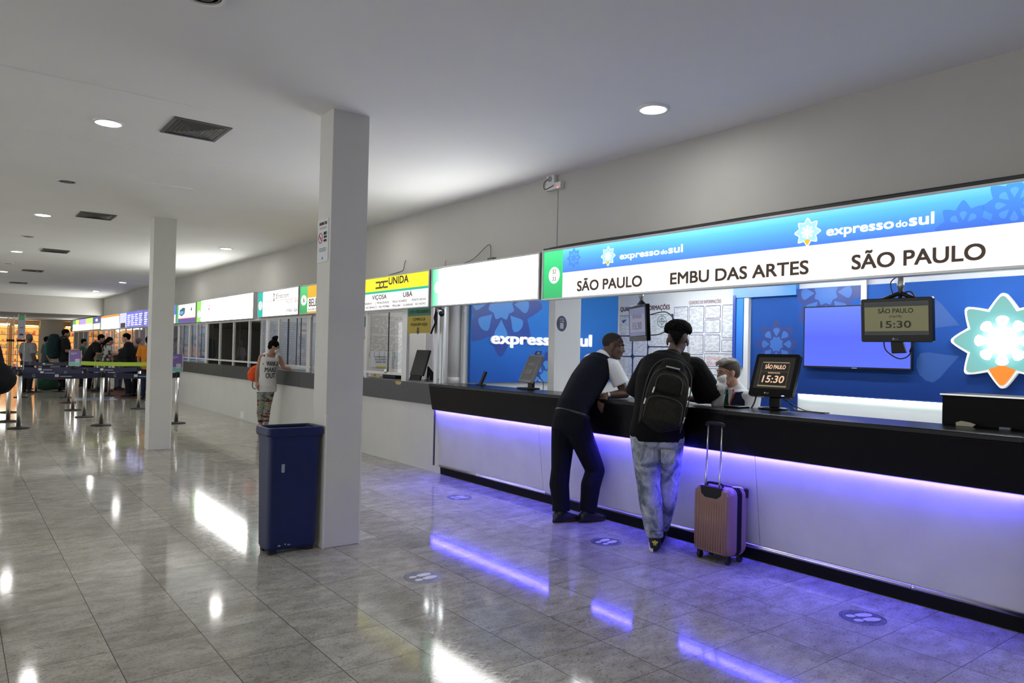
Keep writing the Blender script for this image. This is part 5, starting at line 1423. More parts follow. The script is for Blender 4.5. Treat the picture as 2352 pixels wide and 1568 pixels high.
# ------------------------------------------------------------------ clerk behind the counter
def clerk():
    J = joints((5.46, 3.90), radians(172), 1.70, world_=dict(
        pelvis=(5.60, 3.90, .62), waist=(5.585, 3.90, .78), chest=(5.54, 3.905, .98), neck=(5.50, 3.925, 1.25), head=(5.44, 3.955, 1.385),
        hipL=(5.58, 3.81, .57), hipR=(5.58, 3.99, .57), kneeL=(5.20, 3.80, .56), kneeR=(5.22, 4.02, .56), ankL=(5.26, 3.80, .09), ankR=(5.28, 4.02, .09),
        shL=(5.50, 3.735, 1.175), shR=(5.50, 4.10, 1.175), elL=(5.36, 3.66, .93), elR=(5.36, 4.16, .93), wrL=(5.26, 3.85, 1.0), wrR=(5.26, 4.03, 1.0)))
    hR = ortho((-.90, .42, -.10), (-.06, .02, 1))
    o = body('person', 'seated person in navy vest, white shirt and tie behind the counter, face turned left', J, hR, SK_LIGHT, .0062)
    s = J['s']; c = J['head']; head_details(c, hR, s, o, brow=H_BROWN)
    B = MB(); B.ell(c + hR @ V((-.020, 0, .046)), (.1, .0795, .088), hR, 20, 14); B.ell(c + hR @ V((-.055, 0, -.005)), (.058, .066, .06), hR, 16, 12); B.remesh('hair', H_BROWN, .006, o, 2)
    B = MB()
    for i in range(16):
        y = -.055 + .11 * (i / 15); B.limb([c + hR @ V((-.05, y, .112 - abs(y) * .35)), c + hR @ V((.02, y * 1.05, .122 - abs(y) * .35)), c + hR @ V((.070, y * .95, .104 - abs(y) * .3)), c + hR @ V((.086, y * .85 + .008, .088 - abs(y) * .3))], [.014, .018, .015, .008])
    B.remesh('swept_fringe', mat('hair_grey_brown', (.20, .17, .15), .5, bump=.5, bscale=260), .006, o, 2)
    top(J, o, 'shirt', M_shirtw, .013, 1.92, voxel=.0075)
    B = MB(); rr = dense(torso_rings(J, .021)); B.loft(rr[:-3], 26)
    for n in 'LR': B.limb([J['chest'].lerp(J['neck'], .58), J['chest'].lerp(J['neck'], .70).lerp(J['sh' + n], .66)], [.096 * s, .064 * s])
    vs_ = B.remesh('vest', cloth('clerk_vest', (.012, .018, .045), .2), .007, o, 4)
    fw = V((-.97, .12, 0)).normalized(); lf = V((-fw.y, fw.x, 0))
    B = MB(); n0 = J['neck']; ax = (J['head'] - J['neck']).normalized(); Lc = (J['shL'] - J['shR']).normalized(); Fd = Lc.cross(ax).normalized(); Lc = ax.cross(Fd)
    B.loft([(n0 - ax * .045, Lc, Fd, .094, .088), (n0 - ax * .0, Lc, Fd, .075, .073), (n0 + ax * .028, Lc, Fd, .064, .064)], 22); B.remesh('collar', M_shirtw, .006, o, 2)
    G = Frame(J['chest'].lerp(J['neck'], .9) + fw * .103, lf, (J['neck'] - J['chest']).normalized())
    if G.n.dot(fw) < 0: G = Frame(G.o, -G.u, G.v)
    sf = drape('shirt_front', M_shirtw, vs_, [(-.075, .0), (0, -.21), (.075, .0), (.05, .03), (-.05, .03)], G, o, .004, 4)
    drape('tie', cloth('green_tie', (.008, .045, .035), .15), vs_, [(-.020, .02), (-.012, -.02), (-.030, -.16), (0, -.20), (.030, -.16), (.012, -.02), (.020, .02)], G, o, .009, 4)
    for k in (-1, 1): drape('piping', mat('coral_piping', (.42, .07, .05), .7), vs_, [(.062 * k, .02), (.082 * k, .02), (.040 * k, -.12), (.032 * k, -.12)], G, o, .007, 3)
    trousers(J, o, 'trousers', M_navytr, .016, .97, .012)
    for n in 'LR': shoe(J, n, o, M_dshoe, M_dsole, .008)
    # stool
    t = thing('stool', 'black stool under the clerk behind the counter', 'stool', (5.62, 3.90, 0))
    MB().lathe((5.62, 3.90, .40), [(.17, 0), (.19, .02), (.19, .06), (.17, .075)], 24).build('seat', M_black, t); MB().lathe((5.62, 3.90, .03), [(.03, 0), (.03, .37)], 12).build('post', M_steel, t); MB().lathe((5.62, 3.90, 0), [(.2, 0), (.2, .02), (.05, .04)], 24).build('base', M_black, t)
clerk()

# ------------------------------------------------------------------ woman in the white top
def woman():
    J = joints((4.53, 13.20), radians(-82), 1.66, world_=dict(
        pelvis=(4.545, 13.22, .86), waist=(4.56, 13.215, 1.02), chest=(4.575, 13.20, 1.19), neck=(4.595, 13.175, 1.395), head=(4.64, 13.14, 1.525),
        hipL=(4.62, 13.21, .84), hipR=(4.475, 13.23, .84), kneeL=(4.565, 13.19, .45), kneeR=(4.455, 13.23, .45), ankL=(4.545, 13.19, .085), ankR=(4.47, 13.24, .085),
        shL=(4.735, 13.15, 1.33), shR=(4.445, 13.225, 1.335), elL=(4.81, 13.10, 1.16), wrL=(4.90, 13.03, 1.135), elR=(4.385, 13.26, 1.085), wrR=(4.365, 13.20, .88)))
    J['toeL'] = V((.35, -1, 0)); J['toeR'] = V((-.05, -1, 0))
    hR = ortho((.86, -.50, -.28), (.25, -.1, 1))
    o = body('person', 'person in white vest top and patterned leggings standing at the counter with a face mask', J, hR, SK_TAN, .0075, (((.9, -.3, -.6), (-.2, 0, -1), (.3, -.9, 0), .4), None), female=True, w=.92)
    s = J['s']; c = J['head']; head_details(c, hR, s, o, brow=H_BLACK)
    B = MB(); B.ell(c + hR @ V((-.020, 0, .040)), (.100, .082, .092), hR, 20, 14); B.ell(c + hR @ V((-.06, 0, -.01)), (.055, .06, .06), hR); B.ell(c + hR @ V((-.035, 0, .150)), (.052, .052, .048), hR); B.ell(c + hR @ V((-.02, .02, .185)), (.035, .035, .03), hR)
    B.remesh('hair', H_BLACK, .009, o, 2)
    B = MB(); B.ell(c + hR @ V((.056, 0, -.045)), (.050, .058, .056), hR, 18, 12); B.remesh('face_mask', mat('mask_white', (.68, .70, .72), .7), .006, o, 2)
    for k in (-1, 1): MB().tube([c + hR @ V((.07, .055 * k, -.02)), c + hR @ V((-.005, .085 * k, .012))], .003, 6).build('mask_loop', M_white, o)
    Mt = cloth('white_top', (.66, .66, .66), .04, 6, .3, 14)
    B = MB(); rr = dense(torso_rings(J, .022, hem=.16, w=.95, belly=.01)); rr = [(r[0], r[1], r[2], r[3] * (1.10 if i < 4 else 1.0), r[4] * (1.08 if i < 4 else 1)) for i, r in enumerate(rr)]; B.loft(rr[:19], 24)
    for k, n in ((1, 'L'), (-1, 'R')):
        q = J['neck'].lerp(J['sh' + n], .62)
        for fwd in (1, -1): B.limb([J['chest'].lerp(J['neck'], .30) + J['f'] * .085 * fwd + (J['sh' + n] - J['neck']) * .45, q + J['f'] * .05 * fwd + V((0, 0, .030)), q + V((0, 0, .043))], [.040, .028, .026])
    tp = B.remesh('vest_top', Mt, .0085, o, 4)
    fr = V((-.05, -1, 0)).normalized(); L = V((1, 0, 0))
    ink = mat('shirt_print', (.05, .055, .055), .7)
    b = MB()
    for body_, z, h, w, dx in (('WANNA', 1.185, .080, .20, .022), ('MAKE', 1.075, .080, .20, .0), ('OUT', .965, .088, .165, .0)):
        G = Frame(V((4.572 + dx, 13.082, z)), L, V((0, -.0, 1))); vs, fs = text2d(body_, .0)
        b.text(G, body_, 0, 0, h, 0, .01, w=w, align='C', bold=.004)
    pr = b.build('print', ink, tp)
    # lay the print on the cloth
    me = tp.data
    from mathutils.bvhtree import BVHTree
    bv = BVHTree.FromPolygons([v.co for v in me.vertices], [tuple(p.vertices) for p in me.polygons])
    for v in pr.data.vertices:
        hit = bv.ray_cast(V((v.co.x, 12.6, v.co.z)), V((0, 1, 0)), 2)
        front = v.co.y < 13.077
        if hit[0]: v.co.y = hit[0].y - (.005 if front else .0)
    m = cloth('patterned_leggings', (.3, .35, .35), 0); nt = m.node_tree; bs = nt.nodes['Principled BSDF']
    tc = nt.nodes.new('ShaderNodeTexCoord'); mp = nt.nodes.new('ShaderNodeMapping'); mp.inputs['Scale'].default_value = (5, 5, 15); mp.inputs['Rotation'].default_value = (0, .5, 0)
    nz = nt.nodes.new('ShaderNodeTexNoise'); nz.inputs['Scale'].default_value = 1.0; nz.inputs['Detail'].default_value = 3; nz.inputs['Distortion'].default_value = 1.2
    r = nt.nodes.new('ShaderNodeValToRGB'); r.color_ramp.interpolation = 'CONSTANT'; e = r.color_ramp.elements; e[0].position = 0; e[0].color = (.02, .015, .03, 1); e[1].position = .40; e[1].color = (.16, .04, .035, 1)
    for p, cc in ((.46, (.35, .22, .14)), (.50, (.16, .30, .27)), (.56, (.32, .38, .36)), (.60, (.12, .09, .10)), (.64, (.38, .34, .12))): k = e.new(p); k.color = (*cc, 1)
    nt.links.new(tc.outputs['Object'], mp.inputs[0]); nt.links.new(mp.outputs[0], nz.inputs['Vector']); nt.links.new(nz.outputs['Fac'], r.inputs[0]); nt.links.new(r.outputs[0], bs.inputs['Base Color'])
    trousers(J, o, 'leggings', m, .008, .72, .004, .0085)
    mr = cloth('maroon_shoe', (.13, .025, .035), .1)
    for n in 'LR': shoe(J, n, o, mr, M_wsole, .008)
    # the orange bag hanging at the hip
    t = thing('drawstring_bag', 'bright orange drawstring bag hanging behind the arm of the woman in the white top', 'bag', (4.36, 13.33, .95))
    B = MB(); q = V((4.365, 13.345, 1.02)); B.loft([(q + V((.01, 0, -.13)), V((1, 0, 0)), V((0, 1, 0)), .045, .04), (q + V((-.02, 0, -.09)), V((1, 0, 0)), V((0, 1, 0)), .095, .055), (q + V((-.01, 0, .02)), V((1, 0, 0)), V((0, 1, 0)), .12, .06), (q + V((.03, 0, .12)), V((1, 0, 0)), V((0, 1, 0)), .10, .05), (q + V((.06, 0, .17)), V((1, 0, 0)), V((0, 1, 0)), .05, .03)], 18)
    B.remesh('pouch', cloth('orange_nylon', (.85, .11, .03), .1, 12, .5, 24), .008, t, 3)
    MB().tube(curve_pts([q + V((.05, 0, .16)), V((4.43, 13.29, 1.25)), V((4.50, 13.25, 1.385)), V((4.475, 13.15, 1.36)), V((4.45, 13.13, 1.2))], 8), .009, 8).build('cord', M_cable, t)
    MB().tube(curve_pts([q + V((-.03, -.02, -.12)), q + V((-.04, -.03, -.22)), q + V((.01, -.05, -.26)), q + V((.045, -.08, -.20))], 8), .008, 8).build('loop', M_cable, t)
woman()

# ------------------------------------------------------------------ people queueing far away
def far_person(label, x, y, heading, h, skin_m, top_c, leg_c, over=None, hair=H_BLACK, sleeve=.85, hemdrop=None, hairstyle='short', topname='shirt', shoes=M_dshoe, look=None, topm=None, voxel=.014):
    hd = radians(heading); J = joints((x, y), hd, h, over); f = look or (cos(hd), sin(hd), -.1)
    hR = ortho(f, (0, 0, 1)); o = body('person', label, J, hR, skin_m, voxel, group='people queueing far away')
    c = J['head']; s = J['s']; B = MB(); B.ell(c + hR @ V((-.022, 0, .044)) * s, (.104 * s, .085 * s, .094 * s), hR); B.ell(c + hR @ V((-.055, 0, -.01)) * s, (.055 * s, .064 * s, .06 * s), hR)
    if hairstyle == 'tail': B.limb([c + hR @ V((-.09, 0, .02)), c + hR @ V((-.16, 0, -.08)), c + hR @ V((-.17, .0, -.22))], [.05, .05, .03])
    if hairstyle == 'long': B.limb([c + hR @ V((-.06, 0, .02)), c + hR @ V((-.08, 0, -.10)), c + hR @ V((-.09, .0, -.25))], [.08, .085, .06])
    B.remesh('hair', hair, .012, o, 2)
    top(J, o, topname, topm or cloth('cloth_' + label.split(' ')[2] + topname, top_c), .022, sleeve, hem=hemdrop, voxel=.013)
    trousers(J, o, 'trousers', cloth('legs_' + label.split(' ')[2], leg_c), .02, .97, .012, .013)
    for n in 'LR': shoe(J, n, o, shoes, M_dsole, .012)
    return J, o
phone_arms = dict(elL=(.02, .22, 1.13), wrL=(.24, .12, 1.2), elR=(.02, -.22, 1.13), wrR=(.24, -.12, 1.2), head=(.08, 0, 1.61))
def rowpos(px, y): p = ony(px, 900, y); return p.x
far_person('person in grey shirt and black trousers behind the tall signposts', rowpos(62, 26.0), 26.0, 40, 1.74, SK_BROWN, (.20, .20, .21), (.008, .008, .01), hair=mat('hair_grey', (.12, .11, .1), .7))
far_person('person in striped shirt standing beside the big dark backpack', rowpos(103, 29.0), 29.0, 10, 1.70, SK_TAN, (.05, .06, .05), (.02, .03, .02))
JQ, _ = far_person('person in black shirt with the huge dark teal backpack, waiting in the queue', rowpos(145, 27.0), 27.0, -12, 1.93, SK_TAN, (.012, .013, .013), (.01, .01, .012), over=dict(elL=(.08, .22, 1.14), wrL=(.28, .10, 1.15), elR=(.08, -.22, 1.14), wrR=(.28, -.10, 1.15)))
far_person('person in dark olive shirt leaning forward over a phone in the queue', rowpos(203, 26.4), 26.4, -18, 1.86, SK_TAN, (.012, .014, .012), (.008, .008, .01), over=dict(pelvis=(-.05, 0, .93), chest=(.10, 0, 1.26), neck=(.22, 0, 1.46), head=(.31, 0, 1.57), shL=(.17, .185, 1.40), shR=(.17, -.185, 1.40), elL=(.24, .22, 1.12), elR=(.24, -.22, 1.12), wrL=(.46, .10, 1.12), wrR=(.46, -.10, 1.12)))
far_person('person with dark hair half hidden behind the leaning phone user', rowpos(188, 29.5), 29.5, -10, 1.66, SK_TAN, (.05, .08, .06), (.01, .01, .01))
fl = mat('floral_cloth', (.3, .3, .28), .85)
nt = fl.node_tree; tc = nt.nodes.new('ShaderNodeTexCoord'); nz = nt.nodes.new('ShaderNodeTexNoise'); nz.inputs['Scale'].default_value = 9; nz.inputs['Detail'].default_value = 3; cr = nt.nodes.new('ShaderNodeValToRGB'); cr.color_ramp.elements[0].position = .47; cr.color_ramp.elements[0].color = (.03, .035, .03, 1); cr.color_ramp.elements[1].position = .53; cr.color_ramp.elements[1].color = (.42, .42, .38, 1)
nt.links.new(tc.outputs['Object'], nz.inputs['Vector']); nt.links.new(nz.outputs['Fac'], cr.inputs[0]); nt.links.new(cr.outputs[0], nt.nodes['Principled BSDF'].inputs['Base Color'])
far_person('person in black and white floral dress with a long ponytail', rowpos(243, 26.0), 26.0, 5, 1.74, SK_TAN, (.3, .3, .3), (.05, .05, .05), hairstyle='tail', hemdrop=.30, topname='floral_dress', topm=fl, over=phone_arms)
far_person('person in pale green patterned top beside the floral dress', rowpos(226, 27.2), 27.2, 0, 1.58, SK_TAN, (.20, .32, .22), (.2, .3, .22), hemdrop=.3, topname='green_top')
far_person('person with a grey hood bending low in the middle of the queue', rowpos(272, 27.0), 27.0, -35, 1.70, SK_LIGHT, (.055, .055, .05), (.14, .17, .23), over=dict(pelvis=(-.05, 0, .92), chest=(.06, 0, 1.22), neck=(.16, 0, 1.40), head=(.25, 0, 1.47), shL=(.12, .185, 1.33), shR=(.12, -.185, 1.33)), sleeve=1.9, hair=mat('grey_hood', (.12, .12, .11), .9), topname='hoodie')
far_person('person in black jacket wearing white earphones near the far column', rowpos(293, 23.4), 23.4, 165, 1.84, SK_LIGHT, (.008, .008, .011), (.01, .01, .014), sleeve=1.9, over=phone_arms, topname='jacket')
far_person('person in tan grey jacket seen from behind near the far column', rowpos(315, 23.6), 23.6, 40, 1.70, SK_LIGHT, (.085, .08, .065), (.02, .02, .03), sleeve=1.9, hemdrop=.14, topname='jacket', hair=mat('grey_cap', (.13, .12, .10), .8))
far_person('person in orange shirt partly hidden by the far column', rowpos(337, 22.3), 22.3, 60, 1.73, SK_TAN, (.60, .20, .02), (.015, .02, .05))
# the huge backpack and a green bag
def far_pack():
    q = JQ['chest'] - JQ['f'] * .30 + V((0, .0, .02)); t = thing('backpack', 'huge dark teal hiking backpack worn in the far queue', 'backpack', q - V((0, 0, .4)))
    B = MB(); l = V((-JQ['f'].y, JQ['f'].x, 0)); B.loft([(q + V((0, 0, z)), l, JQ['f'], a, b) for z, a, b in ((-.42, .12, .09), (-.36, .2, .16), (-.1, .23, .19), (.2, .22, .18), (.32, .17, .14), (.37, .08, .08))], 18); B.remesh('main_bag', cloth('teal_pack', (.012, .028, .032), .2), .014, t, 3)
    B = MB(); B.loft([(q - JQ['f'] * .16 + V((0, 0, z)), l, JQ['f'], a, .08) for z, a in ((-.3, .08), (-.2, .13), (0, .13), (.1, .06))], 14); B.remesh('front_pocket', cloth('teal_pocket', (.015, .09, .10), .2), .014, t, 3)
    for k in (-1, 1): MB().tube(curve_pts([q + l * .1 * k + V((0, 0, .2)) + JQ['f'] * .1, q + l * .13 * k + JQ['f'] * .3 + V((0, 0, .30)), q + l * .13 * k + JQ['f'] * .43 + V((0, 0, .05))]), .022, 8).build('strap', M_rubber, t)
    x = rowpos(110, 27.5); g = thing('duffel_bag', 'dark green holdall on the floor in the far queue', 'bag', (x, 27.5, 0))
    B = MB(); B.loft([(V((x + dx, 27.5, .19)), V((0, 1, 0)), V((0, 0, 1)), a, b) for dx, a, b in ((-.32, .08, .1), (-.28, .15, .18), (0, .17, .19), (.28, .15, .18), (.32, .08, .1))], 16); B.remesh('bag_body', cloth('green_bag', (.02, .06, .035), .2), .014, g, 3)
    MB().tube(curve_pts([V((x - .12, 27.36, .30)), V((x - .1, 27.4, .5)), V((x + .1, 27.4, .5)), V((x + .12, 27.36, .30))]), .014, 8).build('handle', M_rubber, g)
far_pack()
# the traveller at the left edge whose dark bag reaches into the picture
J, _ = far_person('person in dark clothes mostly outside the left edge, carrying a black bag', .12, 8.55, 100, 1.76, SK_BROWN, (.012, .012, .014), (.012, .012, .016), topname='coat')
def edge_bag():
    t = thing('shoulder_bag', 'black bulging bag cut off by the left edge of the picture', 'bag', (.33, 8.5, 1.0))
    B = MB(); ax = V((.75, -.1, -.55)).normalized(); l = V((0, 1, 0)); z = ax.cross(l).normalized(); q = V((.17, 8.42, 1.30))
    B.loft([(q + ax * d, l, z, a, b) for d, a, b in ((-.02, .07, .06), (.04, .13, .13), (.15, .16, .155), (.27, .15, .14), (.34, .11, .10), (.37, .05, .05))], 18)
    B.remesh('bag_body', cloth('black_bag_cloth', (.008, .008, .009), .3, 9, .4, 40), .01, t, 3)
    MB().tube(curve_pts([q + ax * .05 + z * .1, V((.12, 8.46, 1.50)), V((.06, 8.55, 1.56)), V((.02, 8.6, 1.3))]), .016, 8).build('strap', M_rubber, t)
    MB().fbox(Frame(q + ax * .14 - l * .165 + V((0, 0, .06)), V((1, 0, -.4)), V((.3, 0, 1))), -.05, .05, -.004, .004, -.01, .004).build('zip', M3Z, t)
M3Z = mat('dull_zip', (.08, .08, .08), .5)
edge_bag()
# ================================================================== things on and above the counters
M_scr_off = mat('screen_grey', (.10, .10, .12), .15)
def tilt_frame(o, yaw, tilt):
    """a screen whose front faces yaw (degrees from +x), leaning back by tilt"""
    n = V((cos(radians(yaw)), sin(radians(yaw)), 0)); u = V((-n.y, n.x, 0)); t = radians(tilt)
    return Frame(o, u, V((0, 0, cos(t))) - n * sin(t))
def led_text(name, col, s): return mat(name, (.05, .05, .05), .4, emit=col, estr=s)

def desk_monitor():
    o = V((5.145, 3.305, 1.385)); t = thing('desk_monitor', 'black desk monitor on the counter showing SÃO PAULO 15:30', 'monitor', (5.13, 3.30, 1.12))
    F = tilt_frame(o, 181, 20); w, h = .19, .178
    b = MB(); b.prism(F, rrect(-w, w, -h, h, .02), -.03, .012); b.fbox(F, -w * .75, w * .75, -h * .8, h * .75, -.055, -.028); b.build('casing', M_blackg, t, bevel=.004)
    MB().fbox(F, -w + .03, w - .03, -h + .065, h - .03, .0121, .0128).build('screen', mat('screen_dark', (.012, .011, .010), .12, emit=(.010, .008, .006), estr=1), t)
    x = MB(); x.text(F, 'SÃO PAULO', 0, .052, .032, .0128, .0006, w=.175, align='C', bold=.0018); x.text(F, '15:30', 0, -.062, .056, .0128, .0006, w=.185, align='C', bold=.002, shear=.1); x.text(F, 'PRÓXIMA PARTIDA', 0, .012, .011, .0128, .0006, w=.105, align='C')
    x.build('screen_text', led_text('led_peach', (.78, .50, .32), 1.0), t)
    k = MB(); k.fbox(F, -.115, .115, .100, .109, .0128, .0133); k.fbox(F, -.125, .125, -.098, -.086, .0128, .0133); k.fbox(F, -.12, .12, .0285, .0295, .0128, .0132)
    for s in (-1, 1): k.fbox(F, s * .12 - .0006, s * .12 + .0006, -.086, .1, .0128, .0132)
    k.build('screen_bars', led_text('led_olive', (.20, .17, .10), 1.0), t)
    MB().text(F, 'LG', -.03, -h + .022, .012, .0125, .0006, bold=.001).prism(F, disc(-.043, -h + .028, .0075, n=16), .0125, .0131).build('maker_mark', mat('mark_silver', (.35, .34, .33), .4), t)
    MB().ell(F.p(w - .075, -h + .012, .012), (.006, .014, .003), None, 10, 6).build('power_light', led_text('led_blue', (.2, .25, 1), 6), t)
    s = MB(); s.box((5.135, 3.255, 1.13), (5.165, 3.345, 1.30)); s.build('stand', M_black, t, bevel=.006)
    MB().lathe((5.13, 3.30, 1.12), [(.115, 0), (.118, .008), (.11, .016), (.03, .022)], 32).build('base', M_blackg, t)
    c = MB(); c.tube(curve_pts([F.p(.07, -h + .03, -.05), V((5.19, 3.18, 1.16)), V((5.13, 3.10, 1.127)), V((5.12, 2.99, 1.127)), V((5.10, 2.86, 1.127))]), .005, 7); c.tube(curve_pts([F.p(.03, -h + .03, -.05), V((5.20, 3.12, 1.14)), V((5.14, 2.98, 1.127)), V((5.13, 2.84, 1.127))]), .004, 7)
    c.tube(curve_pts([F.p(-.14, -h + .02, -.03), F.p(-.145, -h - .05, -.03), F.p(-.17, -h - .12, -.03)]), .006, 7)
    c.build('cables', M_cable, t)
desk_monitor()

def desk_monitor_far():
    o = V((5.10, 6.30, 1.345)); t = thing('desk_monitor', 'grey framed desk monitor seen almost edge on, beside the slim white pillar', 'monitor', (5.1, 6.31, 1.12))
    F = tilt_frame(o, 163, 24); w, h = .185, .165
    b = MB(); b.prism(F, rrect(-w, w, -h, h, .012), -.025, .012); b.build('frame', mat('grey_casing', (.20, .20, .21), .4), t, bevel=.003)
    MB().fbox(F, -w * .7, w * .7, -h * .8, h * .8, -.05, -.025).build('back', M_black, t, bevel=.004)
    MB().fbox(F, -w + .018, w - .018, -h + .03, h - .018, .0121, .0128).build('screen', mat('screen_dim', (.03, .03, .028), .15, emit=(.035, .034, .030), estr=1), t)
    MB().text(F, 'SÃO PAULO', 0, .04, .025, .0128, .0006, w=.17, align='C').text(F, '15:30', 0, -.06, .05, .0128, .0006, w=.17, align='C').build('screen_text', led_text('led_dim', (.10, .095, .08), 1), t)
    G = Frame(F.p(0, h, -.01), F.u, F.v); MB().fbox(G, -.09, .07, 0, .055, -.004, .004).build('card', M_navy, t)
    MB().fbox(G, -.03, .05, .02, .026, .004, .0046).fbox(G, -.03, .05, .034, .04, .004, .0046).build('card_print', M_sheet, t)
    MB().box((5.10, 6.27, 1.13), (5.14, 6.35, 1.26)).build('stand', M_black, t, bevel=.006)
    MB().box((5.0, 6.20, 1.12), (5.16, 6.42, 1.137)).build('base', M_black, t, bevel=.006)
    MB().tube(curve_pts([F.p(.10, -.05, -.05), V((5.14, 6.14, 1.22)), V((5.12, 6.10, 1.125))]), .004, 6).build('cable', M_cable, t)
desk_monitor_far()

def hanging(o, yaw, tilt, w, h, label, screen, texts, tcol, pole_xy, extra=None, bezel=M_blackg):
    t = thing('hanging_monitor', label, 'monitor', o)
    F = tilt_frame(o, yaw, tilt)
    b = MB(); b.prism(F, rrect(-w, w, -h, h, .012), -.028, .012); b.build('casing', bezel, t, bevel=.004)
    MB().fbox(F, -w * .6, w * .6, -h * .6, h * .7, -.05, -.028).build('back', M_black, t, bevel=.004)
    MB().fbox(F, -w + .026, w - .026, -h + .05, h - .026, .0121, .0128).build('screen', screen, t)
    x = MB()
    for body, a, z, hh, ww in texts: x.text(F, body, a, z, hh, .0136, .0006, w=ww, align='C', bold=hh * .06)
    x.build('screen_text', tcol, t)
    top_ = F.p(0, h, -.035)
    p = V((pole_xy[0], pole_xy[1], top_.z + .035))
    s = MB(); s.tube([p, V((p.x, p.y, 2.495))], .017, 14); s.lathe(V((p.x, p.y, p.z + .03)), [(.023, 0), (.023, .05)], 14); s.lathe(V((p.x, p.y, 2.47)), [(.045, 0), (.045, .03)], 16); s.build('pole', M_alu, t)
    k = MB(); k.tube([F.p(-w * .45, h - .01, -.03), p, F.p(w * .45, h - .01, -.03)], .016, 8); k.tube([p, F.p(0, 0, -.05)], .015, 8); k.build('bracket', M_black, t)
    if extra: extra(t, F, w, h)
    return t
def ex_right(t, F, w, h):
    m = MB(); m.prism(F, [(-.045, -h + .01), (.03, -h + .01), (.055, -h - .075), (-.04, -h - .08)], -.035, -.005); m.build('stand_stub', M_black, t, bevel=.006)
    c = MB(); c.tube(curve_pts([F.p(-.10, -h + .01, -.03), F.p(-.085, -h - .06, -.03), F.p(.0, -h - .115, -.03), F.p(.07, -h - .085, -.03), F.p(.095, -h + .01, -.03)]), .0045, 7); c.limb([F.p(.088, -h - .03, -.03), F.p(.075, -h - .065, -.03)], [.008, .008], 8)
    c.tube(curve_pts([F.p(.02, h + .16, -.05), F.p(-.045, h + .11, -.03), F.p(-.03, h + .02, -.03)]), .004, 7); c.tube(curve_pts([F.p(0, h + .02, -.04), F.p(.08, h + .04, -.03), F.p(.11, h - .0, -.03)]), .005, 7); c.build('cables', M_cable, t)
    k = MB(); k.fbox(F, -w + .027, w - .027, h - .058, h - .027, .0128, .0132); k.fbox(F, -w + .027, w - .027, -h + .051, -h + .075, .0128, .0132); k.build('screen_bands', mat('screen_band', (.04, .045, .05), .3), t)
    MB().text(F, 'LG', -.004, -h + .015, .013, .0125, .0006, bold=.001).prism(F, disc(-.016, -h + .0215, .008, n=16), .0125, .0131).build('maker_mark', bpy.data.materials['mark_silver'], t)
hanging(V((5.10, 2.355, 1.80)), 181, -4, .236, .150, 'black hanging monitor with an olive screen reading SÃO PAULO 15:30, before the television', mat('olive_screen', (.05, .05, .02), .25, emit=(.092, .088, .034), estr=1.0),
        [('SÃO PAULO', 0, .048, .030, .23), ('(TIETÊ)', 0, .018, .012, .08), ('15:30', 0, -.052, .045, .20)], led_text('screen_ink', (.014, .014, .008), 1), (5.135, 2.345), ex_right)
def ex_left(t, F, w, h):
    k = MB(); k.fbox(F, -w + .027, w - .027, h - .085, h - .027, .0128, .0132); k.fbox(F, -w + .027, w - .027, -h + .051, -h + .085, .0128, .0132); k.build('screen_bands', mat('screen_band_pale', (.10, .11, .18), .3, emit=(.10, .11, .19), estr=.9), t)
    MB().fbox(F, -w + .002, w - .002, -h + .002, -h + .045, .0121, .0127).build('lower_bezel', mat('grey_bezel', (.16, .16, .17), .4), t)
    MB().tube(curve_pts([F.p(.15, h * .4, -.05), F.p(.12, h * .55, -.22), F.p(.10, 0, -.30), F.p(.12, -h * .6, -.18), F.p(.1, -h * .7, -.05)]), .005, 7).build('cable', M_cable, t)
hanging(V((4.98, 4.60, 1.815)), 151, -3, .245, .165, 'grey hanging monitor turned sideways showing a pale 15:30, before the left information board', mat('pale_screen', (.12, .12, .18), .25, emit=(.15, .15, .205), estr=1.0),
        [('SÃO PAULO', 0, .045, .035, .26), ('15:30', 0, -.055, .06, .25)], led_text('screen_ink_violet', (.075, .075, .115), 1), (4.995, 4.585), ex_left)

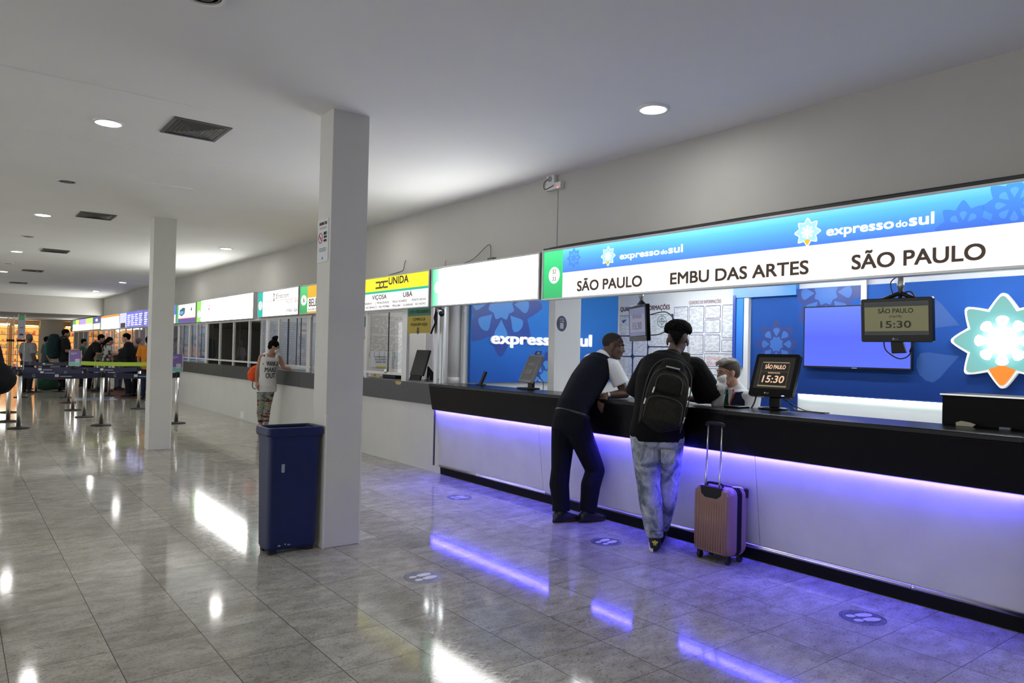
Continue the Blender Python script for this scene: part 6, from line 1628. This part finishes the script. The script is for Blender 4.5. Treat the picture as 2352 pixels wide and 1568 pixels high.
def unida_items():
    t = thing('desk_monitor', 'black monitor seen from the back on the dark grey counter', 'monitor', (5.3, 9.15, 1.10))
    F = tilt_frame(V((5.33, 9.10, 1.345)), 181, 17); w, h = .175, .19
    MB().prism(F, rrect(-w, w, -h, h, .008), -.02, .012).build('casing', mat('charcoal_plastic', (.022, .024, .025), .45), t, bevel=.004)
    MB().fbox(F, -w + .01, w - .06, -h - .075, -h + .0, -.02, .004).build('base', M_black, t)
    MB().add([(5.35, 8.91, 1.10), (5.52, 8.86, 1.10), (5.36, 8.92, 1.30), (5.35, 8.95, 1.10), (5.52, 8.92, 1.10), (5.36, 8.95, 1.30)], [(0, 1, 2), (5, 4, 3), (0, 3, 4, 1), (1, 4, 5, 2), (2, 5, 3, 0)]).build('stand', M_black, t)
    c = MB(); c.tube(curve_pts([V((5.4, 9.0, 1.2)), V((5.36, 8.88, 1.15)), V((5.2, 8.75, 1.108)), V((5.15, 8.55, 1.108))]), .008, 7); c.tube(curve_pts([V((5.4, 8.95, 1.18)), V((5.3, 8.80, 1.12)), V((5.2, 8.62, 1.108)), V((5.18, 8.5, 1.108))]), .007, 7); c.build('cables', M_cable, t)
    p = tag(MB().box((5.12, 9.45, 1.10), (5.32, 9.85, 1.175)).build('receipt_printer', M_black, bevel=.012), 'low black device on the dark grey counter under the sliding window', 'printer')
    MB().ell((5.13, 9.83, 1.135), (.012, .022, .022), None, 12, 8).build('red_button', mat('red_button', (.25, .02, .02), .4), p)
    q = tag(MB().box((5.10, 9.90, 1.10), (5.106, 10.2, 1.185)).build('paper_notice', mat('cream_paper', (.66, .56, .38), .7)), 'cream paper notice standing under the sliding window', 'notice')
    b = MB()
    for z, w in ((1.158, .11), (1.138, .08), (1.12, .06)): b.fbox(FX(5.0995), -10.05 - w / 2, -10.05 + w / 2, z, z + .008, 0, .001)
    b.build('print', M_ink, q)
    y = MB(); pts = [(-8.90, 1.098), (-8.72, 1.098), (-8.74, 1.062), (-8.80, 1.05), (-8.87, 1.055)]; y.prism(FX(4.8245), pts, 0, .0015); tag(y.build('yellow_tape', mat('yellow_tape', (.45, .36, .12), .6)), 'torn piece of yellow tape on the edge of the dark grey counter', 'tape')
    F = FX(4.80); A = qx(937, 735, 4.80)[0]; B_ = qx(989, 735, 4.80)[0]; z1 = 2.076; z0 = qx(962, 765, 4.80)[1]; zm = z0 + (z1 - z0) * .68
    s = thing('hanging_sign', 'green and yellow hanging sign lettered AUTO ATENDIMENTO with an arrow', 'sign', F.p((A + B_) / 2, z0))
    MB().fbox(F, A, B_, zm, z1, -.004, 0).build('green_part', mat('sign_green', (.03, .13, .085), .6), s); MB().fbox(F, A, B_, z0, zm, -.004, 0).build('yellow_part', mat('sign_ochre', (.36, .28, .04), .6), s)
    MB().text(F, 'AUTO ATENDIMENTO', (A + B_) / 2, zm + .035, .040, .0, .001, w=(B_ - A) * .92, align='C', bold=.001).build('upper_lettering', mat('sign_mint', (.16, .33, .27), .6), s)
    k = MB().text(F, 'COMPRE SUA', (A + B_) / 2, zm - .062, .036, 0, .001, w=(B_ - A) * .55, align='C', bold=.001).text(F, 'PASSAGEM AQUI', (A + B_) / 2, zm - .128, .036, 0, .001, w=(B_ - A) * .72, align='C', bold=.001)
    c = (A + B_) / 2 - .02; k.prism(F, [(c - .022, zm - .15), (c + .022, zm - .15), (c + .022, zm - .20), (c + .045, zm - .20), (c, zm - .245), (c - .045, zm - .20), (c - .022, zm - .20)], 0, .001); k.build('lettering', mat('sign_brown', (.06, .045, .06), .6), s)
    u = thing('security_camera', 'small grey security camera under the white sign beside the round column', 'camera', (4.86, 7.82, 2.05))
    MB().tube([V((4.90, 7.90, 2.068)), V((4.89, 7.89, 2.03)), V((4.87, 7.86, 2.02))], .012, 8).build('bracket', M_alu, u)
    MB().tube([V((4.90, 7.93, 2.04)), V((4.82, 7.74, 1.985))], .032, 16).build('body', M_alu, u); MB().tube([V((4.825, 7.752, 1.988)), V((4.812, 7.722, 1.980))], .034, 16).build('lens', M_black, u)
    w = MB(); w.tube(curve_pts([V((4.90, 7.98, 2.05)), V((4.89, 8.02, 1.95)), V((4.89, 8.0, 1.88)), V((4.88, 8.04, 1.80)), V((4.88, 8.08, 1.74))]), .012, 7); w.tube(curve_pts([V((4.90, 8.0, 2.05)), V((4.89, 7.97, 1.93)), V((4.88, 8.0, 1.86))]), .010, 7); w.build('cable', M_cable, u)
unida_items()

def counter_things():
    t = thing('card_reader', 'small black upright reader alone on the far part of the lit counter', 'card reader', (5.07, 7.22, 1.12))
    F = tilt_frame(V((5.07, 7.22, 1.125)), 160, 22)
    MB().fbox(F, -.045, .045, 0, .17, -.012, .012).build('body', M_black, t, bevel=.005); MB().box((5.03, 7.17, 1.12), (5.12, 7.27, 1.132)).build('foot', M_black, t, bevel=.003)
    b = thing('counter_screen', 'black raised box standing on the right end of the counter', 'box', (5.2, 1.75, 1.12))
    MB().box((5.105, 1.50, 1.121), (5.135, 2.06, 1.305)).build('front', M_matte, b, bevel=.002); MB().box((5.095, 1.49, 1.305), (5.42, 2.07, 1.318)).build('top', M_matte, b, bevel=.002); MB().box((5.36, 1.50, .77), (5.40, 2.06, 1.305)).build('back_panel', M_matte, b)
    MB().box((5.135, 2.045, 1.121), (5.40, 2.06, 1.305)).build('side_panel', M_matte, b)
    r = MB(); r.box((5.094, 1.49, 1.309), (5.0965, 2.07, 1.318)); r.build('bright_edge', M_steel, b)
    p = MB(); p.prism(Frame((5.05, 1.91, 1.121), (0, -1, 0), (.45, 0, 1)), [(-.045, 0), (.05, 0), (.065, .018), (.03, .028), (-.02, .034), (-.05, .022)], 0, .002); tag(p.build('paper_scrap', mat('paper_scrap', (.45, .42, .32), .8)), 'crumpled scrap of paper leaning by the black box', 'paper')
    tag(MB().box((5.06, 1.66, 1.12), (5.085, 1.72, 1.134)).build('card_holder', mat('grey_blue_plastic', (.18, .2, .26), .5), bevel=.002), 'small grey holder at the foot of the black box', 'holder')
    c = thing('napkin_cup', 'clear plastic cup stuffed with crumpled white paper beside the clerk', 'cup', (4.985, 3.725, 1.12))
    Mp = mat('frosted_plastic', (.62, .62, .60), .3)
    l = MB().lathe((4.985, 3.725, 1.12), [(.040, 0), (.044, .004), (.060, .155), (.062, .16), (.058, .16), (.042, .008)], 28); l.f = l.f[:-2] ; l.sm = l.sm[:-2]; l.f.append(tuple(range(27, -1, -1))); l.sm.append(False); l.build('cup', Mp, c)
    B = MB(); rnd = random.Random(3); B.ell((4.985, 3.725, 1.275), (.062, .068, .05), None, 16, 10)
    for i in range(26):
        a = rnd.uniform(0, 2 * pi); z = rnd.uniform(-.02, .085); q = V((4.985 + .048 * cos(a), 3.725 + .052 * sin(a), 1.275 + z)); B.ell(q, (rnd.uniform(.014, .034), rnd.uniform(.014, .034), rnd.uniform(.010, .022)), Euler((rnd.uniform(0, 3), rnd.uniform(0, 3), 0)).to_matrix(), 8, 5)
    B.remesh('crumpled_paper', mat('tissue_white', (.78, .78, .77), .8), .006, c, 1)
    d = MB(); d.lathe((4.985, 3.725, 1.16), [(.02, 0), (.028, .1)], 12); d.build('paper_core', M_white, c)
    tag(MB().box((4.90, 3.46, 1.12), (5.05, 3.60, 1.136)).build('dark_tray', M_blackg, bevel=.004), 'flat dark tray on the counter before the clerk', 'tray')
counter_things()

# ------------------------------------------------------------------ suitcase
def suitcase():
    t = thing('suitcase', 'pale rose cabin suitcase with ribs and a raised handle standing by the counter', 'suitcase', (4.58, 3.40, 0))
    Ms = mat('suitcase_shell', (.27, .155, .125), .38, vary=.04); Mz = cloth('suitcase_zip', (.006, .006, .008), .2, 20, .2, 60)
    x0, x1, y0, y1, z0, z1 = 4.505, 4.735, 3.235, 3.575, .055, .56
    def shell(name, xa, xb, rib_side):
        b = MB(); F = Frame((0, 0, 0), (0, -1, 0), (0, 0, 1)); n = 6
        rings = []
        for i in range(n + 1):
            t_ = i / n; e = 1 - t_; ins = .022 * (e ** 3 if rib_side < 0 else t_ ** 3); x = xa + (xb - xa) * t_
            rings.append([V((x, -a, z)) for a, z in rrect(-y1 + ins, -y0 - ins, z0 + ins, z1 - ins, .055, 6)])
        m = len(rings[0]); vs = [p for r in rings for p in r]; fs = []
        for i in range(n):
            for k in range(m):
                a = i * m + k; c = i * m + (k + 1) % m; fs.append((a, c, c + m, a + m))
        fs += [tuple(range(m - 1, -1, -1)), tuple(range(n * m, (n + 1) * m))]
        b.add(vs, fs, False); xf = xa if rib_side < 0 else xb
        for k in range(13):
            y = y0 + .035 + k * (y1 - y0 - .07) / 12; za = z0 + .03; zb_ = z1 - .03 - (.085 if rib_side < 0 and abs(y - (y0 + y1) / 2) < .10 else 0)
            r = MB(); pts = []
            b.tube([V((xf + rib_side * -.002, y, za)), V((xf + rib_side * -.002, y, zb_))], .0075, 8)
        return b.build(name, Ms, t, fix=True)
    s1 = shell('back_shell', x0, x0 + .085, -1); s2 = shell('front_shell', x1 - .085, x1, 1)
    b = MB(); b.prism(Frame((x0 + .083, 0, 0), (0, -1, 0), (0, 0, 1)), rrect(-y1 + .004, -y0 - .004, z0 + .004, z1 - .004, .052, 6), -(x1 - .083 - x0 - .083), 0); b.build('zip_band', Mz, t)
    z = MB()
    for xx in (x0 + .10, x1 - .10): z.tube([V((xx, -a, c)) for a, c in rrect(-y1 + .002, -y0 - .002, z0 + .002, z1 - .002, .052, 6)], .004, 6)
    z.build('zips', M_rubber, t)
    # telescopic handle with its recess
    yc = (y0 + y1) / 2
    r = MB(); r.prism(Frame((x0 - .004, 0, 0), (0, -1, 0), (0, 0, 1)), [(-yc - .095, z1 - .002), (-yc + .095, z1 - .002), (-yc + .085, z1 - .06), (-yc + .05, z1 - .085), (-yc - .05, z1 - .085), (-yc - .085, z1 - .06)], -.02, .003); r.build('handle_recess', M_black, t, bevel=.003)
    R = MB(); lean = V((.035, -.01, 1.0))
    for s in (-1, 1):
        p = V((x0 + .012, yc + s * .062, z1 - .07)); R.tube([p, p + lean * .27], .0078, 12); R.tube([p + lean * .27, p + lean * .52], .0062, 12); R.lathe(p + lean * .262, [(.009, 0), (.009, .016)], 12)
    R.build('handle_rods', M_steel, t)
    g = MB(); p = V((x0 + .012, yc, z1 - .07)) + lean * .525; g.tube(curve_pts([p + V((0, -.075, -.012)), p + V((0, -.06, .008)), p + V((0, .06, .008)), p + V((0, .075, -.012))]), .014, 12); g.build('grip', M_black, t)
    h = MB(); h.tube(curve_pts([(x0 + .045, yc - .07, z1 - .002), (x0 + .05, yc - .055, z1 + .018), (x0 + .05, yc + .055, z1 + .018), (x0 + .045, yc + .07, z1 - .002)]), .009, 8); h.build('top_handle', M_black, t)
    k = MB(); k.box((x1 - .045, y0 + .002, z1 - .085), (x1 + .003, y0 + .045, z1 - .012)); k.build('corner_guard', M_black, t, bevel=.012)
    q = MB(); q.tube([(x0 + .09, y0 + .05, z1 + .004), (x0 + .12, y0 + .0, z1 + .006), (x0 + .13, y0 - .02, z1 - .01)], .006, 8); q.build('zip_puller', M_steel, t)
    for xx in (x0 + .045, x1 - .045):
        for yy in (y0 + .045, y1 - .045):
            w = MB(); w.lathe((xx, yy - .012, .028), [(.012, 0), (.027, .002), (.028, .008), (.028, .016), (.027, .022), (.012, .024)], 18, (0, 1, 0)); o = w.build('wheel', M_rubber, t)
            MB().box((xx - .018, yy - .016, .030), (xx + .018, yy + .016, .066)).build('wheel_fork', M_black, o, bevel=.006)
suitcase()

# ------------------------------------------------------------------ queue barriers
M_belt = mat('navy_belt', (.010, .012, .045), .55); M_beltw = mat('belt_print', (.50, .52, .56), .5); M_lime = mat('lime_belt', (.34, .48, .03), .5); M_purple = mat('purple_card', (.16, .10, .30), .5); M_mint = mat('mint_card', (.16, .42, .36), .5)
def post(t, x, y, h=1.0, r=.034):
    MB().lathe((x, y, 0), [(.165, 0), (.17, .006), (.165, .018), (.06, .028), (.045, .036)], 32).build('base', M_rubber, t)
    MB().tube([(x, y, .02), (x, y, h - .06)], r, 18).build('pole', M_steel, t)
    MB().lathe((x, y, h - .10), [(.040, 0), (.042, .006), (.042, .085), (.034, .10)], 18).build('belt_head', M_black, t)
def belt(t, p, q, z=.935, h=.05, m=M_belt, marks=True):
    p = V((*p, z)); q = V((*q, z)); d = (q - p).normalized(); n = d.cross(V((0, 0, 1)))
    if n.y > 0: n = -n
    L = (q - p).length; N = 10; vs = []; 
    for s in (-.0015, .0015):
        for i in range(N + 1):
            c = p + d * (.04 + (L - .08) * i / N) + V((0, 0, -.02 * (1 - (2 * i / N - 1) ** 2))) + n * s; vs += [c - V((0, 0, h)), c + V((0, 0, h))]
    k = 2 * (N + 1); fs = []
    for i in range(N):
        a = 2 * i; fs += [(a, a + 2, a + 3, a + 1), (k + a, k + a + 1, k + a + 3, k + a + 2), (a + 1, a + 3, k + a + 3, k + a + 1), (a, k + a, k + a + 2, a + 2)]
    b = MB().add(vs, fs).build('belt', m, t, fix=True)
    if marks:
        u = n.cross(V((0, 0, 1))) * -1
        G = Frame(p, d if d.x > 0 else -d, (0, 0, 1)) if d.x > 0 else Frame(q, -d, (0, 0, 1))
        w = MB(); a = .18
        while a < L - .4:
            sag = -.02 * (1 - (2 * a / L - 1) ** 2)
            w.text(G, 'G', a, -.022 + sag, .048, .003, .001, bold=.001); w.fbox(G, a + .34, a + .40, -.024 + sag, .024 + sag, .003, .004); w.fbox(G, a + .42, a + .60, -.018 + sag, -.008 + sag, .003, .004); a += .78
        if w.v: w.build('belt_print', M_beltw, b)
def card(t, x, y, h):
    F = FY(y); f = MB(); f.box((x - .125, y - .012, h), (x - .108, y + .012, h + .34)); f.box((x + .108, y - .012, h), (x + .125, y + .012, h + .34)); f.box((x - .12, y - .01, h - .012), (x + .12, y + .01, h)); f.build('card_frame', M_steel, t)
    MB().fbox(F, x - .108, x + .108, h + .085, h + .335, -.004, .004).build('purple_part', M_purple, t); MB().fbox(F, x - .108, x + .108, h, h + .085, -.004, .004).build('mint_part', M_mint, t)
    k = MB(); k.fbox(F, x - .09, x + .03, h + .27, h + .285, .004, .005); k.fbox(F, x - .09, x - .02, h + .245, h + .253, .004, .005); k.fbox(F, x - .0, x + .09, h + .06, h + .15, .004, .0046); k.build('pale_print', mat('card_pale', (.42, .42, .5), .5), t)
G = 'retractable queue barrier posts'
def stanchion(x, y, label): t = thing('queue_post', label, 'barrier post', (x, y, 0), G); post(t, x, y); return t
a = stanchion(2.233, 15.37, 'steel barrier post in the middle of the nearest navy belt'); belt(a, (2.233, 15.37), (3.50, 15.24))
b = stanchion(3.50, 15.24, 'steel barrier post with a purple card beside the far column'); card(b, 3.47, 15.24, 1.01)
c = stanchion(2.19, 17.22, 'steel barrier post directly behind the nearest middle post'); belt(c, (2.19, 17.22), (.89, 16.8))
d = stanchion(2.20, 19.09, 'steel barrier post carrying a purple card at the end of the lime belt'); card(d, 2.217, 19.09, 1.01); belt(d, (2.20, 19.09), (3.52, 18.97))
e = stanchion(3.52, 18.97, 'steel barrier post left of the far column before the red mat')
f = stanchion(1.0, 18.96, 'steel barrier post behind the two tall signposts'); belt(f, (1.0, 18.96), (2.20, 19.09))
g = stanchion(2.376, 21.48, 'steel barrier post fifth along the middle row'); hx = rowpos(356, 20.6); belt(g, (2.376, 21.48), (hx, 20.6), 1.02, .05, M_lime, False)
h = stanchion(hx, 20.6, 'steel barrier post at the far end of the lime belt hidden by the far column')
for x, y, lab in [(2.55, 23.5, 'steel barrier post sixth along the middle row'), (3.66, 24.0, 'steel barrier post beside the red mat'), (3.63, 26.0, 'steel barrier post second beyond the red mat'), (3.71, 27.5, 'farthest steel barrier post before the queue'),
                  (1.53, 24.0, 'small distant steel barrier post right of the tall signposts'), (2.06, 26.4, 'distant steel barrier post below the grey shirted person'), (1.98, 28.2, 'farthest barrier post on the left near the shop')]: stanchion(x, y, lab)
belt([o for o in COL.objects if o.name.startswith('queue_post') and o.get('label', '').startswith('small distant')][0], (1.53, 24.0), (2.55, 23.5))
def tall(x, y, label, tagged):
    t = thing('tall_signpost', label, 'signpost', (x, y, 0)); post(t, x, y, 1.03)
    q = MB(); q.box((x - .055, y - .012, 1.0), (x - .04, y + .012, 2.0)); q.box((x + .04, y - .012, 1.0), (x + .055, y + .012, 2.0)); q.box((x - .055, y - .012, 1.0), (x + .055, y + .012, 1.03)); q.build('upper_frame', M_steel, t)
    MB().box((x - .06, y - .02, 1.52), (x + .06, y + .02, 1.56)).build('clamp', M_black, t)
    if tagged:
        F = FY(y - .013); MB().fbox(F, x - .045, x + .04, 1.57, 1.90, 0, .004).build('card', mat('tall_card', (.36, .38, .44), .5), t); MB().fbox(F, x - .045, x + .04, 1.90, 1.98, 0, .004).build('green_card', mat('tall_green', (.12, .36, .16), .5), t)
        MB().fbox(F, x - .03, x + .03, 1.76, 1.77, .004, .005).fbox(F, x - .03, x + .03, 1.63, 1.66, .004, .005).build('card_print', M_navy, t)
    return t
t1 = tall(.961, 15.39, 'nearest tall steel signpost with a grey and green card', True); belt(t1, (.961, 15.39), (2.233, 15.37))
t2 = tall(.881, 16.80, 'second tall steel signpost just behind, without a card', False)

# floor coverings by the queue
tag(MB().box((3.75, 22.6, 0), (4.78, 27.6, .008)).build('door_mat', mat('red_mat', (.10, .028, .02), .95, bump=.4, bscale=200)), 'dark red mat on the floor beyond the far column', 'mat')
tag(MB().box((2.5, 22.2, 0), (3.62, 23.4, .002)).build('floor_graphic', mat('blue_floor_print', (.14, .18, .27), .3)), 'pale blue graphic stuck on the floor before the queue', 'floor graphic')
st = thing('stool', 'small red seated stool on a black post in the far queue', 'stool', (rowpos(137, 26.5), 26.5, 0)); x = rowpos(137, 26.5)
MB().lathe((x, 26.5, .38), [(.19, 0), (.2, .03), (.17, .05)], 20).build('seat', mat('red_seat', (.22, .02, .025), .5), st); MB().tube([(x, 26.5, .02), (x, 26.5, .38)], .05, 10).build('post', M_black, st); MB().lathe((x, 26.5, 0), [(.2, 0), (.2, .02), (.05, .04)], 20).build('base', M_black, st)

# ------------------------------------------------------------------ the lit shops at the far end
M_warm = mat('shop_back', (.8, .5, .22), .6, emit=(1.0, .42, .10), estr=.9)  # back glows by itself, standing in for warm shop light
M_prod = [mat('goods_%d' % i, c, .5, emit=c, estr=.4) for i, c in enumerate([(.7, .12, .05), (.75, .45, .08), (.6, .5, .3), (.2, .35, .1), (.65, .2, .12)])]  # goods carry a glow of their own colour to look lit
def shop_shelf(x0, x1, y, label, seed, z0=.1, z1=2.35):
    t = thing('shop_shelf', label, 'shelf', ((x0 + x1) / 2, y, 0)); rnd = random.Random(seed)
    MB().box((x0, y, 0), (x1, y + .05, z1)).build('glowing_back', M_warm, t)
    s = MB(); n = 6
    for k in range(n + 1):
        z = z0 + k * (z1 - z0 - .1) / n; s.box((x0, y - .35, z - .015), (x1, y, z + .015))
    s.box((x0 - .03, y - .36, 0), (x0, y + .05, z1)); s.box((x1, y - .36, 0), (x1 + .03, y + .05, z1)); s.build('boards', mat('shelf_board_%d' % seed, (.5, .36, .2), .6), t)
    for i, m in enumerate(M_prod):
        b = MB()
        for k in range(n):
            z = z0 + .015 + k * (z1 - z0 - .1) / n; x = x0 + .02 + rnd.uniform(0, .2)
            while x < x1 - .08:
                w = rnd.uniform(.05, .13); hh = rnd.uniform(.1, .24)
                if rnd.random() < .5 and x + w < x1: b.box((x, y - .30 + .02 * i, z), (x + w, y - .12 + .02 * i, z + hh))
                x += w + rnd.uniform(.01, .25)
        if b.v: o = b.build('goods', m, t); o['kind'] = 'stuff'
    l = MB().box((x0 + .05, y - .42, z1 + .02), (x1 - .05, y - .36, z1 + .06)).build('shelf_lamp', mat('warm_lamp_%d' % seed, (.8, .7, .5), .5, emit=(1, .70, .35), estr=16), t)
shop_shelf(2.55, 3.74, 47.4, 'glowing orange shop shelves left of the pale pier at the far end', 1)
shop_shelf(4.92, 5.75, 47.4, 'glowing orange shop shelves right of the pale pier at the far end', 2)
shop_shelf(1.15, 2.45, 48.6, 'lit shop shelves of red goods at the left edge of the far end', 3)
bl = thing('shop_lamp', 'bright white tube lamp hanging in the far shop at the left edge', 'lamp', (1.9, 44, 2.3)); MB().box((1.6, 43.97, 2.34), (2.25, 44.03, 2.40)).build('tube', M_tube, bl)
for x in (1.7, 2.15): MB().tube([(x, 44, 2.40), (x, 44, 2.69)], .008, 6).build('hanger', M_dark, bl)
sp = thing('shop_lamp', 'round bright spotlight in the far shop near the tall signposts', 'lamp', (2.72, 44, 2.3)); MB().ell((2.72, 44, 2.28), (.12, .12, .14), None, 14, 10).build('bulb', mat('spot_bulb', (.8, .8, .8), .4, emit=(.9, 1, .95), estr=12), sp); MB().tube([(2.72, 44, 2.4), (2.72, 44, 2.69)], .012, 6).build('hanger', M_dark, sp)
